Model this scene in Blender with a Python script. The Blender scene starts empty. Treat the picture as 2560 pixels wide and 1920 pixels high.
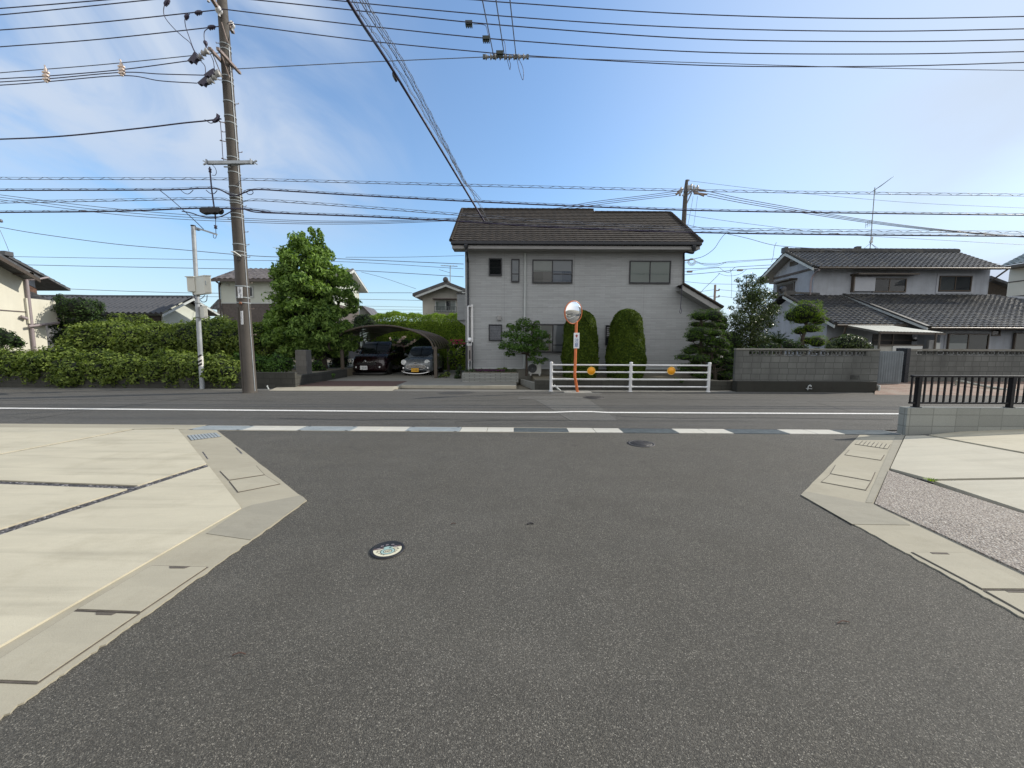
import bpy, math, random
import numpy as np
from mathutils import Vector, Matrix, Euler

sc = bpy.context.scene
COL = sc.collection
R = math.radians

# ------------------------------------------------------------------ camera
CAMZ = 1.5
FPX = 961.0                       # focal length in pixels of the 2560-wide photograph
PITCH = math.atan(94 / FPX); ROLL = 0.0045
_f = Vector((0, math.cos(PITCH), -math.sin(PITCH)))
_r0 = Vector((1, 0, 0)); _u0 = Vector((0, math.sin(PITCH), math.cos(PITCH)))
_r = _r0 * math.cos(ROLL) + _u0 * math.sin(ROLL)
_u = _u0 * math.cos(ROLL) - _r0 * math.sin(ROLL)
cam = bpy.data.cameras.new("camera"); camo = bpy.data.objects.new("camera", cam)
COL.objects.link(camo); sc.camera = camo
cam.sensor_width = 36; cam.lens = FPX / 2560 * 36; cam.clip_start = 0.05; cam.clip_end = 3000
camo.matrix_world = Matrix(((_r.x, _u.x, -_f.x, 0), (_r.y, _u.y, -_f.y, 0), (_r.z, _u.z, -_f.z, CAMZ), (0, 0, 0, 1)))

# ------------------------------------------------------------------ light
SUN_AZ, SUN_EL = 74.0, 31.0       # azimuth clockwise from +Y (towards +X)
sc.view_settings.view_transform = 'Standard'; sc.view_settings.look = 'None'
sc.view_settings.gamma = 1; sc.view_settings.use_curve_mapping = False
sc.view_settings.exposure = 0.6
W = bpy.data.worlds.new("World"); sc.world = W; W.use_nodes = True
nt = W.node_tree; nt.nodes.clear()
def wn(t, **k):
    n = nt.nodes.new(t)
    for a, b in k.items(): setattr(n, a, b)
    return n
def wl(a, b): nt.links.new(a, b)
out = wn('ShaderNodeOutputWorld'); bg = wn('ShaderNodeBackground'); bg.inputs[1].default_value = 0.138
sky = wn('ShaderNodeTexSky', sky_type='NISHITA', sun_disc=False, sun_elevation=R(SUN_EL), sun_rotation=R(SUN_AZ),
         altitude=30, air_density=1.15, dust_density=0.8, ozone_density=2.2)
tc = wn('ShaderNodeTexCoord')
sep = wn('ShaderNodeSeparateXYZ'); wl(tc.outputs['Generated'], sep.inputs[0])
def wmath(op, a, b=None, clamp=False):
    n = wn('ShaderNodeMath', operation=op, use_clamp=clamp)
    for i, v in enumerate((a, b)):
        if v is None: continue
        if isinstance(v, (int, float)): n.inputs[i].default_value = v
        else: wl(v, n.inputs[i])
    return n.outputs[0]
# thin cloud veils: noise over the direction projected on a high plane, strongest towards the upper left
zz = wmath('ADD', wmath('MAXIMUM', sep.outputs[2], 0.0), 0.12)
cx = wmath('DIVIDE', sep.outputs[0], zz); cy = wmath('DIVIDE', sep.outputs[1], zz)
comb = wn('ShaderNodeCombineXYZ'); wl(cx, comb.inputs[0]); wl(cy, comb.inputs[1])
mp = wn('ShaderNodeMapping'); wl(comb.outputs[0], mp.inputs[0]); mp.inputs['Scale'].default_value = (0.8, 0.42, 1); mp.inputs['Rotation'].default_value = (0, 0, 0.5); mp.inputs['Location'].default_value = (1.3, 0.4, 0)
n1 = wn('ShaderNodeTexNoise'); wl(mp.outputs[0], n1.inputs['Vector']); n1.inputs['Scale'].default_value = 1.7; n1.inputs['Detail'].default_value = 8; n1.inputs['Roughness'].default_value = 0.52; n1.inputs['Distortion'].default_value = 0.8
def wramp(v, lo, hi):
    n = wn('ShaderNodeMapRange', interpolation_type='SMOOTHSTEP'); wl(v, n.inputs[0])
    n.inputs[1].default_value = lo; n.inputs[2].default_value = hi; return n.outputs[0]
az = wmath('ARCTAN2', sep.outputs[0], sep.outputs[1])          # 0 ahead, negative to the left
left = wmath('SUBTRACT', 1.0, wramp(az, R(-31), R(-9)))
high = wramp(sep.outputs[2], 0.16, 0.42)
veil = wmath('MULTIPLY', wmath('MULTIPLY', left, wmath('ADD', wmath('MULTIPLY', high, 0.85), 0.15)), wramp(n1.outputs[0], 0.33, 0.55))
n2 = wn('ShaderNodeTexNoise'); wl(mp.outputs[0], n2.inputs['Vector']); n2.inputs['Scale'].default_value = 0.55; n2.inputs['Detail'].default_value = 6; n2.inputs['Roughness'].default_value = 0.5; n2.inputs['Distortion'].default_value = 0.9
right = wramp(az, R(2), R(50))
veil2 = wmath('MULTIPLY', right, wmath('ADD', wmath('MULTIPLY', wramp(n2.outputs[0], 0.36, 0.68), 0.3), 0.62))
low = wmath('SUBTRACT', 1.0, wramp(sep.outputs[2], 0.0, 0.22))
veil3 = wmath('MULTIPLY', low, 0.38)
veilt = wmath('ADD', wmath('ADD', wmath('ADD', wmath('MULTIPLY', veil, 0.92), veil2), veil3), 0.07, True)
mixc = wn('ShaderNodeMix', data_type='RGBA'); wl(veilt, mixc.inputs[0]); 
tint = wn('ShaderNodeMix', data_type='RGBA', blend_type='MULTIPLY'); tint.inputs[0].default_value = 1.0
wl(sky.outputs[0], tint.inputs[6]); tint.inputs[7].default_value = (0.80, 0.955, 1.07, 1)
wl(tint.outputs[2], mixc.inputs[6]); mixc.inputs[7].default_value = (3.0, 3.45, 4.15, 1)
back_fill = wn('ShaderNodeMix', data_type='RGBA'); wl(wmath('MULTIPLY', wramp(wmath('MULTIPLY', sep.outputs[1], -1.0), 0.05, 0.55), 0.85), back_fill.inputs[0])   # unseen sky behind the viewer brightened, added as fill for shaded facades
wl(mixc.outputs[2], back_fill.inputs[6]); back_fill.inputs[7].default_value = (5.6, 5.5, 5.35, 1); wl(back_fill.outputs[2], bg.inputs[0]); wl(bg.outputs[0], out.inputs[0])
sund = bpy.data.lights.new("sun", 'SUN'); sund.energy = 3.0; sund.angle = R(0.53); sund.color = (1.0, 0.93, 0.81)
suno = bpy.data.objects.new("sun", sund); COL.objects.link(suno); suno.location = (20, 5, 25)
_sd = Vector((math.sin(R(SUN_AZ)) * math.cos(R(SUN_EL)), math.cos(R(SUN_AZ)) * math.cos(R(SUN_EL)), math.sin(R(SUN_EL))))
suno.rotation_euler = (-_sd).to_track_quat('-Z', 'Y').to_euler()
sc.cycles.max_bounces = 6; sc.cycles.transparent_max_bounces = 12; sc.cycles.diffuse_bounces = 3; sc.cycles.glossy_bounces = 4
sc.cycles.use_adaptive_sampling = True; sc.cycles.sample_clamp_indirect = 6; sc.cycles.caustics_reflective = False; sc.cycles.caustics_refractive = False

# ------------------------------------------------------------------ measuring helpers (pixels of the photograph -> places in the world)
def ray(px, py): return _f + _r * ((px - 1280) / FPX) + _u * ((960 - py) / FPX)
def P(px, py, Y):
    d = ray(px, py); t = Y / d.y; return Vector((d.x * t, Y, CAMZ + d.z * t))
def PX(px, py, X):
    d = ray(px, py); t = X / d.x; return Vector((X, d.y * t, CAMZ + d.z * t))
def G(px, py, z=0.0):
    d = ray(px, py); t = (z - CAMZ) / d.z; return Vector((d.x * t, d.y * t, z))

# ------------------------------------------------------------------ object helpers
def tag(o, label=None, cat=None, group=None, kind=None):
    if label: o['label'] = label
    if cat: o['category'] = cat
    if group: o['group'] = group
    if kind: o['kind'] = kind
    return o
def thing(name, label, cat, loc=(0, 0, 0), group=None):
    o = bpy.data.objects.new(name, None); COL.objects.link(o); o.location = loc; o.empty_display_size = 0.2
    return tag(o, label, cat, group)
def rootloc(o):
    while o.parent: o = o.parent
    return Vector(o.location)
def finish(name, me, parent=None, base=None):
    o = bpy.data.objects.new(name, me); COL.objects.link(o)
    if parent is not None:
        o.parent = parent; org = rootloc(parent)
    else:
        n = len(me.vertices); co = np.empty(n * 3, 'f'); me.vertices.foreach_get('co', co); co = co.reshape(-1, 3)
        org = Vector(((co[:, 0].min() + co[:, 0].max()) / 2, (co[:, 1].min() + co[:, 1].max()) / 2, co[:, 2].min())) if base is None else Vector(base)
        org = Vector([float(v) for v in org]); o.location = org
    me.transform(Matrix.Translation(-org))
    return o
class MB:
    def __init__(s): s.v = []; s.f = []; s.m = []; s.s = []
    def add(s, vs, fs, mi=0, sm=False):
        b = len(s.v); s.v += [tuple(v) for v in vs]
        for f in fs: s.f.append([i + b for i in f]); s.m.append(mi); s.s.append(sm)
        return s
    def box(s, x0, x1, y0, y1, z0, z1, mi=0):
        vs = [(x, y, z) for z in (z0, z1) for y in (y0, y1) for x in (x0, x1)]
        return s.add(vs, [(0, 2, 3, 1), (4, 5, 7, 6), (0, 1, 5, 4), (1, 3, 7, 5), (3, 2, 6, 7), (2, 0, 4, 6)], mi)
    def obox(s, c, ax, ay, az_, mi=0):            # box from centre and three half-axis vectors
        c, ax, ay, az_ = map(Vector, (c, ax, ay, az_))
        vs = [c + ax * i + ay * j + az_ * k for k in (-1, 1) for j in (-1, 1) for i in (-1, 1)]
        return s.add(vs, [(0, 2, 3, 1), (4, 5, 7, 6), (0, 1, 5, 4), (1, 3, 7, 5), (3, 2, 6, 7), (2, 0, 4, 6)], mi)
    def beam(s, a, b, w, h, mi=0, up=(0, 0, 1)):   # square bar from a to b
        a = Vector(a); b = Vector(b); d = (b - a); L = d.length; d.normalize(); up = Vector(up)
        if abs(d.dot(up)) > 0.99: up = Vector((0, 1, 0))
        sx = d.cross(up).normalized(); uz = sx.cross(d)
        return s.obox((a + b) / 2, d * L / 2, sx * w / 2, uz * h / 2, mi)
    def prism(s, pts, dz, mi=0):                   # polygon pts + offset vector
        n = len(pts); dz = Vector(dz); pts = [Vector(p) for p in pts]
        vs = pts + [p + dz for p in pts]
        fs = [list(range(n))[::-1], list(range(n, 2 * n))] + [(i, (i + 1) % n, (i + 1) % n + n, i + n) for i in range(n)]
        return s.add(vs, fs, mi)
    def quad(s, a, b, c, d, mi=0): return s.add([a, b, c, d], [(0, 1, 2, 3)], mi)
    def tube(s, pts, r, n=8, mi=0, caps=True, sm=True, upv=None):
        pts = [Vector(p) for p in pts]; m = len(pts)
        rs = r if isinstance(r, (list, tuple)) else [r] * m
        prev = None; vs = []
        for i, p in enumerate(pts):
            d = (pts[min(i + 1, m - 1)] - pts[max(i - 1, 0)])
            if d.length < 1e-9: d = Vector((0, 0, 1))
            d.normalize()
            if prev is None:
                a = Vector((0, 0, 1)) if abs(d.z) < 0.9 else Vector((1, 0, 0)); sx = d.cross(a).normalized()
            else:
                sx = prev - d * prev.dot(d)
                sx = sx.normalized() if sx.length > 1e-6 else d.orthogonal().normalized()
            prev = sx; sy = d.cross(sx)
            vs += [p + (sx * math.cos(2 * math.pi * k / n) + sy * math.sin(2 * math.pi * k / n)) * rs[i] for k in range(n)]
        fs = [(i * n + k, i * n + (k + 1) % n, (i + 1) * n + (k + 1) % n, (i + 1) * n + k) for i in range(m - 1) for k in range(n)]
        s.add(vs, fs, mi, sm)
        if caps:
            s.add(vs[:n], [list(range(n))[::-1]], mi); s.add(vs[-n:], [list(range(n))], mi)
        return s
    def lathe(s, prof, c, axis=(0, 0, 1), n=20, mi=0, sm=True):   # prof: (radius, height along axis)
        c = Vector(c); ax = Vector(axis).normalized(); sx = ax.orthogonal().normalized(); sy = ax.cross(sx); vs = []
        for (r, h) in prof: vs += [c + ax * h + (sx * math.cos(2 * math.pi * k / n) + sy * math.sin(2 * math.pi * k / n)) * max(r, 1e-4) for k in range(n)]
        fs = [(i * n + k, i * n + (k + 1) % n, (i + 1) * n + (k + 1) % n, (i + 1) * n + k) for i in range(len(prof) - 1) for k in range(n)]
        return s.add(vs, fs, mi, sm)
    def loft(s, rings, mi=0, sm=True, closed=True, caps=True):
        n = len(rings[0]); vs = [p for rg in rings for p in rg]
        kk = n if closed else n - 1
        fs = [(i * n + k, i * n + (k + 1) % n, (i + 1) * n + (k + 1) % n, (i + 1) * n + k) for i in range(len(rings) - 1) for k in range(kk)]
        s.add(vs, fs, mi, sm)
        if caps and closed: s.add(rings[0], [list(range(n))[::-1]], mi); s.add(rings[-1], [list(range(n))], mi)
        return s
    def mesh(s, name, mats):
        me = bpy.data.meshes.new(name); me.from_pydata(s.v, [], s.f)
        for m in (mats if isinstance(mats, (list, tuple)) else [mats]): me.materials.append(m)
        me.polygons.foreach_set('material_index', s.m); me.polygons.foreach_set('use_smooth', s.s); me.update(); return me
    def build(s, name, mats, parent=None, base=None, bevel=0):
        o = finish(name, s.mesh(name, mats), parent, base)
        if bevel:
            b = o.modifiers.new('bevel', 'BEVEL'); b.width = bevel; b.segments = 2; b.limit_method = 'ANGLE'; b.angle_limit = R(40)
        return o
def struct(name, mb, mat, parent=None):
    o = mb.build(name, mat, parent); return tag(o, kind='structure')
def curve(pts, n=10):                               # Catmull-Rom through the points
    pts = [Vector(p) for p in pts]
    if len(pts) == 2: return [pts[0].lerp(pts[1], i / n) for i in range(n + 1)]
    q = [pts[0] * 2 - pts[1]] + pts + [pts[-1] * 2 - pts[-2]]; o = []
    for i in range(1, len(q) - 2):
        for k in range(n):
            t = k / n; a, b, c, d = q[i - 1], q[i], q[i + 1], q[i + 2]
            o.append(0.5 * ((2 * b) + (c - a) * t + (2 * a - 5 * b + 4 * c - d) * t * t + (3 * b - a - 3 * c + d) * t ** 3))
    return o + [pts[-1]]
def text_part(name, s, loc, size, mat, parent, rot=(math.pi / 2, 0, 0), depth=0.002, sx=1.0):
    cu = bpy.data.curves.new(name, 'FONT'); cu.body = s; cu.size = size; cu.extrude = depth; cu.align_x = 'CENTER'; cu.align_y = 'CENTER'
    o = bpy.data.objects.new(name, cu); COL.objects.link(o)
    dg = bpy.context.evaluated_depsgraph_get(); me = bpy.data.meshes.new_from_object(o.evaluated_get(dg)); bpy.data.objects.remove(o)
    me.name = name; me.materials.clear(); me.materials.append(mat)
    me.transform(Matrix.Translation(Vector(loc)) @ Euler(rot).to_matrix().to_4x4() @ Matrix.Diagonal((sx, 1, 1, 1)))
    return finish(name, me, parent)

# ------------------------------------------------------------------ materials
class NB:                                            # tiny node builder
    def __init__(s, name):
        s.m = bpy.data.materials.new(name); s.m.use_nodes = True; s.t = s.m.node_tree; s.b = s.t.nodes['Principled BSDF']
        s.tc = s.t.nodes.new('ShaderNodeTexCoord')
    def n(s, t, **k):
        x = s.t.nodes.new(t)
        for a, b in k.items(): setattr(x, a, b)
        return x
    def l(s, a, b): s.t.links.new(a, b)
    def vec(s, scale=(1, 1, 1), rot=(0, 0, 0), src=None, loc=(0, 0, 0)):
        mpn = s.n('ShaderNodeMapping'); s.l(src or s.tc.outputs['Object'], mpn.inputs[0]); mpn.inputs['Scale'].default_value = scale; mpn.inputs['Rotation'].default_value = rot; mpn.inputs['Location'].default_value = loc
        return mpn.outputs[0]
    def wallvec(s):                                   # (x+y, z) so bricks run along either wall direction
        sp = s.n('ShaderNodeSeparateXYZ'); s.l(s.tc.outputs['Object'], sp.inputs[0]); c = s.n('ShaderNodeCombineXYZ')
        s.l(s.math('ADD', sp.outputs[0], sp.outputs[1]), c.inputs[0]); s.l(sp.outputs[2], c.inputs[1]); return c.outputs[0]
    def noise(s, scale, detail=4, rough=.55, vec=None, dist=0):
        x = s.n('ShaderNodeTexNoise'); x.inputs['Scale'].default_value = scale; x.inputs['Detail'].default_value = detail; x.inputs['Roughness'].default_value = rough; x.inputs['Distortion'].default_value = dist
        s.l(vec or s.tc.outputs['Object'], x.inputs['Vector']); return x.outputs[0]
    def voro(s, scale, out='Distance', feature='F1', vec=None):
        x = s.n('ShaderNodeTexVoronoi', feature=feature); x.inputs['Scale'].default_value = scale; s.l(vec or s.tc.outputs['Object'], x.inputs['Vector']); return x.outputs[out]
    def ramp(s, v, stops):
        x = s.n('ShaderNodeValToRGB'); s.l(v, x.inputs[0]); e = x.color_ramp.elements
        while len(e) < len(stops): e.new(0.5)
        for el, (p, c) in zip(e, stops): el.position = p; el.color = (c if len(c) == 4 else (*c, 1)) if not isinstance(c, (int, float)) else (c, c, c, 1)
        return x.outputs[0]
    def mr(s, v, a, b, c=0, d=1):
        x = s.n('ShaderNodeMapRange'); s.l(v, x.inputs[0]); x.inputs[1].default_value = a; x.inputs[2].default_value = b; x.inputs[3].default_value = c; x.inputs[4].default_value = d; return x.outputs[0]
    def math(s, op, a, b=None, clamp=False):
        x = s.n('ShaderNodeMath', operation=op, use_clamp=clamp)
        for i, v in enumerate((a, b)):
            if v is None: continue
            if isinstance(v, (int, float)): x.inputs[i].default_value = v
            else: s.l(v, x.inputs[i])
        return x.outputs[0]
    def mix(s, f, a, b, bt='MIX'):
        x = s.n('ShaderNodeMix', data_type='RGBA', blend_type=bt)
        for i, v in ((0, f), (6, a), (7, b)):
            if isinstance(v, (int, float)): x.inputs[i].default_value = v if i == 0 else (v, v, v, 1)
            elif isinstance(v, tuple): x.inputs[i].default_value = (*v, 1) if len(v) == 3 else v
            else: s.l(v, x.inputs[i])
        return x.outputs[2]
    def bump(s, h, strength=.3, dist=.01, prev=None):
        x = s.n('ShaderNodeBump'); x.inputs['Strength'].default_value = strength; x.inputs['Distance'].default_value = dist; s.l(h, x.inputs['Height'])
        if prev: s.l(prev, x.inputs['Normal'])
        s.l(x.outputs[0], s.b.inputs['Normal']); return x.outputs[0]
    def col(s, c): 
        if isinstance(c, tuple): s.b.inputs['Base Color'].default_value = (*c, 1)
        else: s.l(c, s.b.inputs['Base Color'])
    def set(s, **k):
        for a, b in k.items(): s.b.inputs[a.replace('_', ' ')].default_value = b
        return s
def M(name, c, rough=.6, var=.15, scale=3, metal=0, bump=0, bscale=60, coat=0, streak=0, spec=None, dirt=None):
    n = NB(name); n.set(Roughness=rough, Metallic=metal, Coat_Weight=coat)
    if spec is not None: n.b.inputs['Specular IOR Level'].default_value = spec
    v = n.noise(scale, 5)
    hi = tuple(min(1, x * (1 + var)) for x in c); lo = tuple(x * (1 - var) for x in c)
    cc = n.ramp(v, [(.3, lo), (.7, hi)])
    if streak:
        sv = n.noise(1, 4, .6, n.vec((6, 6, .5))); cc = n.mix(n.mr(sv, .45, .75, 0, streak), cc, dirt or tuple(x * .35 for x in c))
    n.col(cc)
    n.l(n.mr(n.noise(scale * 3, 3), .3, .7, max(0, rough - .08), min(1, rough + .08)), n.b.inputs['Roughness'])
    if bump: n.bump(n.noise(bscale, 4), bump, .01)
    return n.m

def asphalt(name, base, tint, speck, rough=.82, sc_=1.0, wear=None):
    n = NB(name); v1 = n.voro(265 * sc_, 'Color'); bw = n.n('ShaderNodeSeparateColor'); n.l(v1, bw.inputs[0])
    fine = n.ramp(bw.outputs[0], [(0, tuple(x * .25 for x in base)), (.5, tuple(x * .75 for x in base)), (.82, tuple(x * 1.45 for x in base)), (.95, tuple(x * 2.5 for x in base)), (1, speck)])
    med = n.noise(80 * sc_, 3, .65)
    c = n.mix(.35, fine, n.ramp(med, [(.3, tuple(x * .55 for x in base)), (.7, tuple(x * 1.4 for x in base))]))
    big = n.noise(.55, 5, .6); c = n.mix(n.mr(big, .35, .7, 0, .7), c, tint, 'MULTIPLY')
    mid = n.noise(3.5, 5, .65); c = n.mix(n.mr(mid, .4, .75, 0, .3), c, tuple(x * .5 for x in base))
    spot = n.voro(1.7); c = n.mix(n.math('MULTIPLY', n.mr(spot, .03, .13, .5, 0), n.mr(n.noise(.9, 3), .5, .6, 0, 1), True), c, tuple(x * .45 for x in base))
    du = n.noise(1, 5, .6, n.vec((.5, 1.4, 1), (0, 0, -.3))); c = n.mix(n.mr(du, .55, .82, 0, .2), c, tuple(min(1, x * 1.9) for x in base))
    if wear: c = wear(n, c)
    n.col(c); n.set(Roughness=rough)
    n.b.inputs['Specular IOR Level'].default_value = .4
    d = n.voro(240 * sc_); b1 = n.bump(n.math('MULTIPLY', d, -1.0), .55, .006); n.bump(n.noise(60, 3), .35, .006, b1)
    return n.m
A_side = asphalt('side asphalt', (.092, .086, .073), (.86, .84, .80), (.46, .43, .37))
def wear_main(n, c):
    w = n.noise(1, 5, .6, n.vec((.35, 5.5, 1))); c = n.mix(n.mr(w, .45, .72, 0, .42), c, (.045, .044, .043))
    sp = n.n('ShaderNodeSeparateXYZ'); n.l(n.tc.outputs['Object'], sp.inputs[0])
    ww = n.noise(1, 3, .5, n.vec((.12, 2.6, 1))); return n.mix(n.mr(ww, .5, .7, 0, .25), c, (.15, .147, .14))
A_main = asphalt('road asphalt', (.088, .083, .073), (.85, .86, .86), (.4, .39, .37), wear=wear_main, sc_=.8)
A_patch = asphalt('patched asphalt', (.115, .112, .102), (.9, .9, .9), (.4, .39, .37), sc_=1.1)
A_dark = asphalt('dark asphalt patch', (.05, .049, .048), (.9, .9, .9), (.25, .24, .23))

def concrete(name, c, stain=.35, sc_=1, warm=(.80, .76, .68), fine=.15, tyre=0):
    n = NB(name); v = n.noise(1, 6, .62, n.vec((.7 * sc_, 2.6 * sc_, 1), (0, 0, .25)))
    cc = n.ramp(v, [(.25, tuple(x * .86 for x in c)), (.5, c), (.78, tuple(min(1, x * 1.12) for x in c))])
    st = n.noise(1.3 * sc_, 7, .7); cc = n.mix(n.mr(st, .52, .82, 0, stain), cc, tuple(x * y * .7 for x, y in zip(c, warm)))
    cc = n.mix(fine, cc, n.ramp(n.noise(150, 3), [(.3, tuple(x * .6 for x in c)), (.7, tuple(min(1, x * 1.2) for x in c))]))
    if tyre:
        w = n.noise(1, 4, .5, n.vec((.45, 7, 1), (0, 0, .35))); cc = n.mix(n.mr(w, .52, .74, 0, tyre), cc, tuple(x * .55 for x in c))
    pit = n.voro(16 * sc_); pm = n.noise(2.2, 3); cc = n.mix(n.math('MULTIPLY', n.mr(pit, .02, .075, .55, 0), n.mr(pm, .5, .6, 0, 1), True), cc, tuple(x * .35 for x in c))
    tr = n.noise(1, 5, .7, n.vec((3, 34, 1), (0, 0, .5))); cc = n.mix(n.mr(tr, .5, .75, 0, .16), cc, tuple(min(1, x * 1.3) for x in c))
    n.col(cc); n.set(Roughness=.85); n.b.inputs['Specular IOR Level'].default_value = .3
    b1 = n.bump(n.noise(130, 4), .25, .004); n.bump(n.noise(14, 5), .2, .01, b1); return n.m
C_slab = concrete('driveway concrete', (.475, .437, .335), .6, tyre=.5)
C_slab2 = concrete('pale driveway concrete', (.46, .43, .345), .4, tyre=.25)
C_gut = concrete('gutter concrete', (.35, .32, .245), .5, 1.2)
C_lid = concrete('gutter lid concrete', (.37, .34, .262), .45, 1.5)
C_mort = concrete('mortar', (.29, .27, .215), .45, 2)
C_strip = concrete('drain lid concrete', (.50, .485, .43), .5, 2)
C_old = concrete('weathered concrete', (.22, .215, .19), .8, 1.6)
C_drive = concrete('old driveway concrete', (.24, .228, .195), .9, 1.6)
def aggregate():
    n = NB('exposed aggregate'); bw = n.n('ShaderNodeSeparateColor'); n.l(n.voro(115, 'Color'), bw.inputs[0])
    c = n.ramp(bw.outputs[0], [(0, (.08, .065, .052)), (.3, (.20, .165, .135)), (.55, (.29, .25, .205)), (.8, (.37, .33, .28)), (1, (.50, .47, .41))])
    c = n.mix(n.mr(n.noise(22, 4), .35, .7, 0, .35), c, (.24, .2, .185)); n.col(c); n.set(Roughness=.8)
    n.bump(n.math('MULTIPLY', n.voro(75), -1.0), .7, .008); return n.m
C_agg = aggregate()
def gravel():
    n = NB('dark gravel'); bw = n.n('ShaderNodeSeparateColor'); n.l(n.voro(48, 'Color'), bw.inputs[0])
    n.col(n.ramp(bw.outputs[0], [(0, (.02, .019, .022)), (.6, (.08, .075, .08)), (.9, (.2, .19, .19)), (1, (.5, .48, .46))])); n.set(Roughness=.8)
    n.bump(n.math('MULTIPLY', n.voro(48), -1.0), 1, .02); return n.m
GRAVEL = gravel()
GROUND = M('bare soil', (.16, .14, .10), .9, .3, 1.2, bump=.4, bscale=20)
RED = concrete('red brown paving', (.12, .075, .06), .5, 2, fine=.3)
def roadpaint():
    n = NB('worn road paint'); c = n.mix(n.mr(n.noise(34, 5, .75), .53, .60, 0, .8), (.76, .75, .71), (.13, .125, .115)); c = n.mix(n.mr(n.noise(2.5, 4), .45, .75, 0, .3), c, (.35, .34, .32)); n.col(c); n.set(Roughness=.7); return n.m
PAINT = roadpaint()
GALV = M('galvanised steel', (.27, .30, .31), .6, .12, 6, metal=0, bump=.1)
GALVP = M('weathered zinc pole', (.36, .385, .41), .5, .18, 5, metal=.3, bump=.1)
STEEL_D = M('dark steel grating', (.12, .14, .145), .5, .2, 9, metal=.2)
WHITEP = M('white painted steel', (.68, .69, .70), .4, .06, 4, streak=.3, dirt=(.45, .42, .38))
def blockmat(name, c, bw_, bh, dirt=.4, mortar=.5, ms=.012, offset=.5, bumps=.5):
    n = NB(name); b = n.n('ShaderNodeTexBrick'); n.l(n.wallvec(), b.inputs['Vector']); b.offset = offset
    b.inputs['Scale'].default_value = 1; b.inputs['Brick Width'].default_value = bw_; b.inputs['Row Height'].default_value = bh; b.inputs['Mortar Size'].default_value = ms; b.inputs['Mortar Smooth'].default_value = .3
    b.inputs['Color1'].default_value = (*tuple(x * .82 for x in c), 1); b.inputs['Color2'].default_value = (*tuple(x * 1.15 for x in c), 1); b.inputs['Mortar'].default_value = (*tuple(x * mortar for x in c), 1)
    cc = n.mix(n.mr(n.noise(1.1, 6, .65, n.vec((1, 1, .5))), .42, .75, 0, dirt), b.outputs['Color'], tuple(x * .35 for x in c))
    cc = n.mix(.25, cc, n.ramp(n.noise(70, 4), [(.3, tuple(x * .6 for x in c)), (.7, tuple(x * 1.25 for x in c))]))
    n.col(cc); n.set(Roughness=.9)
    b1 = n.bump(n.math('MULTIPLY', b.outputs['Fac'], -1.0), bumps, .01); n.bump(n.noise(60, 4), .3, .006, b1); return n.m
B_wall = blockmat('old block wall', (.145, .15, .142), .31, .20, 1.0, .4, .012, .12)
B_new = blockmat('grey block wall', (.27, .28, .26), .40, .20, .25, .6, .008, 0)
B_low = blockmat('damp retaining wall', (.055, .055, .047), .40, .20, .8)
B_stone = blockmat('stacked stone', (.33, .34, .32), .42, .055, .5, .12, .013)
B_pillar = blockmat('pillar block', (.125, .12, .11), .2, .2, .5, .75, .006)
def siding():
    n = NB('grey tile siding'); b = n.n('ShaderNodeTexBrick'); wv = n.wallvec(); n.l(wv, b.inputs['Vector']); c = (.375, .392, .405)
    b.inputs['Scale'].default_value = 1; b.inputs['Brick Width'].default_value = .45; b.inputs['Row Height'].default_value = .076; b.inputs['Mortar Size'].default_value = .006; b.inputs['Mortar Smooth'].default_value = .2
    b.inputs['Color1'].default_value = (*tuple(x * .93 for x in c), 1); b.inputs['Color2'].default_value = (*tuple(x * 1.07 for x in c), 1); b.inputs['Mortar'].default_value = (*tuple(x * .82 for x in c), 1)
    b2 = n.n('ShaderNodeTexBrick'); n.l(wv, b2.inputs['Vector']); b2.offset = 0
    b2.inputs['Scale'].default_value = 1; b2.inputs['Brick Width'].default_value = 3.03; b2.inputs['Row Height'].default_value = .456; b2.inputs['Mortar Size'].default_value = .006
    b2.inputs['Color1'].default_value = (1, 1, 1, 1); b2.inputs['Color2'].default_value = (.97, .97, .97, 1); b2.inputs['Mortar'].default_value = (.68, .68, .68, 1)
    cc = n.mix(1, b.outputs['Color'], b2.outputs['Color'], 'MULTIPLY')
    cc = n.mix(n.mr(n.noise(.8, 5, .6, n.vec((1.5, 1.5, .4))), .4, .75, 0, .16), cc, (.2, .2, .19)); n.col(cc); n.set(Roughness=.7)
    n.bump(n.math('MULTIPLY', b.outputs['Fac'], -1.0), .5, .01); return n.m
SIDING = siding()
def rooft(name, c, c2, rough=.55, sc_=4.3, moss=.3):
    n = NB(name); bw = n.n('ShaderNodeSeparateColor'); n.l(n.voro(sc_, 'Color'), bw.inputs[0])
    cc = n.ramp(bw.outputs[1], [(0, tuple(x * .75 for x in c)), (.7, tuple(x * 1.2 for x in c)), (1, c2)])
    cc = n.mix(n.mr(n.noise(.9, 6, .65), .45, .75, 0, moss), cc, c2); n.col(cc); n.set(Roughness=rough); n.bump(n.noise(30, 4), .25, .01); return n.m
T_brown = rooft('dark brown roof tiles', (.034, .027, .021), (.044, .036, .029), .9, moss=.15)
T_grey = rooft('grey clay roof tiles', (.040, .041, .043), (.085, .08, .07), .5)
T_slate = rooft('dark grey roofing', (.05, .052, .058), (.12, .12, .12), .45)
T_rib = M('dark ribbed roofing', (.055, .057, .063), .5, .08, 2)
T_brnm = rooft('brown grey roofing', (.10, .085, .078), (.14, .125, .115), .5)
T_green = rooft('blue green roof tiles', (.15, .19, .195), (.26, .29, .28), .4)
FRAME = M('black window frame', (.012, .014, .020), .35, .1)
GUTTER = M('black gutter', (.010, .012, .018), .3, .1)
FASCIA = M('grey fascia board', (.30, .30, .30), .6, .06)
PIPEW = M('pale downpipe', (.45, .48, .48), .5, .06)
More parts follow.
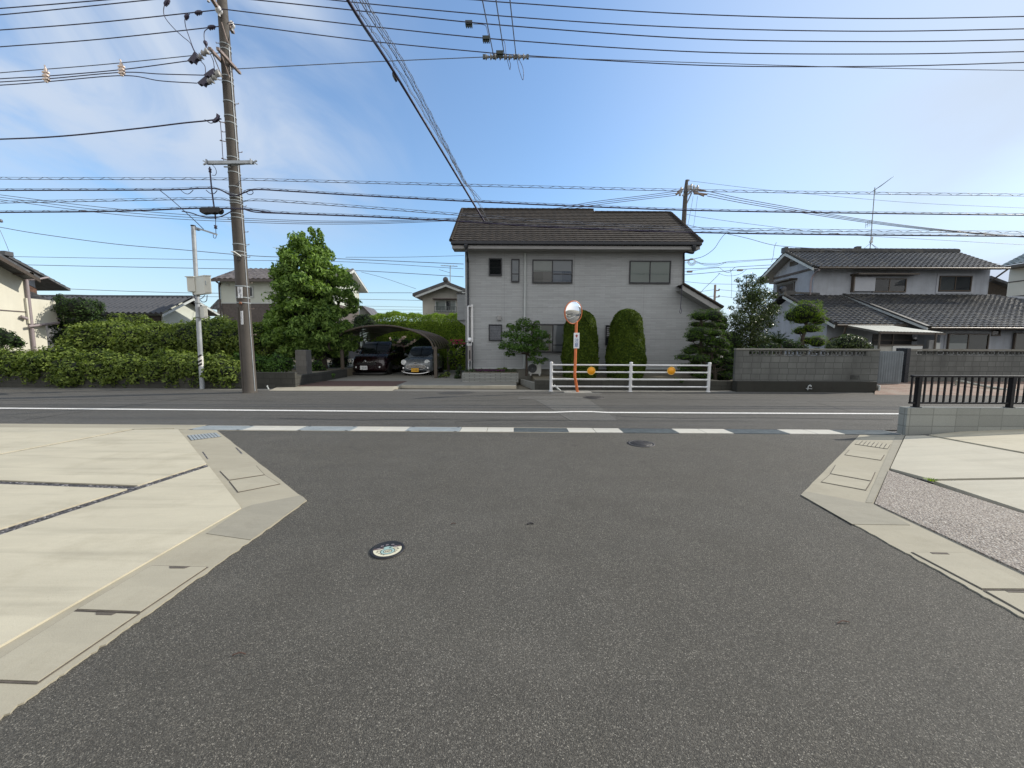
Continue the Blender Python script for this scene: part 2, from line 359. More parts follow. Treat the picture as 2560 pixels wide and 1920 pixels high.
PIPEB = M('mauve grey pipe', (.26, .22, .23), .5, .06)
WALLW = M('weathered white plaster', (.36, .385, .43), .85, .12, 2, bump=.3, bscale=25, streak=.35, dirt=(.22, .22, .23))
WALLC = M('cream stucco', (.60, .58, .49), .85, .05, 1.5, bump=.2, bscale=60, streak=.12, dirt=(.35, .32, .25))
WALLC2 = M('cream panel wall', (.60, .57, .49), .8, .04, 1.5)
WALLG = M('pale grey green wall', (.50, .53, .48), .85, .06, 1.5)
WALLB = M('beige grey stucco', (.42, .41, .37), .85, .06, 1.5, streak=.15)
WALLN = M('brown lower cladding', (.10, .085, .08), .8, .2, 6)
WOOD = M('weathered wood', (.055, .043, .035), .8, .3, 8, bump=.3, bscale=30)
WOODR = M('red brown boards', (.11, .06, .042), .8, .4, 9, streak=.5)
GATEM = M('corrugated grey gate', (.20, .23, .25), .55, .15, 3, streak=.5, dirt=(.09, .10, .11))
BLACKM = M('black aluminium', (.008, .008, .010), .42, .05, spec=.3)
RAILTOP = BLACKM
BRONZE = M('dark bronze aluminium', (.075, .058, .043), .4, .15, 5)
RUBBER = M('black rubber', (.012, .012, .014), .6, .1)
CABLE = M('black cable sheath', (.035, .028, .058), .5, .1)  # violet lift over black: sky glow around the wires put into the colour
CABLEG = M('grey wire', (.12, .13, .16), .5, .1)
CERAM = M('glazed ceramic', (.62, .62, .62), .18, .04)
CERAMG = M('grey ceramic', (.36, .36, .35), .3, .05)
RUSTW = M('rusty zinc bracket', (.26, .20, .17), .6, .35, 20)
PCONC = M('pole concrete', (.072, .063, .054), .8, .14, 2.2, bump=.3, bscale=70, streak=.4, dirt=(.09, .08, .075))
BOXG = M('cream grey enclosure', (.60, .60, .54), .45, .04)
ORANGE = M('orange painted steel', (.62, .17, .055), .38, .1, 7)
REFO = M('orange reflector', (.85, .36, .012), .35, .05, 20)
SIGNW = M('white sign plate', (.78, .80, .82), .35, .03)
SIGNG = M('grey sign ink', (.12, .12, .14), .5, .05)
BLUE = M('blue lettering', (.02, .10, .34), .4, .05)
REDM = M('dark red arrow', (.30, .01, .02), .4, .05)
IRON = M('cast iron', (.045, .042, .042), .55, .3, 40, bump=.5, bscale=60)
MIRROR = M('convex mirror', (.92, .94, .94), .02, .0, 1, metal=1)
CHROME = M('chrome', (.75, .75, .76), .12, .02, 1, metal=1)
CAR1 = M('dark maroon paint', (.013, .003, .005), .25, .03, 2, coat=1)
CAR2 = M('grey blue paint', (.14, .158, .172), .28, .03, 2, coat=1, metal=.2)
CARB = M('black plastic', (.012, .012, .012), .5, .05)
CARG = M('car glass', (.015, .018, .02), .04, .0, 1, coat=.6)
LAMPG = M('headlight lens', (.75, .78, .78), .12, .05, 20, coat=1)
PLATEW = M('white number plate', (.75, .77, .77), .4, .02)
PLATEY = M('yellow number plate', (.78, .42, .02), .4, .02)
PLASTIC = M('off white plastic', (.55, .56, .54), .4, .04)
FANM = M('dark fan guard', (.05, .05, .052), .5, .1)
GLOBE = M('white lamp globe', (.85, .86, .87), .2, .01)
CURT = M('pale curtain', (.50, .52, .50), .9, .06, 2)
CURTG = M('frosted window film', (.37, .42, .39), .6, .04, 1)
CURTD = M('dim room', (.045, .05, .06), .8, .2, 2)
SHOJI = M('grey blue shutter paint', (.40, .42, .46), .7, .04)
SPOON = M('brushed aluminium', (.45, .46, .47), .4, .05, 4, metal=.6)
def glass():
    n = NB('window glass'); t = n.n('ShaderNodeBsdfTransparent'); g = n.n('ShaderNodeBsdfGlossy'); g.inputs['Roughness'].default_value = .02
    t.inputs[0].default_value = (.80, .83, .84, 1); mx = n.n('ShaderNodeMixShader'); fr = n.n('ShaderNodeFresnel'); fr.inputs[0].default_value = 1.5
    n.l(n.math('MULTIPLY', fr.outputs[0], 1.0, True), mx.inputs[0]); n.l(t.outputs[0], mx.inputs[1]); n.l(g.outputs[0], mx.inputs[2])
    o = [x for x in n.t.nodes if x.type == 'OUTPUT_MATERIAL'][0]; n.l(mx.outputs[0], o.inputs[0])
    n.t.nodes.remove(n.b); return n.m
GLASS = glass()
def polyc():
    n = NB('smoked polycarbonate'); t = n.n('ShaderNodeBsdfTransparent'); t.inputs[0].default_value = (.30, .31, .30, 1); mx = n.n('ShaderNodeMixShader'); mx.inputs[0].default_value = .35
    n.col((.06, .055, .045)); n.set(Roughness=.3); o = [x for x in n.t.nodes if x.type == 'OUTPUT_MATERIAL'][0]
    n.l(t.outputs[0], mx.inputs[1]); n.l(n.b.outputs[0], mx.inputs[2]); n.l(mx.outputs[0], o.inputs[0]); return n.m
POLYC = polyc()
def leafmat(name, a, b, trans=.28, rough=.5, nscale=1.2, spec=.4):
    n = NB(name); g = n.n('ShaderNodeNewGeometry'); v = n.noise(nscale, 3)
    f = n.math('ADD', n.math('MULTIPLY', g.outputs['Random Per Island'], .6), n.math('MULTIPLY', v, .4))
    c = n.ramp(f, [(.15, a), (.75, b)]); n.col(c); n.set(Roughness=rough); n.b.inputs['Specular IOR Level'].default_value = spec
    t = n.n('ShaderNodeBsdfTranslucent'); n.l(n.mix(1.0, c, (1.5, 1.6, .6), 'MULTIPLY'), t.inputs[0]); mx = n.n('ShaderNodeMixShader'); mx.inputs[0].default_value = trans
    o = [x for x in n.t.nodes if x.type == 'OUTPUT_MATERIAL'][0]; n.l(n.b.outputs[0], mx.inputs[1]); n.l(t.outputs[0], mx.inputs[2]); n.l(mx.outputs[0], o.inputs[0]); return n.m
L_maple = leafmat('maple leaves', (.022, .062, .012), (.24, .36, .09), .34, rough=.6, spec=.25)
L_hedge = leafmat('vine leaves', (.022, .050, .009), (.20, .26, .055), .30, rough=.6, spec=.25)
L_dark = leafmat('evergreen leaves', (.008, .024, .006), (.05, .09, .02), .15, rough=.6, spec=.25)
L_gloss = leafmat('glossy camellia leaves', (.010, .026, .005), (.075, .11, .018), .15, .32, spec=.5)
L_trim = leafmat('clipped hedge leaves', (.09, .17, .012), (.25, .35, .035), .36)
L_col = leafmat('juniper foliage', (.015, .038, .004), (.10, .15, .014), .2, rough=.65, spec=.2)
L_pine = leafmat('clipped conifer foliage', (.012, .035, .006), (.095, .175, .022), .22, nscale=4, rough=.65, spec=.2)
L_topi = leafmat('clipped topiary foliage', (.03, .075, .008), (.18, .27, .022), .25, nscale=4, rough=.65, spec=.2)
L_shrub = leafmat('shrub leaves', (.014, .045, .008), (.10, .19, .034), .25, rough=.6, spec=.25)
CORE = M('inner foliage shade', (.004, .009, .003), .9, .3, 9, bump=.6, bscale=30)  # near-black blobs inside the leaves; inner crown shade is put into the colour
BARK = M('bark', (.060, .048, .038), .9, .3, 12, bump=.6, bscale=40)
PINK = M('pink petals', (.70, .30, .30), .7, .25, 30)
PALEP = M('pale pink petals', (.72, .60, .52), .7, .15, 30)
REDF = M('crimson petals', (.42, .04, .09), .7, .4, 30)
PURP = M('purple flowers', (.09, .02, .08), .7, .5, 30)
# ================================================================== GROUND
mb = MB(); mb.quad((-600, -300, -.07), (600, -300, -.07), (600, 900, -.07), (-600, 900, -.07)); struct('ground', mb, GROUND)
# drain strip frame: origin on its near edge, direction d along it, n away from the camera
sA = G(466, 1075.5); sB = G(2149, 1086.8); sd_ = (sB - sA).normalized(); sn_ = Vector((-sd_.y, sd_.x, 0))
SW = (G(1284, 1066.3) - G(1284, 1078)).length
def S(t, w, z=0): p = sA + sd_ * t + sn_ * w; return Vector((p.x, p.y, z))
def sproj(px, py): return (G(px, py) - sA).dot(sd_)
FAR = 12.78
mb = MB(); a = S(-60, SW); b = S(60, SW); mb.quad(a, b, (60, FAR, 0), (-60, FAR, 0)); struct('road', mb, A_main)
mb = MB(); mb.prism([S(-60, 0, -.05), S(60, 0, -.05), (60, -25, -.05), (-60, -25, -.05)][::-1], (0, 0, .05)); struct('side_road', mb, A_side)
mb = MB(); mb.prism([(-60, FAR, -.05), (60, FAR, -.05), (60, FAR + .55, -.05), (-60, FAR + .55, -.05)], (0, 0, .046)); struct('road_verge', mb, concrete('gritty verge', (.17, .165, .15), .6))
def jag(pts, amp, seed, step=14):                    # ragged cast edge between two materials
    r_ = random.Random(seed); o = []
    for a, b in zip(pts[:-1], pts[1:]):
        n = max(1, int(math.hypot(b[0] - a[0], b[1] - a[1]) / step))
        for i in range(n): k = i / n; f = amp * (a[1] + (b[1] - a[1]) * k - 960) / 300; o.append((a[0] + (b[0] - a[0]) * k + (r_.uniform(-f, f) if i else 0), a[1] + (b[1] - a[1]) * k + (r_.uniform(-f, f) * .6 if i else 0)))
    return o + [pts[-1]]
def sheet(name, pix, z, mat, th=.004):
    m_ = MB(); m_.prism([G(x, y, z) - Vector((0, 0, th)) for x, y in pix][::-1], (0, 0, th)); return struct(name, m_, mat)
# white edge line, following its bend over the patch
wl_ = [(-1400, 1003), (0, 1020.3), (1270, 1030.6), (1385, 1030.4), (1430, 1028.9), (1480, 1029), (1520, 1031), (2263, 1034.5), (3600, 1043)]
wp_ = [G(x, y, .009) for x, y in wl_]; c_ = [a.lerp(b, i / 8) for a, b in zip(wp_[:-1], wp_[1:]) for i in range(8)] + [wp_[-1]]; mb = MB()
for p, q in zip(c_[:-1], c_[1:]):
    w = .075; mb.quad(p - Vector((0, w, 0)), q - Vector((0, w, 0)), q + Vector((0, w, 0)), p + Vector((0, w, 0)))
tag(mb.build('road_marking', PAINT), kind='structure')
sheet('road_patch', [(1336, 998.6), (1469, 997.8), (1515, 1027), (1388, 1027.5)], .004, A_patch)
sheet('road_patch', [(1394, 1033), (1520, 1033), (1545, 1052), (1426, 1051)], .004, A_patch)
sheet('road_patch', [(1296, 991), (1432, 990), (1500, 996.5), (1296, 997.6)], .004, A_patch)
sheet('road_patch', [(1376, 979.5), (1500, 979.5), (1506, 986.5), (1380, 986.8)], .004, A_patch)
sheet('road_patch', [(1092, 982), (1120, 979), (1175, 978.8), (1190, 981.5), (1160, 985), (1110, 985.4)], .004, A_dark)
def crack(pix, w, seed):
    r_ = random.Random(seed); p = []
    for a, b in zip(pix[:-1], pix[1:]):
        n = max(2, int(abs(b[0] - a[0]) / 9 + abs(b[1] - a[1]) / 4)); p += [G(a[0] + (b[0] - a[0]) * i / n + r_.uniform(-2, 2), a[1] + (b[1] - a[1]) * i / n + r_.uniform(-.25, .25), .003) for i in range(n)]
    m_ = MB()
    for q, s in zip(p[:-1], p[1:]):
        d = (s - q).normalized(); k = Vector((-d.y, d.x, 0)) * w * r_.uniform(.5, 1.2); m_.quad(q - k, s - k, s + k, q + k)
    struct('road_crack', m_, A_dark)
crack([(0, 1001), (250, 997), (480, 1000), (700, 1003)], .02, 1); crack([(60, 1050), (200, 1030), (330, 1012), (500, 992)], .018, 2); crack([(700, 1046), (900, 1050), (1130, 1047)], .03, 3)
crack([(1540, 1040), (1700, 1046), (1900, 1044), (2240, 1049)], .03, 4); crack([(1560, 996), (1900, 1000), (2250, 1005)], .015, 5); crack([(1100, 1003), (1330, 998)], .015, 6); crack([(1500, 1052), (1250, 1050), (1130, 1055)], .02, 8)
crack([(2020, 1003), (2080, 1016), (2130, 1030)], .012, 9)
# gutters of the side road
LG_out = [(542, 1075.2), (767, 1251), (0, 1796), (-700, 2293)]; LG_in = [(-700, 2025), (0, 1617), (604, 1270), (447, 1074.3)]
sheet('gutter', jag(LG_out, 1.6, 3) + LG_in, .008, C_gut, .012)
RG_out = [(2002, 1237), (2149, 1087)]; RG_in = [(2262, 1087.6), (2184, 1259), (2560, 1433), (3000, 1640)]
sheet('gutter', jag([(3000, 1786), (2560, 1544), (2002, 1237), (2149, 1087)], 1.3, 5) + RG_in, .008, C_gut, .012)
# patches of greener, newer concrete at the two corners
sheet('gutter_patch', [(630, 1262), (752, 1238), (765, 1251), (627, 1349), (516, 1333), (604, 1272)], .012, C_mort)
sheet('gutter_patch', [(2014, 1228), (2003, 1237), (2131, 1310), (2275, 1312), (2184, 1260), (2165, 1257)], .012, C_mort)
sheet('gutter_patch', [(2239, 1090), (2261, 1090), (2182, 1257), (2164, 1256)], .012, C_mort)
# ---- left forecourt slabs (gravel-filled joints between them)
def ground_slab(pix, z, mat, name='forecourt_slab', zs=None):
    top = [G(x, y, z if zs is None else zs[i]) for i, (x, y) in enumerate(pix)]; m_ = MB()
    n = len(top); vs = [Vector((p.x, p.y, -.04)) for p in top] + top
    m_.add(vs, [list(range(n, 2 * n))] + [(i, (i + 1) % n, (i + 1) % n + n, i + n) for i in range(n)]); return struct(name, m_, mat)
def rev(p): return p[::-1]
sheet('joint_gravel', [(445, 1073), (604, 1270), (0, 1617), (-700, 2025), (-700, 1068)], .006, GRAVEL, .01)
ZL = .02
ground_slab(rev([(-280, 1066.5), (436, 1071), (331, 1072.2), (-280, 1186)]), ZL, C_slab)
ground_slab(rev([(-900, 1060), (-292, 1066), (-292, 1787), (-900, 2140)]), ZL, C_slab)
ground_slab(rev([(337, 1073.6), (446, 1073.6), (516, 1158.5), (344, 1213), (-278, 1189.5)]), ZL, C_slab)
ground_slab(rev([(318, 1222), (-280, 1199), (-280, 1408), (0, 1321)]), ZL, C_slab)
ground_slab(rev([(523, 1165.5), (603, 1269), (0, 1614), (-280, 1777), (-280, 1430), (0, 1337)]), ZL, C_slab)
# concrete band left of the drain strip
m_ = MB(); m_.prism([S(-25, 0, -.03), S(-.02, 0, -.03), S(.05, SW, -.03), S(-25, SW, -.03)], (0, 0, .042)); struct('forecourt_slab', m_, C_gut)
# ---- right forecourt: rises gently away from the chamfer
c0 = G(2184, 1259); c1 = G(2262, 1087.6); cd = (c1 - c0).normalized(); cn = Vector((cd.y, -cd.x, 0)); KS = .065
def GR(px, py, dz=.0):                              # ray meets the sloping forecourt plane
    d = ray(px, py); o = Vector((0, 0, CAMZ)); nn = Vector((-KS * cn.x, -KS * cn.y, 1)); p0 = c0 + Vector((0, 0, .02 + dz)); t = (p0 - o).dot(nn) / d.dot(nn); return o + d * t
def rslab(pix, mat, dz=0, name='forecourt_slab'):
    top = [GR(x, y, dz) for x, y in pix][::-1]; n = len(top); vs = [Vector((p.x, p.y, -.04)) for p in top] + top; m_ = MB()
    m_.add(vs, [list(range(n, 2 * n))] + [(i, (i + 1) % n, (i + 1) % n + n, i + n) for i in range(n)]); return struct(name, m_, mat)
rslab([(2262, 1090), (2225, 1173), (2560, 1281), (3000, 1420), (3000, 1060), (2560, 1061), (2262, 1083)], GRAVEL, -.03, 'joint_gravel')
rslab([(2322, 1087), (2560, 1130.5), (3000, 1208), (3000, 1030), (2560, 1062)], C_slab, 0)
rslab([(2264, 1089), (2311, 1088), (2560, 1134.5), (2860, 1187), (2327, 1197.5), (2226, 1170.5)], C_slab2, 0)
rslab([(2335, 1202), (2800, 1194), (2800, 1354), (2560, 1276)], C_slab2, 0)
top = [G(2187, 1258, .02), GR(2222, 1175.5), GR(2560, 1284), GR(3000, 1425), G(3000, 1635, .03), G(2560, 1430, .022)][::-1]; n = 6; m_ = MB()
m_.add([Vector((p.x, p.y, -.04)) for p in top] + top, [(10, 9, 11), (9, 8, 11), (8, 6, 11), (8, 7, 6)][::1] + [(i, (i + 1) % n, (i + 1) % n + n, i + n) for i in range(n)]); struct('aggregate_forecourt', m_, C_agg)
tuft = MB(); rg = random.Random(4); pc = GR(2325, 1201)
for i in range(60):
    a_ = rg.uniform(0, 6.3); r_ = rg.uniform(0, .045); b_ = pc + Vector((math.cos(a_) * r_, math.sin(a_) * r_, 0)); t_ = b_ + Vector((math.cos(a_) * .03, math.sin(a_) * .03, rg.uniform(.01, .035))); s_ = Vector((-math.sin(a_), math.cos(a_), 0)) * .006
    tuft.add([b_ - s_, b_ + s_, t_], [(0, 1, 2)])
tag(tuft.build('weed', L_trim), 'tiny green weed tuft sprouting where the right forecourt joints meet', 'weed')

# ---- lids and grates
JOINT = M('dark joint', (.10, .085, .07), .9, .3, 20)
LIDG = 'concrete gutter lids along the side road'
def lid(name, pix, label, z=.012, notch=None, gap=.006, mat=None, group=LIDG, cat='drain lid'):
    q = [G(x, y, z) for x, y in pix]; c = sum(q, Vector()) / 4; m_ = MB()
    m_.prism([p - Vector((0, 0, .003)) for p in q][::-1], (0, 0, .003), 1)
    ins = [c + (p - c) * (1 - gap * 2 / max((p - c).length, .05)) for p in q]
    m_.prism([Vector((p.x, p.y, z)) for p in ins][::-1], (0, 0, .004), 0)
    if notch: m_.prism([G(x, y, z + .0042) for x, y in notch][::-1], (0, 0, .002), 1)
    return tag(m_.build(name, [mat or C_lid, JOINT]), label, cat, group)
lid('drain_cover', [(549, 1178), (641, 1164), (662, 1187), (571, 1201)], 'far one of the two joined concrete lids in the left corner gutter')
lid('drain_cover', [(572, 1203), (663, 1188), (701, 1210), (594, 1231)], 'near one of the two joined concrete lids in the left corner gutter')
lid('drain_cover', [(379, 1413), (521, 1417), (350, 1532), (187, 1526)], 'left gutter lid with a dark hand notch, farther of the two notched lids', notch=[(423, 1416), (476, 1416), (462, 1421), (425, 1421)])
lid('drain_cover', [(185, 1528), (349, 1534), (93, 1709), (-90, 1702)], 'left gutter lid with tyre marks and hand notch, nearest the camera', notch=[(240, 1531), (291, 1533), (279, 1538), (240, 1537)])
lid('drain_cover', [(2123, 1124.5), (2212, 1137), (2203, 1151), (2111, 1137)], 'small pale rectangular lid below the right corner grate')
lid('drain_cover', [(2074, 1186), (2178, 1205), (2165, 1226), (2052, 1205)], 'near half of the large square lid in the right corner gutter')
lid('drain_cover', [(2088, 1162), (2189, 1180), (2179, 1203), (2075, 1184)], 'far half of the large square lid in the right corner gutter')
lid('drain_cover', [(2277, 1380), (2412, 1382), (2601, 1475), (2456, 1474)], 'long right gutter lid with dark slot beside the speckled paving', notch=[(2325, 1381), (2367, 1382), (2374, 1386), (2332, 1385)])
lid('drain_cover', [(2458, 1476), (2603, 1477), (2860, 1604), (2680, 1600)], 'right gutter lid cut off by the right edge of the photo', notch=[(2513, 1477), (2560, 1478), (2567, 1482), (2522, 1481)])
def grate(pix, label, mat, nb, z=.012):
    q = [G(x, y, z) for x, y in pix]; m_ = MB(); m_.prism([p - Vector((0, 0, .003)) for p in q][::-1], (0, 0, .003), 1)
    for i in range(nb):
        a = (i + .12) / nb; b = (i + .88) / nb
        L0 = q[0].lerp(q[1], a); L1 = q[0].lerp(q[1], b); M0 = q[3].lerp(q[2], a); M1 = q[3].lerp(q[2], b)
        m_.prism([L0, L1, M1, M0][::-1], (0, 0, .006), 0)
    return tag(m_.build('drain_grate', [mat, GRAVEL]), label, 'drain grate')
grate([(468, 1089), (541, 1082), (553, 1091.5), (478, 1101)], 'small silvery slotted grate in the left corner gutter', GALV, 9)
grate([(2148, 1100.5), (2227, 1111), (2219, 1122.5), (2137, 1110.5)], 'small dark barred grate in the right corner gutter', C_lid, 8)
for pix in ([(505, 1130), (508, 1129), (521, 1147), (518, 1148)], [(588, 1119), (592, 1119), (607, 1134), (603, 1135)]):
    m_ = MB(); m_.prism([G(x, y, .0085) for x, y in pix][::-1], (0, 0, .001)); struct('gutter_joint', m_, GRAVEL)
tile0 = sproj(1284.5, 1078.4); per = sproj(1557.5, 1080.5) - tile0; gl = per * (137 / 273)
DG = 'steel grates of the drain strip across the side road'; DL = 'pale concrete lids of the drain strip'
gnames = ['leftmost pale chequered steel grate, beside the left forecourt corner', 'second pale chequered steel grate from the left in the drain strip', 'bluish chequered steel grate in front of the driveway cars, third from left',
          'dark slotted steel grate near the middle of the strip, below the mirror post', 'dark slotted steel grate beside the round iron manhole cover', 'dark slotted steel grate second from the right block wall', 'rightmost dark slotted steel grate, next to the low block wall']
ord_ = ['first', 'second', 'third', 'fourth', 'fifth', 'sixth', 'seventh']
m_ = MB(); m_.prism([S(-.02, 0, -.045), S(60, 0, -.045), S(60, SW, -.045), S(-.02, SW, -.045)], (0, 0, .03)); struct('drain_channel', m_, GRAVEL)
m_ = MB()
for w0 in (0, SW - .025): m_.prism([S(0, w0, -.02), S(7.2, w0, -.02), S(7.2, w0 + .025, -.02), S(0, w0 + .025, -.02)], (0, 0, .023))
struct('drain_edge', m_, C_gut)
for k in range(7):
    t0 = tile0 + (k - 3) * per; t1 = t0 + gl; chq = k < 3; m_ = MB()
    if chq:
        m_.prism([S(t0 + .004, .027, -.012), S(t1 - .004, .027, -.012), S(t1 - .004, SW - .027, -.012), S(t0 + .004, SW - .027, -.012)], (0, 0, .018))
        for i in range(22):
            for j in range(7):
                c = S(t0 + (i + .7) * gl / 22.8, .06 + j * (SW - .12) / 6, .0065); s1 = 1 if (i + j) % 2 else -1; d1 = (sd_ * .014 + sn_ * .014 * s1); d2 = Vector((-d1.y, d1.x, 0)) * .22
                m_.obox(c, d1, d2, (0, 0, .0012))
        for (u, v) in ((.07, .07), (.93, .07), (.07, .93), (.93, .93)): m_.obox(S(t0 + gl * u, SW * v, .007), sd_ * .022, sn_ * .012, (0, 0, .002), 1)
    else:
        m_.prism([S(t0 + .004, .027, -.014), S(t1 - .004, .027, -.014), S(t1 - .004, SW - .027, -.014), S(t0 + .004, SW - .027, -.014)], (0, 0, .004), 1)
        for j in range(9):
            v = .03 + j * (SW - .06 - .028) / 8; m_.prism([S(t0 + .004, v, -.01), S(t1 - .004, v, -.01), S(t1 - .004, v + .026, -.01), S(t0 + .004, v + .026, -.01)], (0, 0, .014))
        for u in (0, .25, .5, .75, 1): m_.obox(S(t0 + .012 + (gl - .024) * u, SW / 2, -.004), sd_ * .008, sn_ * (SW / 2 - .03), (0, 0, .006))
    tag(m_.build('drain_grate', [GALV if chq else STEEL_D, CARB]), gnames[k], 'drain grate', DG)
    for h in range(2):
        a = t1 + h * (per - gl) / 2 + .004; b = t1 + (h + 1) * (per - gl) / 2 - .004
        if k == 6:
            if h: continue
            b = sproj(2262, 1088)
        m_ = MB(); m_.prism([S(a, .027, -.012), S(b, .027, -.012), S(b, SW - .027, -.012), S(a, SW - .027, -.012)], (0, 0, .018))
        lab = ('left' if h == 0 else 'right') + ' concrete lid of the ' + ord_[k] + ' pale pair in the drain strip, counted from the left'
        if k == 6: lab = 'last pale concrete lid at the right end, against the block wall'
        tag(m_.build('drain_cover', C_strip, bevel=.004), lab, 'drain lid', DL)
# manholes
def manhole(px, py, rpx, label, deco=False):
    c = G(px, py, .002); r = (G(px + rpx, py) - G(px - rpx, py)).length / 2
    t = thing('manhole_cover', label, 'manhole cover', c); m_ = MB()
    m_.lathe([(r, 0), (r, .006), (r * .83, .008), (r * .82, .004), (0, .004)], c, n=40); m_.build('ring', IRON if not deco else RUBBER, t)
    m_ = MB()
    if deco:
        ri = r * .81; ang = R(20); ca, sa = math.cos(ang), math.sin(ang)
        def L(u, v, z): return c + Vector((ca * u - sa * v, sa * u + ca * v, z))
        def seg(v0, v1, n=24):
            p = []; 
            for i in range(n + 1): v = v0 + (v1 - v0) * i / n; p.append(L(math.sqrt(max(ri * ri - v * v, 0)), v, .0062))
            for i in range(n + 1): v = v1 + (v0 - v1) * i / n; p.append(L(-math.sqrt(max(ri * ri - v * v, 0)), v, .0062))
            return p
        m_.prism(seg(-ri, ri * .12), (0, 0, .001), 0); m_.prism(seg(ri * .12, ri * .34), (0, 0, .001), 1); m_.prism(seg(ri * .34, ri), (0, 0, .001), 2)
        def ring(cu, cv, r0, r1, z, mi, su=1):
            n = 24; vs = [L(cu + math.cos(2 * math.pi * i / n) * r0 * su, cv + math.sin(2 * math.pi * i / n) * r0, z) for i in range(n)] + [L(cu + math.cos(2 * math.pi * i / n) * r1 * su, cv + math.sin(2 * math.pi * i / n) * r1, z) for i in range(n)]
            m_.add(vs, [(i, (i + 1) % n, (i + 1) % n + n, i + n) for i in range(n)], mi)
        ring(0, -ri * .32, ri * .22, ri * .26, .0082, 2, 1.2); ring(0, -ri * .32, ri * .26, ri * .40, .0082, 3, 1.2); ring(0, -ri * .32, ri * .40, ri * .44, .0082, 2, 1.2)
        ring(-ri * .09, -ri * .32, ri * .06, ri * .1, .0086, 2); ring(ri * .09, -ri * .32, ri * .06, ri * .1, .0086, 2)
        ring(0, ri * .2, 0.001, ri * .17, .0084, 3, 1.6); ring(ri * .26, ri * .14, .001, ri * .1, .0084, 3, 1.6); ring(-ri * .58, -ri * .1, ri * .08, ri * .11, .0084, 2, 1.6); ring(ri * .58, -ri * .1, ri * .08, ri * .11, .0084, 2, 1.6)
        for (u, v) in ((-.75, -.28), (-.6, -.45), (-.45, -.62), (.62, -.4), (.5, -.6), (.75, -.2), (-.3, -.75)): ring(u * ri, v * ri, .001, ri * .035, .0084, 2, 1.8)
        for (u, v) in ((-.6, .25), (.55, .22), (.0, .62), (-.35, .55), (.4, .55)): ring(u * ri, v * ri, ri * .03, ri * .07, .0084, 4, 1.6)
        m_.build('cover', [M('cream enamel', (.62, .585, .43), .4, .04), M('dark brown enamel', (.10, .06, .05), .4), RUBBER, M('pale aqua enamel', (.30, .42, .38), .4, .04), M('lilac grey enamel', (.32, .27, .27), .4)], t)
    else:
        m_.lathe([(r * .8, .0), (r * .8, .007), (0, .007)], c, n=36)
        for i in range(-5, 6):
            for j in range(-5, 6):
                if i * i + j * j < 26 and (i + j) % 2: m_.box(c.x + i * r * .14 - r * .05, c.x + i * r * .14 + r * .05, c.y + j * r * .14 - r * .04, c.y + j * r * .14 + r * .04, .008, .013)
        m_.build('cover', IRON, t)
manhole(969, 1375, 42, 'small round decorated manhole cover with cream and pale aqua enamel in the asphalt', True)
manhole(1603, 1109.5, 33, 'plain round iron manhole cover just in front of the drain strip')
manhole(1485, 994, 27, 'flat iron manhole cover on the far side of the main road')
# little twigs and dead leaves on the asphalt
for i, (x, y, s_, l_) in enumerate(((1326, 1310, .028, 'tiny dark dead leaf lying in the middle of the side road'), (1133, 1310, .02, 'thin reddish twig lying left of the dead leaf'), (596, 1638, .03, 'reddish fibre on the asphalt at lower left'), (2110, 1558, .035, 'dry reddish twig on the asphalt at lower right'))):
    c = G(x, y, .006); m_ = MB(); m_.tube(curve([c + Vector((-s_, 0, 0)), c + Vector((0, s_ * .3, .006)), c + Vector((s_, s_ * .2, .002))], 4), .003 if i else .006, 5); tag(m_.build('twig' if i else 'dead_leaf', WOODR if i else GRAVEL), l_, 'twig' if i else 'leaf')

# ================================================================== STREET FURNITURE
# white pipe guard rail
gy = G(1378, 978).y
gx = [G(1377.5, 978).x, G(1577, 979.5).x, G(1775.5, 981).x]; gz = P(1577, 908, gy).z
gr = thing('guard_rail', 'white four-bar pipe guard rail with two orange reflectors in front of the grey house', 'guard rail', (gx[1], gy, 0))
for x in gx:
    m_ = MB(); m_.tube([(x, gy, -.05), (x, gy, gz)], .052, 14); m_.lathe([(.058, 0), (.055, .025), (.03, .04), (0, .042)], (x, gy, gz), n=14); m_.lathe([(.075, 0), (.06, .03)], (x, gy, 0), n=14); m_.build('post', WHITEP, gr)
for zf in (.93, .68, .43, .17):
    for i in (0, 1):
        z = gz * zf; m_ = MB(); m_.tube([(gx[i] + .045, gy, z), (gx[i + 1] - .045, gy, z)], .026, 10)
        for e in (gx[i] + .075, gx[i + 1] - .075): m_.tube([(e - .03, gy, z), (e + .03, gy, z)], .034, 10)
        m_.build('rail', WHITEP, gr)
for px in (1478, 1678):
    p = P(px, 927, gy - .05); m_ = MB(); m_.lathe([(0, -.012), (.122, -.012), (.135, 0), (.135, .012), (0, .012)], p, (0, -1, 0), 28); o = m_.build('reflector', REFO, gr)
    m_ = MB(); m_.lathe([(.122, .0), (.122, .016), (.137, .016), (.137, 0)], p, (0, -1, 0), 28); m_.build('rim', M('amber rim', (.75, .50, .12), .4), o)
m_ = MB(); m_.tube([P(1385, 963, gy + .25), P(1402, 978, gy + .25)], .03, 8); tag(m_.build('pipe', PIPEW), 'short slanting pale pipe behind the left guard rail post', 'pipe')
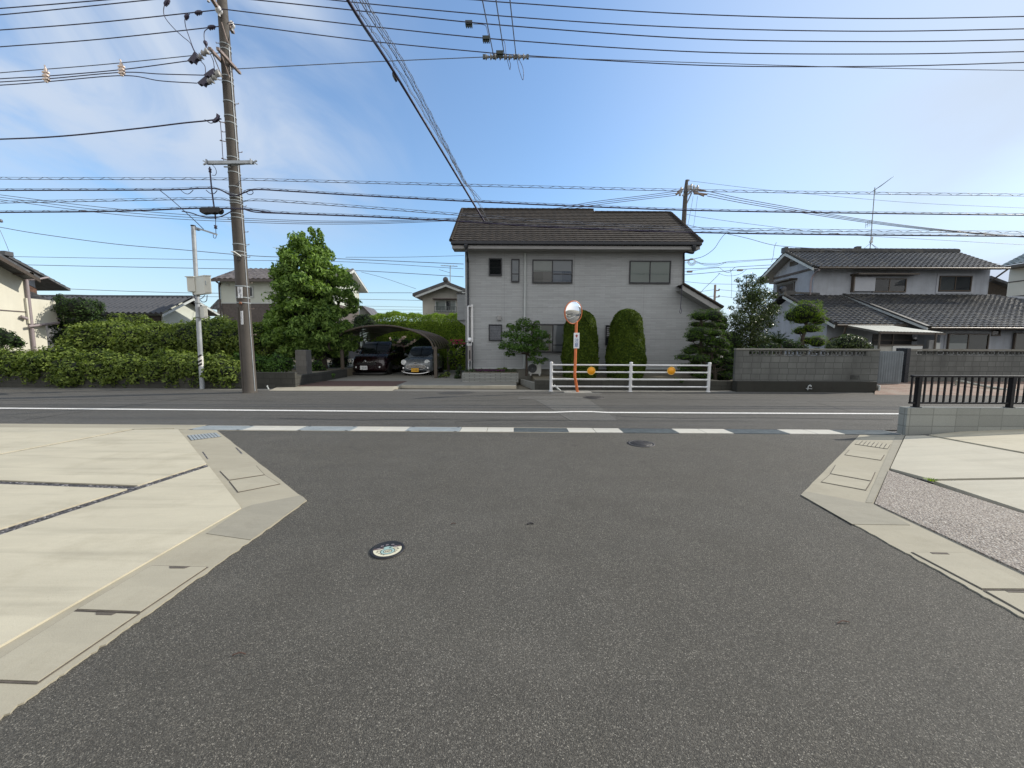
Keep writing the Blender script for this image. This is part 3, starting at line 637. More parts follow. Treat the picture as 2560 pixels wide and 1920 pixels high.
# traffic mirror
my = G(1444, 982).y; bp = G(1444, 981); mp1 = P(1437, 940, my); mp2 = P(1441, 800, my); mc = P(1433, 781, my - .12)
tm = thing('traffic_mirror', 'round convex traffic mirror on a bent orange pole standing at the guard rail', 'traffic mirror', bp)
m_ = MB(); m_.tube(curve([bp, bp.lerp(mp1, .75), mp1, mp1.lerp(mp2, .3), mp2, P(1441, 762, my)], 5), .046, 16); m_.build('pole', ORANGE, tm)
m_ = MB(); m_.box(bp.x - .45, bp.x + .45, bp.y - .16, bp.y + .14, 0, .018); m_.build('base_plate', C_strip, tm)
nd = Vector((math.sin(R(33)), -math.cos(R(33)), -.10)).normalized(); rm = .355; m_ = MB()
m_.lathe([(0, -.10), (rm * .6, -.085), (rm * .97, -.04), (rm * 1.035, 0), (rm * 1.035, .02), (rm * .965, .026), (rm * .955, .012)], mc, nd, 44); hs = m_.build('housing', ORANGE, tm)
m_ = MB(); m_.lathe([(rm * .97 * math.sin(a * math.pi / 2 * .999) if a else 0, .012 + .055 * math.cos(a * math.pi / 2)) for a in [i / 14 for i in range(14, -1, -1)]], mc, nd, 44); m_.build('mirror_face', MIRROR, tm)
m_ = MB(); m_.beam(mc - nd * .08, P(1441, 778, my), .05, .05); m_.beam(P(1441, 790, my) + Vector((0, -.01, 0)), mc - nd * .05, .03, .03); m_.build('bracket', GALV, tm)
sx0 = P(1434.5, 832, my - .07); sx1 = P(1448, 871, my - .07); sc_c = (sx0 + sx1) / 2; w2 = (sx1.x - sx0.x) / 2; h2 = (sx0.z - sx1.z) / 2
m_ = MB(); m_.box(sc_c.x - w2, sc_c.x + w2, sc_c.y - .006, sc_c.y + .006, sc_c.z - h2, sc_c.z + h2); plate = m_.build('sign_plate', SIGNW, tm, bevel=.012)
m_ = MB(); ay = sc_c.y - .008; az_ = sc_c.z + h2 * .60; u = w2 * .55
m_.prism([(sc_c.x - u * .42, ay, az_ - u * .9), (sc_c.x + u * .42, ay, az_ - u * .9), (sc_c.x + u * .42, ay, az_ - u * .1), (sc_c.x + u, ay, az_ - u * .1), (sc_c.x, ay, az_ + u * 1.0), (sc_c.x - u, ay, az_ - u * .1), (sc_c.x - u * .42, ay, az_ - u * .1)], (0, -.002, 0)); m_.build('arrow', REDM, plate)
text_part('lettering', '注', (sc_c.x, ay - .001, sc_c.z - h2 * .02), w2 * 1.55, BLUE, plate)
text_part('lettering', '意', (sc_c.x, ay - .001, sc_c.z - h2 * .60), w2 * 1.55, BLUE, plate)

# concrete utility pole
uy = G(625, 981).y; ub = G(625, 981); ut = P(555, 0, uy)
lean = (Vector((ut.x, 0, 0)) - Vector((ub.x, 0, 0))).x / ut.z
def UP(z, dx=0, dy=0): return Vector((ub.x + lean * z + dx, uy + dy, z))
def ur(z): return .198 - .0062 * z
up = thing('utility_pole', 'tall brown-grey concrete utility pole with crossarms beside the road', 'utility pole', ub)
m_ = MB(); m_.tube([UP(z) for z in (0, .06, 2, 5, 8, 11, 14, 15.6)], [ur(z) + (.02 if z == 0 else 0) for z in (0, .06, 2, 5, 8, 11, 14, 15.6)], 28); m_.build('shaft', PCONC, up)
def uz(py): return P(600, py, uy).z
for py in (115, 128, 195, 210, 258, 294, 311, 353, 397, 434, 470, 491, 497, 505, 511, 537, 547, 613, 631, 640, 717, 745, 758):
    z = uz(py); m_ = MB(); tl = .008; n = 22; rr = ur(z) + .007
    m_.lathe([(rr, -.016), (rr + .004, -.014), (rr + .004, .014), (rr, .016)], UP(z), (0, .02, 1), 24); m_.build('band', GALV, up)
for k, py in enumerate((8, 56, 108, 170, 200, 260, 330, 381, 483, 516, 548, 580, 612, 643, 708, 772, 837)):
    z = uz(py); sgn = 1 if k % 2 else (1 if py > 560 else -1); m_ = MB(); m_.tube([UP(z, sgn * ur(z) * .9), UP(z, sgn * (ur(z) + .13))], .009, 6); m_.tube([UP(z, sgn * (ur(z) + .12), 0), UP(z + .03, sgn * (ur(z) + .13), 0)], .011, 6); m_.build('step_bolt', RUSTW, up)
m_ = MB(); zz_ = [uz(k) for k in (120, 300, 430, 560, 700, 830, 960)]
m_.tube([UP(z, ur(z) * .93 + .012, -.05) for z in zz_ + [.05]][::-1], .013, 7); m_.build('ground_wire', GALVP, up)
m_ = MB(); m_.tube([UP(z, -ur(z) * .98, -.03) for z in [uz(k) for k in (640, 560, 470, 350, 240)]], .009, 6); m_.build('ground_wire', CABLEG, up)
# lower horizontal crossarm
ca0 = P(517, 407, uy - .22); ca1 = P(634, 406, uy - .22); m_ = MB(); m_.beam(ca0, ca1, .09, .085); arm = m_.build('crossarm', GALVP, up)
for e, s_ in ((ca0, -1), (ca1, 1)):
    m_ = MB(); m_.beam(e, e + Vector((s_ * .1, 0, .055)), .04, .03); m_.beam(e, e + Vector((s_ * .1, 0, -.055)), .04, .03); m_.beam(e + Vector((-s_ * .04, -.06, -.07)), e + Vector((-s_ * .04, -.06, .07)), .03, .05); m_.build('end_fork', GALVP, arm)
m_ = MB(); m_.beam(P(560, 417, uy - .18), UP(uz(424), 0, -.17), .03, .03); m_.beam(P(622, 409, uy - .2), UP(uz(420), .05, -.17), .03, .03); m_.build('brace', GALV, up)
# two wooden-looking diagonal arms that run towards the viewer (power crossarms, seen end-on)
def arm_(a, b, w, name='crossarm'):
    m_ = MB(); m_.beam(a, b, w, w); return m_.build(name, RUSTW, up)
A_far = P(583, 81, uy + .75); A_mid = UP(uz(38), .02, -.2); dirA = (A_mid - A_far)
arm_(A_far, A_far + dirA * 2.3, .085)
B1f = P(600, 183, uy + .5); B1n = P(544, 121, uy - .9); arm_(B1f, B1n, .07)
B2f = P(556, 156, uy + .1); B2n = P(524, 121, uy - .95); arm_(B2f, B2n, .07)
for (px, py, Y) in ((547, 26, uy - .25), (579, 63, uy + .55), (520, -12, uy - 1.2)):
    c = P(px, py, Y); m_ = MB(); m_.lathe([(.03, -.16), (.035, -.07), (.075, -.06), (.095, -.01), (.09, .02), (.06, .06), (.055, .09), (.025, .12), (0, .12)], c, n=18); m_.build('insulator', CERAM, up)
m_ = MB(); m_.tube(curve([P(554, 56, uy - .25), P(566, 96, uy - .22), P(570, 107, uy - .2)], 4), .014, 6); m_.tube([P(553, 133, uy - .2), P(575, 197, uy - .19)], .012, 6); m_.tube([P(531, 133, uy - .6), P(556, 194, uy - .2)], .013, 6); m_.build('brace', RUSTW, up)
# nameplates
def flatplate(px0, py0, px1, py1, dy, name, mat, parent, th=.006):
    a = P(px0, py0, uy - dy); b = P(px1, py1, uy - dy); m_ = MB(); m_.prism([P(px0, py0, uy - dy), P(px1, py0, uy - dy), P(px1 + 1, py1, uy - dy), P(px0 + 1.5, py1, uy - dy)], (0, -th, 0)); return m_.build(name, mat, parent), (a + b) / 2, b.x - a.x
pl, pc_, pw = flatplate(594, 717, 606, 745, .20, 'nameplate', SIGNW, up)
text_part('lettering', '大', (pc_.x - .01, pc_.y - .008, pc_.z + .125), .07, SIGNG, pl); text_part('lettering', '福', (pc_.x, pc_.y - .008, pc_.z + .06), .08, SIGNG, pl); text_part('lettering', '町', (pc_.x, pc_.y - .008, pc_.z - .01), .08, SIGNG, pl)
text_part('lettering', '7', (pc_.x + .01, pc_.y - .008, pc_.z - .12), .15, SIGNG, pl)
pl2, pc2, pw2 = flatplate(601.5, 777, 607.5, 811, .215, 'nameplate', SIGNW, up)
m_ = MB(); rg = random.Random(3)
for i in range(11): z = pc2.z + .19 - i * .037; m_.box(pc2.x - .012 + rg.uniform(-.004, .004), pc2.x + .014, pc2.y - .010, pc2.y - .0065, z, z + .018)
m_.build('lettering', SIGNG, pl2)
m_ = MB(); m_.lathe([(.0, 0), (.04, .0), (.045, .03), (.02, .05), (0, .05)], P(602, 758, uy - .2), (0, -1, 0), 12); m_.build('buckle', M('rust', (.22, .10, .06), .8, .3, 30), up)
m_ = MB(); m_.tube([UP(z, -ur(z) * .42, -ur(z) * .93) for z in (uz(770), uz(850), uz(920), .02)], .03, 8); m_.build('cable_guard', PCONC, up)
# small lamp on the pole
l0 = P(600, 641, uy - .25); l1 = P(583, 629, uy - .45); m_ = MB(); m_.beam(l0, l1, .1, .035); m_.beam(l1, P(580.5, 629.5, uy - .5), .09, .03); m_.build('lamp_head', PLASTIC, up, bevel=.01)
m_ = MB(); m_.tube(curve([P(596, 640, uy - .2), P(592, 650, uy - .25), P(598, 652, uy - .25), P(603, 646, uy - .22)], 6), .01, 6); m_.beam(P(597, 640, uy - .22), P(603, 640, uy - .2), .07, .07); m_.build('lamp_bracket', RUBBER, up)

# galvanised service pole with meter cabinets
py_ = G(506, 972).y; pb = G(506, 972); ptp = P(483, 566, py_)
sp = thing('service_pole', 'slim galvanised pole with two meter cabinets and a black and yellow band', 'pole', pb)
def SP(py): z = P(495, py, py_).z; k = z / ptp.z; return Vector((pb.x + (ptp.x - pb.x) * k, py_, z))
m_ = MB(); m_.tube([pb] + [SP(k) for k in (900, 800, 735)], [.073, .070, .068, .066], 16); m_.tube([SP(738), SP(566)], .062, 16); m_.lathe([(.066, 0), (.07, .0), (.07, .035), (.0, .045)], SP(566), n=16, mi=1); m_.build('shaft', [GALVP, RUBBER], sp)
for py in (739, 757, 793): m_ = MB(); m_.lathe([(.072, -.02), (.085, -.02), (.085, .02), (.072, .02)], SP(py), n=14); m_.build('collar', GALV, sp)
m_ = MB(); m_.tube([SP(916), SP(890)], .0735, 16, caps=False); bnd = m_.build('warning_band', PAINT, sp)
for k, py in enumerate((893, 906, 914.5)):
    c = SP(py); m_ = MB(); n = 7; vs = []
    for i in range(n): a = -math.pi / 2 + (i / (n - 1) - .5) * 2.2; hh = .045 + (i / (n - 1)) * .09 - .06; vs += [(c.x + .076 * math.cos(a), c.y + .076 * math.sin(a), c.z + hh - .035), (c.x + .076 * math.cos(a), c.y + .076 * math.sin(a), c.z + hh + .035)]
    m_.add(vs, [(2 * i, 2 * i + 2, 2 * i + 3, 2 * i + 1) for i in range(n - 1)]); m_.build('stripe', RUBBER, bnd)
def cabinet(px0, px1, px2, pyt, pyb, Yf, dep, name='cabinet', hd=True):   # front-left, corner, right-front pixels: the corner faces us
    a = P(px0, pyt, Yf + dep); b = P(px1, pyt, Yf); c = P(px2, pyt, Yf + .05); zb = P(px1, pyb, Yf).z; zt = b.z
    d = a + (c - b); m_ = MB(); base = [Vector((q.x, q.y, zb)) for q in (a, b, c, d)]; m_.prism(base, (0, 0, zt - zb)); o = m_.build(name, BOXG, sp, bevel=.012)
    ctr = sum(base, Vector()) / 4; m_ = MB(); m_.prism([ctr + (q - ctr) * 1.05 + Vector((0, 0, zt - zb)) for q in base], (0, 0, .03)); m_.build('hood', BOXG, o)
    nrm = Vector(((c - b).y, -(c - b).x, 0)).normalized(); m_ = MB(); e = b.lerp(c, .06); f = b.lerp(c, .94)
    m_.prism([Vector((e.x, e.y, zb + .04)) + nrm * .002, Vector((f.x, f.y, zb + .04)) + nrm * .002, Vector((f.x, f.y, zt - .03)) + nrm * .002, Vector((e.x, e.y, zt - .03)) + nrm * .002], nrm * .014); dr = m_.build('door', BOXG, o, bevel=.004)
    if hd:
        h = b.lerp(c, .28) + nrm * .03; zc = (zt + zb) / 2 + .06; m_ = MB(); m_.beam(Vector((h.x, h.y, zc - .07)), Vector((h.x, h.y, zc + .07)), .03, .02); m_.build('handle', GALV, dr)
    return o
cabinet(477, 509, 527, 690, 734, py_ - .40, .42)
m_ = MB(); a = P(467, 693, py_ - .12); b = P(482, 729, py_ - .12); m_.box(a.x, b.x + .1, py_ - .14, py_ + .12, b.z, a.z); o = m_.build('cabinet', BOXG, sp, bevel=.01); m_ = MB(); m_.box(a.x - .03, b.x + .1, py_ - .17, py_ + .14, a.z, a.z + .025); m_.build('hood', BOXG, o)
cabinet(498, 508, 518.5, 767, 795, py_ - .20, .2, hd=False)
m_ = MB()
for pts in (((512, 738), (507, 744), (500, 748)), ((518, 738), (516, 752), (507, 755), (500, 750)), ((483, 733), (486, 742), (489, 747))): m_.tube(curve([P(x, y, py_ - .12) for x, y in pts], 6), .011, 6)
m_.build('conduit', CABLE, sp)
hA = P(489, 569, py_ - .06); hB = P(541, 586, py_ - .35); m_ = MB(); m_.beam(hA, hB, .07, .05); m_.build('bracket_arm', GALVP, sp)
m_ = MB(); m_.beam(P(491, 574, py_ - .08), P(498, 573, py_ - .1), .12, .05); m_.build('bracket_arm', GALVP, sp)

# black railing on the low block wall, right
wy0 = G(2266, 1087.5).y; wx0 = G(2266, 1087.5).x; wyb = wy0 + .02; ztop = P(2275, 1019.5, wyb).z
m_ = MB(); m_.box(wx0, 22, wyb, wyb + .15, -.05, ztop); bw = m_.build('low_block_wall', B_new, None, bevel=.004)
tag(bw, 'clean grey low concrete block wall under the black railing on the right', 'block wall')
ry = wyb + .075; rl = thing('railing', 'black aluminium railing with thin bars on the low block wall', 'railing', (wx0 + 1.5, ry, ztop))
zt_ = P(2290, 938, ry).z; zb_ = P(2290, 1005, ry).z; x_l = P(2280, 940, ry).x
m_ = MB(); m_.box(x_l, 22, ry - .032, ry + .032, zt_ - .035, zt_); m_.build('top_rail', RAILTOP, rl, bevel=.006)
m_ = MB(); m_.box(P(2273, 1005, ry).x, 22, ry - .02, ry + .02, zb_ - .03, zb_); m_.build('bottom_rail', RAILTOP, rl, bevel=.004)
xp = P(2292, 1000, ry).x; xq = P(2525, 1000, ry).x; step = xq - xp
for i in range(8):
    x = xp + i * step; m_ = MB(); m_.box(x - .028, x + .028, ry - .035, ry + .035, ztop - .02, zt_ - .002); m_.box(x - .05, x + .05, ry - .05, ry + .05, ztop, ztop + .01); m_.build('post', BLACKM, rl)
nb_ = 14; dx = step / nb_
for i in range(-1, 90):
    x = xp + i * dx
    if i % nb_ == 0: continue
    m_ = MB(); m_.box(x - .011, x + .011, ry - .011, ry + .011, zb_ - .005, zt_ - .03); m_.build('baluster', BLACKM, rl)
# ================================================================== BUILDING HELPERS
def tiled(mb, e0, e1, r0, r1, course, tw, amp, step, mi=0, und=0):
    e0, e1, r0, r1 = map(Vector, (e0, e1, r0, r1)); n = max(2, int(round(((r0 + r1) / 2 - (e0 + e1) / 2).length / course)))
    W_ = max((e1 - e0).length, (r1 - r0).length); m = max(2, int(W_ / tw * 5)); nrm = (e1 - e0).cross(r0 - e0)
    if nrm.length < 1e-6: nrm = (e1 - e0).cross(r1 - e1)
    nrm.normalize(); nrm = nrm if nrm.z > 0 else -nrm
    xs = (e1 - e0).normalized(); base = e0
    def pt(t, u): return e0.lerp(r0, t).lerp(e1.lerp(r1, t), u)
    def prof(p): x = (p - base).dot(xs) / tw; x -= math.floor(x); return amp * (math.sin(math.pi * x) ** 1.5)
    for i in range(n):
        t0 = i / n; t1 = min((i + 1) / n, 1); vs = []
        for j in range(m + 1):
            u = j / m; a = pt(t0, u); b = pt(t1, u); ha = prof(a); hb = prof(b)
            vs += [a, a + nrm * (ha + step), b + nrm * (hb + .002)]
        fs = []
        for j in range(m): k = 3 * j; fs += [(k, k + 3, k + 4, k + 1), (k + 1, k + 4, k + 5, k + 2)]
        mb.add(vs, fs, mi, False)
def wintrim(parent, x0, x1, z0, z1, y, cols=1, frame=None, fw=.045, curt=(None,), louver=0, mid=None, name='window', depth=.06, cz=None):
    frame = frame or FRAME; m_ = MB()
    m_.box(x0, x1, y - depth, y + .01, z1 - fw, z1); m_.box(x0, x1, y - depth - .01, y + .01, z0, z0 + fw * 1.3); m_.box(x0, x0 + fw, y - depth, y + .01, z0 + fw * 1.3, z1 - fw); m_.box(x1 - fw, x1, y - depth, y + .01, z0 + fw * 1.3, z1 - fw)
    for i in range(1, cols): xm = x0 + (x1 - x0) * i / cols; m_.box(xm - fw * .5, xm + fw * .5, y - depth * .8, y + .01, z0 + fw * 1.3, z1 - fw)
    if mid: zm = z0 + (z1 - z0) * mid[0]; m_.box(x0 + (x1 - x0) * mid[1], x0 + (x1 - x0) * mid[2], y - depth * .6, y, zm - .018, zm + .018)
    w = m_.build(name, frame, parent)
    if louver:
        m_ = MB()
        for i in range(louver): z = z0 + fw * 1.3 + (z1 - z0 - fw * 2.3) * (i + .5) / louver; h = (z1 - z0) / louver * .5; m_.add([(x0 + fw, y - .045, z - h), (x1 - fw, y - .045, z - h), (x1 - fw, y - .012, z + h * .8), (x0 + fw, y - .012, z + h * .8)], [(0, 1, 2, 3)])
        m_.build('louvre', CARG if curt[0] is None else curt[0], w)
    else:
        m_ = MB(); m_.quad((x0 + fw * .5, y - .032, z0 + fw), (x1 - fw * .5, y - .032, z0 + fw), (x1 - fw * .5, y - .032, z1 - fw * .5), (x0 + fw * .5, y - .032, z1 - fw * .5)); m_.build('pane', GLASS, w)
        n = len(curt)
        for i, c in enumerate(curt):
            m_ = MB(); a = x0 + fw + (x1 - x0 - 2 * fw) * i / n; b = x0 + fw + (x1 - x0 - 2 * fw) * (i + 1) / n
            if isinstance(c, tuple):
                zz2 = z0 + (z1 - z0) * c[2]; m_.box(a, b, y - .012, y - .004, z0, zz2, 0); m_.box(a, b, y - .012, y - .004, zz2, z1 - .01, 1); m_.build('curtain', [c[1], c[0]], w)
            else: m_.box(a, b, y - .012, y - .004, z0 + .01, z1 - .01); m_.build('curtain', c or CURTD, w)
    return w
def winpx(parent, px0, py0, px1, py1, Y, **k):
    a = P(px0, py0, Y); b = P(px1, py1, Y); return wintrim(parent, a.x, b.x, b.z, a.z, Y, **k)
def gablebox(mb, x0, x1, y0, y1, zb, ze, yr, zr, mi=0):   # gable walls at x0/x1, ridge along X
    mb.prism([(x0, y0, zb), (x0, y1, zb), (x0, y1, ze), (x0, yr, zr), (x0, y0, ze)], (x1 - x0, 0, 0), mi); return mb

# ================================================================== GREY HOUSE
HY = 17.0; hx0 = P(1163, 720, HY).x; hx1 = P(1709, 700, HY).x; hz0 = P(1300, 921, HY).z
EY = 16.3; ez = P(1400, 604, EY).z; ex0 = P(1126, 604, EY).x; ex1 = P(1755, 608, EY).x
RY = 20.05; rz = P(1300, 525, RY).z; RY2 = RY - .36; rz2 = ez + (rz - ez) * (RY2 - EY) / (RY - EY); rxm = P(1484, 527, RY).x
sl = (rz - ez) / (RY - EY); by = 2 * RY - HY; 
hs = thing('grey_house', 'grey tile-clad two-storey house with dark brown roof behind the guard rail', 'house', ((hx0 + hx1) / 2, HY, 0))
wt = ez + sl * (HY - EY) - .14
m_ = MB(); gablebox(m_, hx0, hx1, HY, by, hz0, wt, RY, rz - .2); m_.build('wall', SIDING, hs)
m_ = MB(); m_.box(hx0 + .03, hx1 + 1.3, HY + .04, by - .04, -.05, hz0); m_.build('foundation', C_old, hs)
m_ = MB(); m_.box(hx0 - .01, hx1 + 1.36, HY - .02, HY + .01, hz0 - .02, hz0 + .025); m_.build('base_flashing', PIPEW, hs)
m_ = MB(); tiled(m_, (ex0, EY, ez), (ex1, EY, ez), (ex0, RY2, rz2), (ex1, RY2, rz2), .235, .30, .010, .032)
tiled(m_, (ex0, RY2, rz2), (rxm, RY2, rz2), (ex0, RY, rz), (rxm, RY, rz), .235, .30, .010, .032)
m_.quad((ex0, 2 * RY - EY, ez), (ex0, RY, rz), (rxm, RY, rz), (rxm, 2 * RY - EY, ez)); m_.quad((rxm, 2 * RY2 - EY, ez), (rxm, RY2, rz2), (ex1, RY2, rz2), (ex1, 2 * RY2 - EY, ez))
m_.add([(rxm, RY2, rz2), (rxm, RY, rz), (rxm, RY + .6, rz - .2)], [(0, 1, 2)])
roof = m_.build('roof', T_brown, hs)
m_ = MB()
def capline(m_, a, b, r, seg=.28):
    a = Vector(a); b = Vector(b); n = int((b - a).length / seg); pts = []; rs = []
    for i in range(n):
        pts += [a.lerp(b, i / n), a.lerp(b, (i + .98) / n)]; rs += [r * 1.12, r * .94]
    m_.tube(pts, rs, 8)
capline(m_, (ex0, RY, rz + .02), (rxm, RY, rz + .02), .075); capline(m_, (rxm, RY2, rz2 + .02), (ex1, RY2, rz2 + .02), .075)
capline(m_, (ex0 + .02, EY - .02, ez + .03), (ex0 + .02, RY, rz + .03), .07); capline(m_, (ex1 - .02, EY - .02, ez + .03), (ex1 - .02, RY2, rz2 + .03), .07)
m_.build('ridge_cap', T_brown, roof)
m_ = MB(); m_.prism([(ex0 + .03, EY + .02, ez - .02), (ex0 + .03, RY, rz - .02), (ex0 + .03, RY, rz - .16), (ex0 + .03, EY + .02, ez - .16)], (ex1 - ex0 - .06, 0, 0)); m_.build('soffit', FASCIA, hs)
fz1 = P(1400, 613, EY).z; fz0 = P(1400, 622, EY).z
m_ = MB(); m_.box(ex0 + .06, ex1 - .06, EY + .02, EY + .05, fz0, ez - .01); m_.box(ex0 + .06, ex1 - .06, EY + .05, HY, fz0 + .02, fz0 + .04); m_.build('fascia', FASCIA, hs)
m_ = MB(); m_.box(ex0 + .02, ex1 - .02, EY - .09, EY + .018, fz1, ez - .005); m_.build('gutter', GUTTER, hs, bevel=.03)
m_ = MB(); a = P(1165, 612, EY - .03); b = P(1169.5, 640, HY - .06)
m_.lathe([(.09, .02), (.09, -.06), (.045, -.2)], a, n=10); m_.tube(curve([a + Vector((0, 0, -.15)), a + Vector((.03, .06, -.35)), Vector((b.x, HY - .06, b.z - .2)), Vector((b.x, HY - .06, b.z - .8)), (b.x, HY - .06, hz0 + .1)], 5), .042, 8); m_.build('downpipe', GUTTER, hs)
m_ = MB(); a = P(1735, 615, EY - .03); b = P(1711, 631, HY - .05); m_.lathe([(.09, .02), (.09, -.06), (.045, -.2)], a, n=10)
m_.tube(curve([a + Vector((0, 0, -.15)), a + Vector((-.02, .05, -.28)), b, b + Vector((0, 0, -.3)), P(1709.5, 710, HY - .05)], 5), .036, 8); m_.build('downpipe', GUTTER, hs)
a = P(1313, 633, HY - .07); m_ = MB(); m_.tube([(a.x, HY - .06, a.z), (a.x, HY - .06, hz0)], .042, 8); m_.build('downpipe', PIPEW, hs)
a = P(1170, 768, HY - .1); m_ = MB(); m_.tube(curve([P(1178, 766, HY - .12), P(1171.5, 766, HY - .12), P(1170, 769, HY - .12), P(1170, 790, HY - .12), (P(1170, 790, HY - .12).x, HY - .12, hz0 - .1)], 5), .036, 8); m_.build('conduit', WHITEP, hs)
a = P(1178, 762, HY); b = P(1184, 928, HY); m_ = MB(); m_.box(a.x, b.x, HY - .1, HY + .01, b.z, a.z); m_.box(a.x - .01, b.x + .01, HY - .115, HY + .01, P(1180, 794, HY).z, P(1180, 791, HY).z); m_.build('conduit', WHITEP, hs)
K = dict(frame=FRAME)
winpx(hs, 1222, 646, 1255, 690, HY, louver=11)
winpx(hs, 1278, 648, 1298.5, 706, HY, curt=(SHOJI,), mid=(.36, .1, .9))
winpx(hs, 1331, 649.5, 1430.5, 709, HY, cols=2, curt=((CURT, M('grey blind', (.21, .20, .19), .8, .05), .5), (CURT, M('dusky blind', (.27, .26, .25), .8, .05), .5), (SHOJI, M('pale blue blind', (.26, .30, .38), .8, .05), .52), (SHOJI, M('blue grey blind', (.17, .21, .29), .8, .05), .52)), mid=(.40, .5, 1))
winpx(hs, 1574, 652, 1674.5, 710, HY, cols=2, curt=(CURTG, CURTG))
winpx(hs, 1222, 811, 1255, 852, HY, louver=9, curt=(M('grey louvre glass', (.12, .13, .15), .3),))
winpx(hs, 1331, 810, 1432, 882, HY, cols=2, curt=(CURT, SHOJI), mid=(.27, .5, 1))
winpx(hs, 1514, 813, 1560, 863, HY, louver=9)
a = P(1243.5, 789, HY); b = P(1253.5, 801, HY); m_ = MB(); m_.box(a.x, b.x, HY - .09, HY, b.z, a.z); o = m_.build('vent_hood', FASCIA, hs, bevel=.02)
# lean-to on the right
lx = P(1706, 712, EY + .05); lx2 = P(1806, 770, EY + .05); m_ = MB()
lw = P(1792, 800, HY).x; lt = P(1760, 770, HY)
slr = (lx.z - lx2.z) / (lx2.x - lx.x)
m_.prism([(hx1, HY, hz0), (lw, HY, hz0), (lw, HY, lx.z - slr * (lw - lx.x) - .12), (hx1, HY, lx.z - slr * (hx1 - lx.x) - .12)], (0, 4.5, 0)); m_.build('lean_to_wall', SIDING, hs)
m_ = MB(); tiled(m_, (lx2.x, EY, lx2.z), (lx2.x, 21.8, lx2.z), (lx.x, EY, lx.z + .02), (lx.x, 21.8, lx.z + .02), .30, .30, .022, .022); capline(m_, (lx2.x, EY, lx2.z + .03), (lx.x, EY, lx.z + .05), .06); lr = m_.build('lean_to_roof', T_brown, hs)
m_ = MB(); m_.prism([(lx.x, EY + .02, lx.z), (lx2.x - .03, EY + .02, lx2.z), (lx2.x - .16, EY + .02, lx2.z - .17), (lx.x, EY + .02, lx.z - .22)], (0, .035, 0)); m_.prism([(lx.x, EY + .055, lx.z - .16), (lx2.x - .1, EY + .055, lx2.z - .12), (lx2.x - .1, EY + .055, lx2.z - .14), (lx.x, EY + .055, lx.z - .18)], (0, HY - EY - .055, 0)); m_.build('bargeboard', FASCIA, lr)
# balcony on the left side
ba = P(1143, 735, 19.4); bb = P(1164, 800, 19.4); m_ = MB(); m_.box(ba.x, hx0, 19.4, 21.8, bb.z, ba.z); bo = m_.build('balcony', SIDING, hs)
m_ = MB(); rz_ = P(1143, 728, 19.4).z; m_.box(ba.x, hx0, 19.43, 19.47, rz_ - .03, rz_); m_.box(ba.x - .03, hx0, 19.36, 19.5, ba.z, ba.z + .04)
for x in (ba.x + .03, ba.x + .18): m_.box(x, x + .03, 19.43, 19.47, ba.z, rz_)
m_.build('balcony_rail', FRAME, bo); m_ = MB(); m_.prism([(ba.x, 19.5, bb.z), (hx0, 19.5, bb.z), (hx0, 19.5, bb.z - .5)], (0, 2.2, 0)); m_.build('balcony_bracket', SIDING, bo)
# hanging loop of cable and service bracket
m_ = MB(); m_.tube(curve([P(1704, 712, EY - .02), P(1703, 745, EY), P(1701, 770, EY), P(1699, 780, EY), P(1702.5, 783, EY), P(1703.5, 776, EY), P(1701.5, 768, EY)], 6), .012, 5); m_.build('cable_loop', CABLE, hs)
m_ = MB(); m_.beam(P(1712, 651, HY), P(1732, 648.5, HY), .05, .05); m_.build('service_bracket', RUSTW, hs)
# air conditioner
ac = P(1335, 922, 16.3); a = P(1322, 909, 16.3); b = P(1353, 935, 16.3)
ao = thing('air_conditioner', 'beige outdoor air conditioner unit with dark round fan under the shrub', 'air conditioner', (ac.x, 16.3, b.z))
m_ = MB(); m_.box(a.x, b.x, 16.3, 16.6, b.z, a.z); m_.build('casing', PLASTIC, ao, bevel=.02)
c = P(1331, 921, 16.29); m_ = MB(); m_.lathe([(0, .0), (.18, 0), (.19, .012), (.19, -.01)], c, (0, -1, 0), 26); fg = m_.build('fan', FANM, ao); m_ = MB()
for i in range(5): m_.lathe([(.035 * (i + 1) - .004, .012), (.035 * (i + 1), .018), (.035 * (i + 1) + .004, .012)], c, (0, -1, 0), 26)
m_.lathe([(0, .02), (.035, .018), (.04, .01)], c, (0, -1, 0), 14); m_.build('fan_guard', STEEL_D, fg)
for x in (a.x + .05, b.x - .1): m_ = MB(); m_.box(x, x + .06, 16.28, 16.62, b.z - .07, b.z); m_.build('foot', PLASTIC, ao)
# planter and its flowers
plY = G(1225, 954, .08).y; a = P(1155, 932, plY); b = P(1296, 953, plY); m_ = MB(); m_.box(a.x, b.x, plY, plY + .5, .04, a.z)
pn = thing('planter', 'low planter of thin stacked grey stone in front of the grey house', 'planter', ((a.x + b.x) / 2, plY, 0)); m_.build('stone_wall', B_stone, pn, bevel=.01)
m_ = MB(); m_.box(a.x + .06, b.x - .06, plY + .06, plY + .44, a.z, a.z + .02); m_.build('soil', GROUND, pn); PLT = (a.x, b.x, plY, a.z)
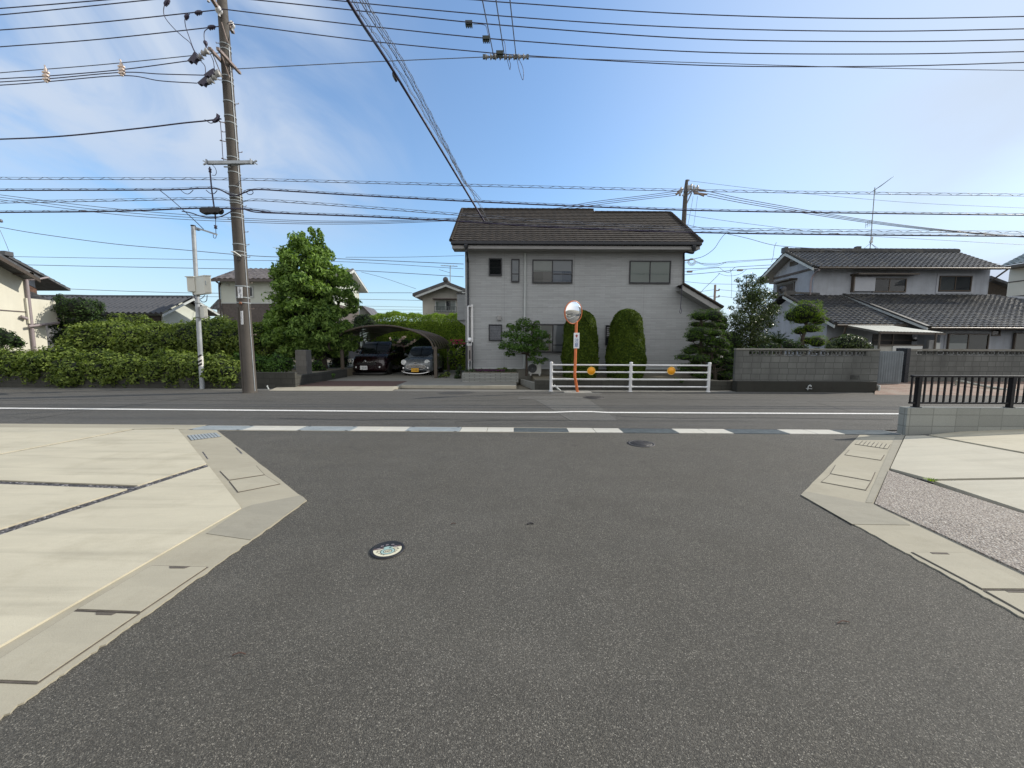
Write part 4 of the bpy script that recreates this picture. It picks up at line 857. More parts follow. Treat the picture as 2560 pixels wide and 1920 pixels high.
# gate lamp with letter box
gp = thing('gate_lamp', 'black gate post with white globe lamp, name plate and letter box slot', 'gate post', P(1174, 932, 16.35)); Yg = 16.35
for (u0, u1) in ((1163.5, 1169.5), (1179, 1183)):
    a = P(u0, 855.5, Yg); b = P(u1, 931, Yg); m_ = MB(); m_.box(a.x, b.x, Yg, Yg + .08, b.z - .1, a.z); m_.build('post', FRAME, gp)
a = P(1170, 864, Yg); b = P(1178.5, 902, Yg); m_ = MB(); m_.box(a.x, b.x, Yg + .01, Yg + .07, b.z, a.z); bx_ = m_.build('letter_box', M('taupe panel', (.24, .22, .22), .5, .05), gp); m_ = MB(); m_.box(a.x + .04, b.x - .04, Yg + .005, Yg + .012, b.z + .08, a.z - .2); m_.build('slot', CARB, bx_)
m_ = MB(); a = P(1174.2, 849.5, Yg); m_.lathe([(.097 * math.sin(t), .097 * math.cos(t)) for t in [math.pi * i / 12 for i in range(13)]], a, n=20); m_.build('lamp_globe', GLOBE, gp)
m_ = MB(); m_.lathe([(.07, 0), (.055, .04), (.05, .06)], a - Vector((0, 0, .14)), n=14); m_.build('lamp_base', FRAME, gp)
a = P(1167, 857.5, Yg - .02); b = P(1179.5, 863.5, Yg - .02); m_ = MB(); m_.box(a.x, b.x, Yg - .02, Yg + .02, b.z, a.z); npl = m_.build('nameplate', SIGNW, gp); c = (a + b) / 2; text_part('lettering', 'AOE', (c.x, Yg - .023, c.z), .095, SIGNG, npl)

# pavement in front of the house, driveway and yard soil
F1 = G(1003, 968.6); F2 = G(1291, 970.4)
m_ = MB(); m_.prism([Vector((F1.x, F1.y, .03)), Vector((F2.x, F2.y, .03)), G(1291, 952, .03), G(1225, 950, .03), (-2.2, HY + .02, .03), (-2.6, 24, .03), (-8.4, 24, .03), G(735, 953, .03), G(985, 966, .03)], (0, 0, .045)); m_.prism([Vector((F1.x, F1.y, -.05)), Vector((F2.x, F2.y, -.05)), Vector((F2.x, F2.y + .8, -.05)), Vector((F1.x, F1.y + .8, -.05))], (0, 0, .124)); struct('pavement', m_, C_drive)
m_ = MB(); m_.prism([Vector((F1.x, F1.y - .004, -.02)), Vector((F2.x, F2.y - .004, -.02)), Vector((F2.x, F2.y + .15, -.02)), Vector((F1.x, F1.y + .15, -.02))], (0, 0, .103)); struct('kerb', m_, concrete('bright kerb edge', (.42, .39, .32), .6, 3))
m_ = MB(); q = [G(672, 976.6, .002), G(980, 977.2, .002), Vector((F1.x, F1.y, .074)), G(985, 965.5, .076), G(700, 964.5, .07)]; m_.add(q, [(0, 1, 2, 3, 4)]); m_.add([G(672, 976.6, -.03), G(980, 977.2, -.03), Vector((F1.x, F1.y, -.03))] + q[:3], [(0, 1, 4, 3), (1, 2, 5, 4)]); struct('driveway_apron', m_, concrete('apron concrete', (.36, .335, .27), .8, 1.5))
m_ = MB(); m_.prism([G(700, 965, .076), G(985, 965.6, .076), G(1018, 953, .076), G(742, 952, .076)], (0, 0, .006)); struct('driveway', m_, RED)
m_ = MB(); m_.box(-60, -7.72, FAR + .62, 60, -.06, .42); struct('garden_ground', m_, GROUND)
lwY = 13.42; lwx0 = P(1337, 960, lwY).x; lwx1 = P(1838, 960, 13.1).x; lwz = P(1500, 951, lwY).z
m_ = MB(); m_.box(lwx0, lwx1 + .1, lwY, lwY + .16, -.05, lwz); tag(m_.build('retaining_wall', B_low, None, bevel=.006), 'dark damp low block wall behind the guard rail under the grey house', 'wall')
m_ = MB(); m_.box(lwx0 + .05, lwx1 + .1, lwY + .16, HY + .1, -.06, lwz - .06); m_.box(lwx1 + .1, 45, 13.3, 40, -.06, .1); struct('yard_ground', m_, GROUND)
m_ = MB(); a = P(1297, 947, 15.9); b = P(1336, 957, 14.0); m_.prism([(a.x, 15.9, -.05), (b.x, 13.45, -.05), (b.x, 13.45, .22), (a.x, 15.9, a.z)], (.14, .02, 0)); tag(m_.build('wing_wall', C_old), 'short sloping concrete wing wall right of the stone planter', 'wall')

# ================================================================== LEFT LOW WALL, PILLAR, PIPE
rwY = 13.35; rwx = P(738, 950, rwY).x; rwz = P(650, 931, rwY).z
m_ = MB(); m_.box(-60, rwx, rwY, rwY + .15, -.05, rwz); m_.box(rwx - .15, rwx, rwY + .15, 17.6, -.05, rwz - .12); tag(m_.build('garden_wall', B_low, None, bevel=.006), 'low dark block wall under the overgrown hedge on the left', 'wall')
a = P(737, 875, 14.4); b = P(767, 935, 14.4); m_ = MB(); m_.box(a.x, b.x, 14.4, 14.4 + (b.x - a.x), b.z - .5, a.z); tag(m_.build('gate_pillar', B_pillar, None, bevel=.015), 'squat grey stone block pillar beside the big tree', 'pillar')
m_ = MB(); m_.tube(curve([P(690, 966, 14.0), P(690, 958, 14.0), P(693, 954, 14.05), P(700, 952, 14.3), P(735, 946.5, 15.2), P(770, 942.5, 16.2)], 6), .042, 10); m_.tube([P(731, 947, 15.1), P(731, 953, 15.1)], .035, 8)
tag(m_.build('handrail', M('chalky white rusty pipe', (.55, .48, .44), .6, .35, 14)), 'low rusty white pipe rail along the left edge of the driveway', 'handrail')
m_ = MB(); m_.tube(curve([P(673, 976, 13.1), P(669, 968, 13.1), P(667, 965, 13.12)], 3), .02, 6); m_.lathe([(.0, .03), (.03, 0), (0, -.03)], P(668, 965, 13.12), n=8); tag(m_.build('water_tap', PIPEW), 'tiny pale standpipe at the left foot of the driveway apron', 'tap')
m_ = MB(); rg = random.Random(8)
for i in range(11): z = 0
# ================================================================== RIGHT BLOCK WALLS
def pierced(m_, x0, x1, y, z0, z1, th=.1, w=.40, mi=0):
    n = max(1, int(round((x1 - x0) / w))); w = (x1 - x0) / n; h = z1 - z0
    for i in range(n):
        a = x0 + i * w; m_.box(a, a + .03, y, y + th, z0, z1, mi); c = Vector((a + w / 2 + .015, y, (z0 + z1) / 2)); r = h * .36
        for k in range(12):
            t = 2 * math.pi * k / 12; t2 = 2 * math.pi * (k + 1) / 12; m_.beam(c + Vector((math.cos(t) * r, th / 2, math.sin(t) * r)), c + Vector((math.cos(t2) * r, th / 2, math.sin(t2) * r)), .025, th * .8, mi, up=(0, 1, 0))
        for s_ in (-1, 1):
            for q in (-1, 1): m_.beam(c + Vector((s_ * r * .8, th / 2, q * r * .7)), c + Vector((s_ * (w / 2 - .02), th / 2, q * (h / 2 - .01))), .02, th * .7, mi, up=(0, 1, 0))
    m_.box(x1 - .03, x1, y, y + th, z0, z1, mi)
bwY = 13.08; bx0 = P(1838, 920, bwY).x; bx1 = P(2196, 920, bwY).x; bzb = P(2000, 953, bwY).z; bz1 = P(2000, 889, bwY).z; bz2 = P(2000, 876, bwY).z; bz3 = P(2000, 871.5, bwY).z
w1 = thing('block_wall', 'long old grey block wall with pierced top course, left of the corrugated gate', 'block wall', ((bx0 + bx1) / 2, bwY, 0))
m_ = MB(); m_.box(bx0, bx1, bwY, bwY + .12, bzb, bz1); m_.box(bx0, bx0 + .42, bwY, bwY + .12, bz1, bz2); m_.box(bx1 - .42, bx1, bwY, bwY + .12, bz1, bz2); m_.build('block_courses', B_wall, w1, bevel=.004)
m_ = MB(); pierced(m_, bx0 + .42, bx1 - .42, bwY + .01, bz1, bz2); m_.build('pierced_course', B_wall, w1)
m_ = MB(); m_.box(bx0 - .01, bx1 + .01, bwY - .02, bwY + .14, bz2, bz3); m_.build('coping', C_old, w1, bevel=.01)
m_ = MB(); m_.box(bx0 + .02, P(2183, 960, bwY).x, bwY - .14, bwY + .16, -.05, bzb); m_.build('footing', concrete('stained footing', (.035, .035, .03), .9, 3), w1, bevel=.01)
a = P(2127, 938, bwY); b = P(2147, 948, bwY); m_ = MB(); m_.box(a.x, b.x, bwY - .008, bwY + .02, b.z, a.z, 1)
for i in range(7): x = a.x + (b.x - a.x) * (i + .2) / 7; m_.box(x, x + .018, bwY - .022, bwY - .008, b.z, a.z)
m_.build('vent_grille', [B_wall, CARB], w1)
gtY = 14.3; a = P(2198, 879, gtY); b = P(2252, 956, gtY); gt = thing('corrugated_gate', 'stained grey corrugated metal gate between the two old block walls', 'gate', ((a.x + b.x) / 2, gtY, b.z))
m_ = MB(); n = 60; vs = []
for i in range(n + 1): x = a.x + (b.x - a.x) * i / n; y = gtY + .022 * math.sin(i * 2 * math.pi / 6); vs += [(x, y, b.z), (x, y, a.z)]
m_.add(vs, [(2 * i, 2 * i + 2, 2 * i + 3, 2 * i + 1) for i in range(n)]); m_.build('panel', GATEM, gt)
m_ = MB(); m_.box(a.x, b.x, gtY + .03, gtY + .08, a.z - .05, a.z + .02); m_.box(a.x, b.x, gtY + .03, gtY + .08, b.z - .05, b.z + .05); m_.box(a.x - .1, a.x, gtY - .02, gtY + .1, 0, a.z + .03); m_.build('frame', GATEM, gt)
m2Y = 15.0; cx0 = P(2256, 900, m2Y).x; cz1 = P(2350, 887, m2Y).z; cz2 = P(2350, 877, m2Y).z; cz3 = P(2350, 872.5, m2Y).z
w2_ = thing('block_wall', 'dark stained block wall with pierced top course, right of the corrugated gate', 'block wall', (cx0 + 4, m2Y, 0))
m_ = MB(); m_.box(cx0, 30, m2Y, m2Y + .12, -.05, cz1); m_.box(cx0, cx0 + .5, m2Y, m2Y + .12, cz1, cz2 + .01); m_.build('block_courses', B_wall, w2_)
m_ = MB(); pierced(m_, cx0 + .5, cx0 + .5 + 24 * .4, m2Y + .01, cz1, cz2); m_.build('pierced_course', B_wall, w2_)
m_ = MB(); m_.box(cx0, 30, m2Y - .02, m2Y + .14, cz2, cz3); m_.build('coping', C_old, w2_)
m_ = MB(); m_.box(cx0 - .16, cx0, m2Y - .3, m2Y + .14, -.05, cz3 + .03); m_.build('end_post', GUTTER, w2_, bevel=.02)
# red brick ramp and its pipe rails
m_ = MB(); q = [G(2186, 986.5, .003), G(2900, 993, .003), (20.5, 14.99, .22), (P(2198, 957, 14.4).x, 14.99, .2), (P(2198, 957, 13.9).x - .1, 13.9, .15)]; m_.add(q, [(0, 1, 2, 3, 4)])
n = NB('worn red brick paving'); b_ = n.n('ShaderNodeTexBrick'); b_.inputs['Scale'].default_value = 1; b_.inputs['Brick Width'].default_value = .22; b_.inputs['Row Height'].default_value = .11; b_.inputs['Mortar Size'].default_value = .01; b_.inputs['Color1'].default_value = (.19, .105, .075, 1); b_.inputs['Color2'].default_value = (.26, .16, .12, 1); b_.inputs['Mortar'].default_value = (.22, .20, .17, 1); n.l(n.vec(rot=(0, 0, .5)), b_.inputs['Vector'])
n.col(n.mix(n.mr(n.noise(1.4, 5, .6), .45, .7, 0, .6), b_.outputs[0], (.30, .27, .22))); n.set(Roughness=.9); struct('brick_ramp', m_, n.m)
m_ = MB(); a0 = P(2150, 959, 13.25); m_.tube(curve([P(2147, 962, 13.6), P(2155, 957, 13.6), P(2195, 965, 13.05), P(2198, 967, 13.0), P(2196.5, 984, 12.95)], 6), .035, 8); tag(m_.build('pipe_rail', M('chalky grey pipe', (.40, .42, .40), .6, .3, 14)), 'bent pale pipe rail at the left edge of the red brick ramp', 'pipe rail')
m_ = MB(); q0 = [P(2146, 963, 13.5), P(2195, 968, 13.05)]; m_.prism([q0[0], q0[1], Vector((q0[1].x, 13.05, -.03)), Vector((q0[0].x, 13.5, -.03))], (.05, .04, 0)); tag(m_.build('ramp_side', C_old), 'dark side wall of the red brick ramp under the bent pipe', 'wall')
m_ = MB(); m_.tube(curve([P(2391, 962, 14.2), P(2392, 955, 14.2), P(2400, 953, 14.1), P(2455, 964, 13.6), P(2520, 975, 13.1), P(2541, 977, 13.05), P(2547, 980, 13.0), P(2547, 987, 13.0)], 6), .042, 8); tag(m_.build('pipe_rail', M('flaking pale pipe', (.40, .40, .34), .7, .4, 14)), 'flaking pale pipe rail on the ramp seen through the black railing', 'pipe rail')
m_ = MB(); m_.tube(curve([P(2019, 975, 12.9), P(2021, 966, 12.88), P(2026, 963, 12.87), P(2028, 967, 12.86)], 4), .018, 6); m_.tube([P(2015, 971, 12.9), P(2030, 972, 12.88)], .012, 5); tag(m_.build('tap', PIPEW), 'small white tap sticking out low in front of the old block wall', 'tap')

# ================================================================== RIGHT TRADITIONAL HOUSE
th_ = thing('tiled_house', 'white plaster two-storey house with grey tiled roofs behind the old block wall', 'house', (20, 19, 0))
UY = 21.0; ux0 = P(2034, 700, UY).x; ux1 = P(2473, 700, UY).x; ueY = 20.35; uez = P(2200, 668, ueY).z; uex0 = P(2034, 665, ueY).x - .05; uex1 = P(2507, 673, ueY).x + .1; urY = 22.55; urz = P(2200, 631, urY).z
bY = 24.2; slu = (urz - uez) / (urY - ueY); m_ = MB(); gablebox(m_, ux0, ux1, UY, bY, .1, uez + slu * (UY - ueY) - .12, urY, urz - .2); m_.build('wall', WALLW, th_)
m_ = MB(); xr1 = P(2397, 637, urY).x; tiled(m_, (uex0, ueY, uez), (uex1, ueY, uez), (uex0, urY, urz), (uex1, urY, urz), .235, .27, .045, .03); tiled(m_, (uex1, bY + .75, uez), (uex0, bY + .75, uez), (uex1, urY, urz), (uex0, urY, urz), .4, .27, .03, .03); ro = m_.build('roof', T_grey, th_)
m_ = MB(); a = Vector((uex0, urY, urz + .08)); b = Vector((uex1, urY, urz + .08)); m_.beam(a, b, .18, .12); capline(m_, a + Vector((0, 0, .07)), b + Vector((0, 0, .07)), .075, .3)
capline(m_, (uex0 + .04, ueY, uez + .05), (uex0 + .04, urY, urz + .05), .075, .235); m_.box(uex0 - .08, uex0 + .1, urY - .16, urY + .16, urz - .05, urz + .24); m_.build('ridge', T_grey, ro)
for sgn, yy in ((1, ueY), (-1, bY + .75)):
    m_ = MB(); m_.prism([(uex0 + .02, yy, uez - .03), (uex0 + .02, urY, urz - .03), (uex0 + .02, urY, urz - .2), (uex0 + .02, yy, uez - .17)], (.05, 0, 0)); m_.build('bargeboard', PIPEW, ro)
m_ = MB(); m_.prism([(uex0 + .1, ueY + .05, uez - .06), (uex0 + .1, urY, urz - .06), (uex0 + .1, bY + .7, uez - .06), (uex0 + .1, bY + .7, uez - .09), (uex0 + .1, urY, urz - .09), (uex0 + .1, ueY + .05, uez - .09)], (uex1 - uex0 - .2, 0, 0)); m_.build('soffit', FASCIA, th_)
m_ = MB(); m_.tube([(uex0 + .3, ueY - .05, uez - .05), (uex1 + .2, ueY - .05, uez - .05)], .05, 8); m_.tube(curve([(uex1 + .1, ueY - .05, uez - .08), (uex1 - .1, ueY + .1, uez - .35), (ux1 + .06, UY, uez - .6)], 4), .04, 8); m_.build('gutter', BRONZE, th_)
a = P(2029, 680, UY - .06); m_ = MB(); m_.tube(curve([P(2048, 674, ueY), P(2040, 680, UY - .1), (a.x, UY - .08, a.z - .4), (a.x, UY - .08, P(2029, 738, UY).z)], 4), .05, 8); m_.build('downpipe', PIPEB, th_)
o = winpx(th_, 2182, 696, 2262, 731, UY, cols=2, frame=BRONZE, curt=(CURTD, M('dim blind', (.10, .105, .115), .8, .1)))
a = P(2131, 694, UY); b = P(2180, 729, UY); m_ = MB(); m_.box(a.x, b.x, UY - .16, UY, b.z, a.z); m_.build('shutter_box', SHOJI, th_, bevel=.01)
a = P(2126, 685, UY); b = P(2285, 692, UY); m_ = MB(); m_.box(a.x, b.x - .2, UY - .5, UY, b.z + .03, a.z - .03); m_.box(P(2128, 700, UY).x, P(2131, 700, UY).x, UY - .18, UY, P(2128, 731, UY).z, a.z); m_.build('window_hood', BRONZE, th_)
winpx(th_, 2349, 690, 2424, 729, UY, cols=2, frame=BRONZE, curt=(M('grey room', (.11, .12, .13), .8, .1, 3), CURTD))
a = P(2343, 684, UY); b = P(2430, 734, UY); m_ = MB()
for q in ((a.x, b.x, a.z - .1, a.z), (a.x, b.x, b.z, b.z + .07), (a.x, a.x + .1, b.z + .07, a.z - .1), (b.x - .1, b.x, b.z + .07, a.z - .1)): m_.box(q[0], q[1], UY - .035, UY, q[2], q[3])
m_.build('window_surround', SHOJI, th_)
# side (left-facing) wall details
a = PX(1945, 708, ux0); b = PX(1985, 745, ux0); m_ = MB(); m_.box(ux0 - .06, ux0, min(a.y, b.y), max(a.y, b.y), P(1970, 745, 23).z, P(1960, 708, 23).z); sw = m_.build('window', BRONZE, th_); m_ = MB(); m_.box(ux0 - .08, ux0 - .06, min(a.y, b.y) + .1, max(a.y, b.y) - .1, P(1970, 742, 23).z, P(1960, 712, 23).z); m_.build('shutter', WOOD, sw)
m_ = MB(); m_.box(ux0 - .45, ux0, min(a.y, b.y) - .15, max(a.y, b.y) + .15, P(1960, 704, 23).z, P(1960, 701, 23).z); m_.build('window_hood', BRONZE, th_)
m_ = MB(); m_.box(ux0 - .06, ux0, UY + .1, bY, P(1990, 682, 22).z, P(1990, 677, 22).z); m_.build('wall_band', WALLN, th_)
m_ = MB(); m_.box(ux0 - .04, ux0, urY - .3, urY + .3, urz - .75, urz - .5); m_.build('gable_vent', BRONZE, th_)
# right lower roof
lY = 17.35; leY = 16.6; lez = P(2400, 818, leY).z; lx0 = P(2319, 818, leY).x; ltz = P(2300, 737, UY).z
lsl = (ltz - lez) / (UY - leY); m_ = MB(); tiled(m_, (lx0, leY, lez), (30, leY, lez), (lx0, UY + .02, ltz), (ux1 + .3, UY + .02, ltz), .235, .27, .045, .03); r2 = m_.build('lower_roof', T_grey, th_)
m_ = MB(); m_.prism([(lx0 - .03, leY, lez - .02), (lx0 - .03, UY, ltz - .02), (lx0 - .03, UY, ltz - .13), (lx0 - .03, leY, lez - .13)], (.05, 0, 0)); m_.build('bargeboard', PIPEW, r2)
m_ = MB(); m_.beam((lx0 + .03, leY, lez + .03), (lx0 + .03, UY, ltz + .03), .16, .06); m_.build('verge_tile', T_grey, r2)
m_ = MB(); m_.prism([(lx0 + .05, leY + .05, lez - .05), (lx0 + .05, UY, ltz - .06), (lx0 + .05, UY, ltz - .09), (lx0 + .05, leY + .05, lez - .08)], (11, 0, 0)); m_.build('soffit', FASCIA, r2)
m_ = MB(); m_.tube([(lx0 + .1, leY - .04, lez - .05), (30, leY - .04, lez - .05)], .05, 8); m_.build('gutter', BRONZE, r2)
m_ = MB(); wx = P(2350, 850, lY).x; m_.prism([(wx, lY, .1), (29, lY, .1), (29, lY, lez + .3), (wx, lY, lez + .3)], (0, 3.5, 0)); m_.prism([(lx0 + .2, 18.6, .1), (wx + .2, 18.6, .1), (wx + .2, 18.6, lez + .8), (lx0 + .2, 18.6, lez + .8)], (0, 2.3, 0)); m_.build('lower_wall', WALLW, th_)
winpx(th_, 2370, 834, 2466, 878, lY - .06, cols=2, frame=BRONZE, curt=((M('teal shade', (.05, .085, .09), .6), CURT, .45), M('dim blind two', (.10, .105, .10), .8, .05)))
a = P(2363, 826, lY); b = P(2472, 880, lY); m_ = MB()
for q in ((a.x, b.x, a.z - .12, a.z), (a.x, a.x + .12, b.z, a.z - .12), (b.x - .12, b.x, b.z, a.z - .12)): m_.box(q[0], q[1], lY - .04, lY, q[2], q[3])
m_.build('window_surround', SHOJI, th_)
winpx(th_, 2477, 823, 2497, 840, lY, frame=BRONZE); winpx(th_, 2536, 832, 2640, 880, lY - .06, cols=2, frame=BRONZE, curt=(M('dim beige curtain', (.16, .155, .13), .8), CURTD))
# left lower roof
gY = 18.3; geY = 17.5; gez = P(2150, 811, geY).z; gx0 = P(2085, 811, geY).x; gtz = P(2050, 738, UY).z; gx1 = lx0 - .05
m_ = MB(); tiled(m_, (gx0, geY, gez), (gx1, geY, gez), (gx0, UY + .05, gtz), (gx1, UY + .05, gtz), .235, .27, .045, .03); tiled(m_, (gx0 + 2, 24.5, gez), (gx0, 24.5, gez), (gx0 + 2, UY, gtz), (gx0, UY, gtz), .3, .27, .03, .03); r3 = m_.build('lower_roof', T_grey, th_)
m_ = MB(); capline(m_, (gx0 + .05, geY, gez + .06), (gx0 + .05, UY, gtz + .06), .08, .235); m_.box(gx0 - .1, gx0 + .5, UY - .25, UY + .1, gtz - .02, gtz + .2); m_.lathe([(.1, -.1), (.22, -.05), (.2, .08), (.08, .16)], (gx0 - .02, UY - .05, gtz + .25), (-1, 0, 0), 10); m_.beam((gx0 + .3, UY - .05, gtz + .12), (ux0 + .3, UY - .05, gtz + .06), .14, .1); m_.build('ridge', T_grey, r3)
m_ = MB(); m_.prism([(gx0, geY, gez - .03), (gx0, UY, gtz - .03), (gx0, UY, gtz - .16), (gx0, geY, gez - .16)], (.05, 0, 0)); m_.build('bargeboard', PIPEW, r3)
m_ = MB(); m_.tube([(gx0 + .1, geY - .04, gez - .05), (gx1, geY - .04, gez - .05)], .05, 8); m_.tube(curve([(gx0 + .5, geY - .04, gez - .1), (gx0 + .5, geY + .1, gez - .5), (gx0 + .4, gY - .06, gez - .8), (gx0 + .4, gY - .06, .1)], 4), .04, 8); m_.build('gutter', BRONZE, r3)
m_ = MB(); m_.prism([(gx0 + .35, gY, .1), (gx0 + .35, 24, .1), (gx0 + .35, 24, gez), (gx0 + .35, UY, gtz - .15), (gx0 + .35, gY, gez + .3)], (4.6, 0, 0)); m_.build('lower_wall', WALLW, th_)
m_ = MB(); a = P(2182, 835, gY); b = P(2276, 872, gY); m_.box(a.x, b.x, gY - .03, gY, b.z - .6, a.z); dw = m_.build('entrance', CARB, th_); m_ = MB(); m_.box(a.x + .9, a.x + .96, gY - .06, gY - .03, b.z - .6, a.z); m_.box(a.x, b.x, gY - .06, gY - .03, a.z - .3, a.z - .27); m_.build('door_frame', BRONZE, dw)  # flat near-black entrance panel; shade of the entry recess is put into its colour
c = P(2287, 850, gY - .1); m_ = MB(); m_.lathe([(0, .14), (.06, .13), (.06, .04)], c, n=12); m_.build('porch_lamp', GLOBE, th_); m_ = MB(); m_.lathe([(.075, .04), (.1, 0), (.05, -.06), (0, -.06)], c, n=12); m_.build('porch_lamp_base', RUBBER, th_)
a = P(2318, 850, 17.3); b = P(2329, 880, 17.3); m_ = MB(); m_.box(a.x, b.x, 17.2, 17.33, b.z, a.z); m_.build('meter_box', FASCIA, th_, bevel=.01)
a = P(2331, 857, 17.25); b = P(2343, 880, 17.25); m_ = MB(); m_.box(a.x, b.x, 17.15, 17.33, b.z, a.z); m_.build('meter_box', PLASTIC, th_, bevel=.01)
m_ = MB(); a = P(2197, 864, 15.9); b = P(2305, 880, 15.9); xm = P(2233, 864, 15.9).x; m_.box(a.x, xm, 15.95, 16.1, .1, a.z); m_.box(xm, b.x, 15.9, 16.05, .1, a.z, 1); m_.box(a.x, b.x, 15.88, 16.12, a.z, P(2250, 861.5, 15.9).z, 2); tag(m_.build('porch_screen', [WALLB, PLASTIC, BRONZE]), 'low white and beige porch screen wall under the sloping awning', 'screen wall')
# awning
q = [P(2119, 813.5, 17.4), P(2232, 814.5, 17.4), P(2363, 832, 16.0), P(2198, 828, 15.6)]
aw = thing('awning', 'sloping pale corrugated awning over the entrance of the tiled house', 'awning', (q[3].x, q[3].y, 0)); m_ = MB(); n = 40; vs = []
for i in range(n + 1): u = i / n; off = Vector((0, 0, .015 * math.sin(i * math.pi))) + Vector((0, 0, .012 * (i % 2))); vs += [q[3].lerp(q[2], u) + off, q[0].lerp(q[1], u) + off]
m_.add(vs, [(2 * i, 2 * i + 2, 2 * i + 3, 2 * i + 1) for i in range(n)]); m_.build('roof_sheet', M('pale corrugated sheet', (.62, .61, .53), .45, .08), aw)
m_ = MB(); m_.beam(q[3] + Vector((0, 0, -.05)), q[2] + Vector((0, 0, -.05)), .05, .08); m_.beam(q[3] + Vector((0, 0, -.05)), q[0] + Vector((0, 0, -.05)), .04, .06); m_.build('frame', BRONZE, aw)
for x in (P(2202, 840, 15.7).x, P(2330, 840, 15.9).x): m_ = MB(); m_.box(x, x + .05, 15.75, 15.8, .1, q[3].z - .05); m_.build('post', BRONZE, aw)
# roof aerial
ar = P(2175, 625, urY); at_ = P(2187, 470, urY); an = thing('tv_aerial', 'tall thin television aerial mast on the grey tiled roof', 'aerial', (ar.x, ar.y, urz))
m_ = MB(); m_.tube([(ar.x, ar.y, urz + .1), at_], .022, 6); m_.build('mast', GALV, an)
m_ = MB(); a = P(2183, 478, urY); b = P(2227, 446, urY); m_.beam(a, b, .025, .025)
for i in range(12): c = a.lerp(b, .15 + i * .075); m_.beam(c + Vector((.05, -.28 + i * .012, .08)), c + Vector((-.05, .28 - i * .012, -.08)), .012, .012)
m_.beam(a + Vector((-.05, -.2, -.15)), a + Vector((.25, .2, .3)), .02, .02); m_.build('antenna', GALV, an)
m_ = MB(); a = P(2164, 563, urY); b = P(2180, 555, urY); m_.beam(a, b, .025, .025)
for i in range(4): c = a.lerp(b, i / 3.5); m_.beam(c + Vector((0, 0, -.16)), c + Vector((0, 0, .16)), .012, .012)
m_.build('antenna', GALV, an); m_ = MB(); m_.box(ar.x - .08, ar.x + .03, ar.y - .1, ar.y, P(2175, 608, urY).z, P(2175, 604, urY).z + .05); m_.box(ar.x - .04, ar.x + .05, ar.y - .08, ar.y, P(2175, 600, urY).z, P(2175, 593, urY).z); m_.build('amplifier', PLASTIC, an)
m_ = MB()
for s_ in ((-.5, 0), (.5, 0), (0, -.5)): m_.beam((ar.x, ar.y, urz + .5), (ar.x + s_[0], ar.y + s_[1], urz + .1), .015, .015)
m_.build('stand', GALV, an)
a = P(2144, 622, urY); m_ = MB(); m_.box(a.x - .14, a.x + .14, urY - .1, urY + .1, urz, urz + .32); m_.build('chimney', T_grey, ro, bevel=.02)

# far right cream house
X2 = 31.0; fr = thing('cream_house', 'cream clad house with blue green tiled roof at the right edge', 'house', (33, 20, 0))
e1_ = PX(2497, 667, 30.2); fY1 = PX(2521, 700, X2).y; ze_ = e1_.z; m_ = MB(); m_.box(X2, 39, 12, fY1, -.05, ze_ - .05); m_.build('wall', WALLC2, fr)
m_ = MB()
for py in (705, 742): zz1 = PX(2540, py, X2).z; m_.box(X2 - .03, X2 + .01, 12, fY1 - .02, zz1, zz1 + .06)
m_.build('wall_band', WALLN, fr)
m_ = MB(); tiled(m_, (30.2, e1_.y, ze_), (30.2, 11, ze_), (34.5, e1_.y, ze_ + 2.3), (34.5, 11, ze_ + 2.3), .3, .3, .05, .03); m_.quad((34.5, e1_.y, ze_ + 2.3), (34.5, 11, ze_ + 2.3), (39.5, 11, ze_ - .2), (39.5, e1_.y, ze_ - .2)); m_.build('roof', T_green, fr)
m_ = MB(); m_.box(30.15, 30.3, 11, e1_.y, ze_ - .18, ze_ - .03); m_.box(30.3, X2, 11, e1_.y, ze_ - .16, ze_ - .12); m_.build('gutter', BRONZE, fr)
m_ = MB(); a = P(2478, 700, 27); q = [P(2470, 700, 27), P(2525, 722, 27), P(2525, 760, 27), P(2470, 760, 27)]; bk = thing('shed', 'dark roofed low building glimpsed between the tiled house and cream house', 'shed', (q[2].x, 27, 0)); m_.prism([q[0], q[1], Vector((q[1].x, 27, -.05)), Vector((q[0].x, 27, -.05))][::-1], (0, 3, 0)); m_.build('wall', WOOD, bk)
m_ = MB(); m_.prism([q[0] + Vector((-.3, -.4, .02)), q[1] + Vector((.2, -.4, -.05)), q[1] + Vector((.2, -.4, .08)), q[0] + Vector((-.3, -.4, .22))], (0, 4, 0)); m_.build('roof', T_slate, bk)

# ================================================================== LEFT BACKGROUND HOUSES
Xa = -23.0; h1 = thing('cream_stucco_house', 'sunlit cream stucco house with balcony panel at the left edge', 'house', (-26, 17, 0))
yA = PX(0, 700, Xa).y; yB = PX(60, 700, Xa).y; yC = PX(118, 850, Xa).y; zA = PX(0, 655, Xa).z; zB = PX(58, 690, Xa).z; s1 = (zA - zB) / (yB - yA); yR = yA - 2.2
m_ = MB(); m_.prism([(Xa, yB, -.05), (Xa, yB, zB), (Xa, yR, zB + s1 * (yB - yR)), (Xa, 2 * yR - yB, zB), (Xa, 2 * yR - yB, -.05)], (-8, 0, 0)); m_.build('wall', WALLC, h1)
zC = PX(100, 812, Xa).z; m_ = MB(); m_.box(-31, Xa - .004, yB, yC, -.05, zC); m_.build('lower_wall', WALLC, h1)
m_ = MB(); b0 = PX(65, 745, Xa + .1); b1 = PX(139, 755, Xa + .1); z0_ = PX(100, 810, Xa + .1).z; m_.box(Xa - .9, Xa + .1, b0.y, b1.y, z0_, b0.z); m_.build('balcony', WALLC, h1)
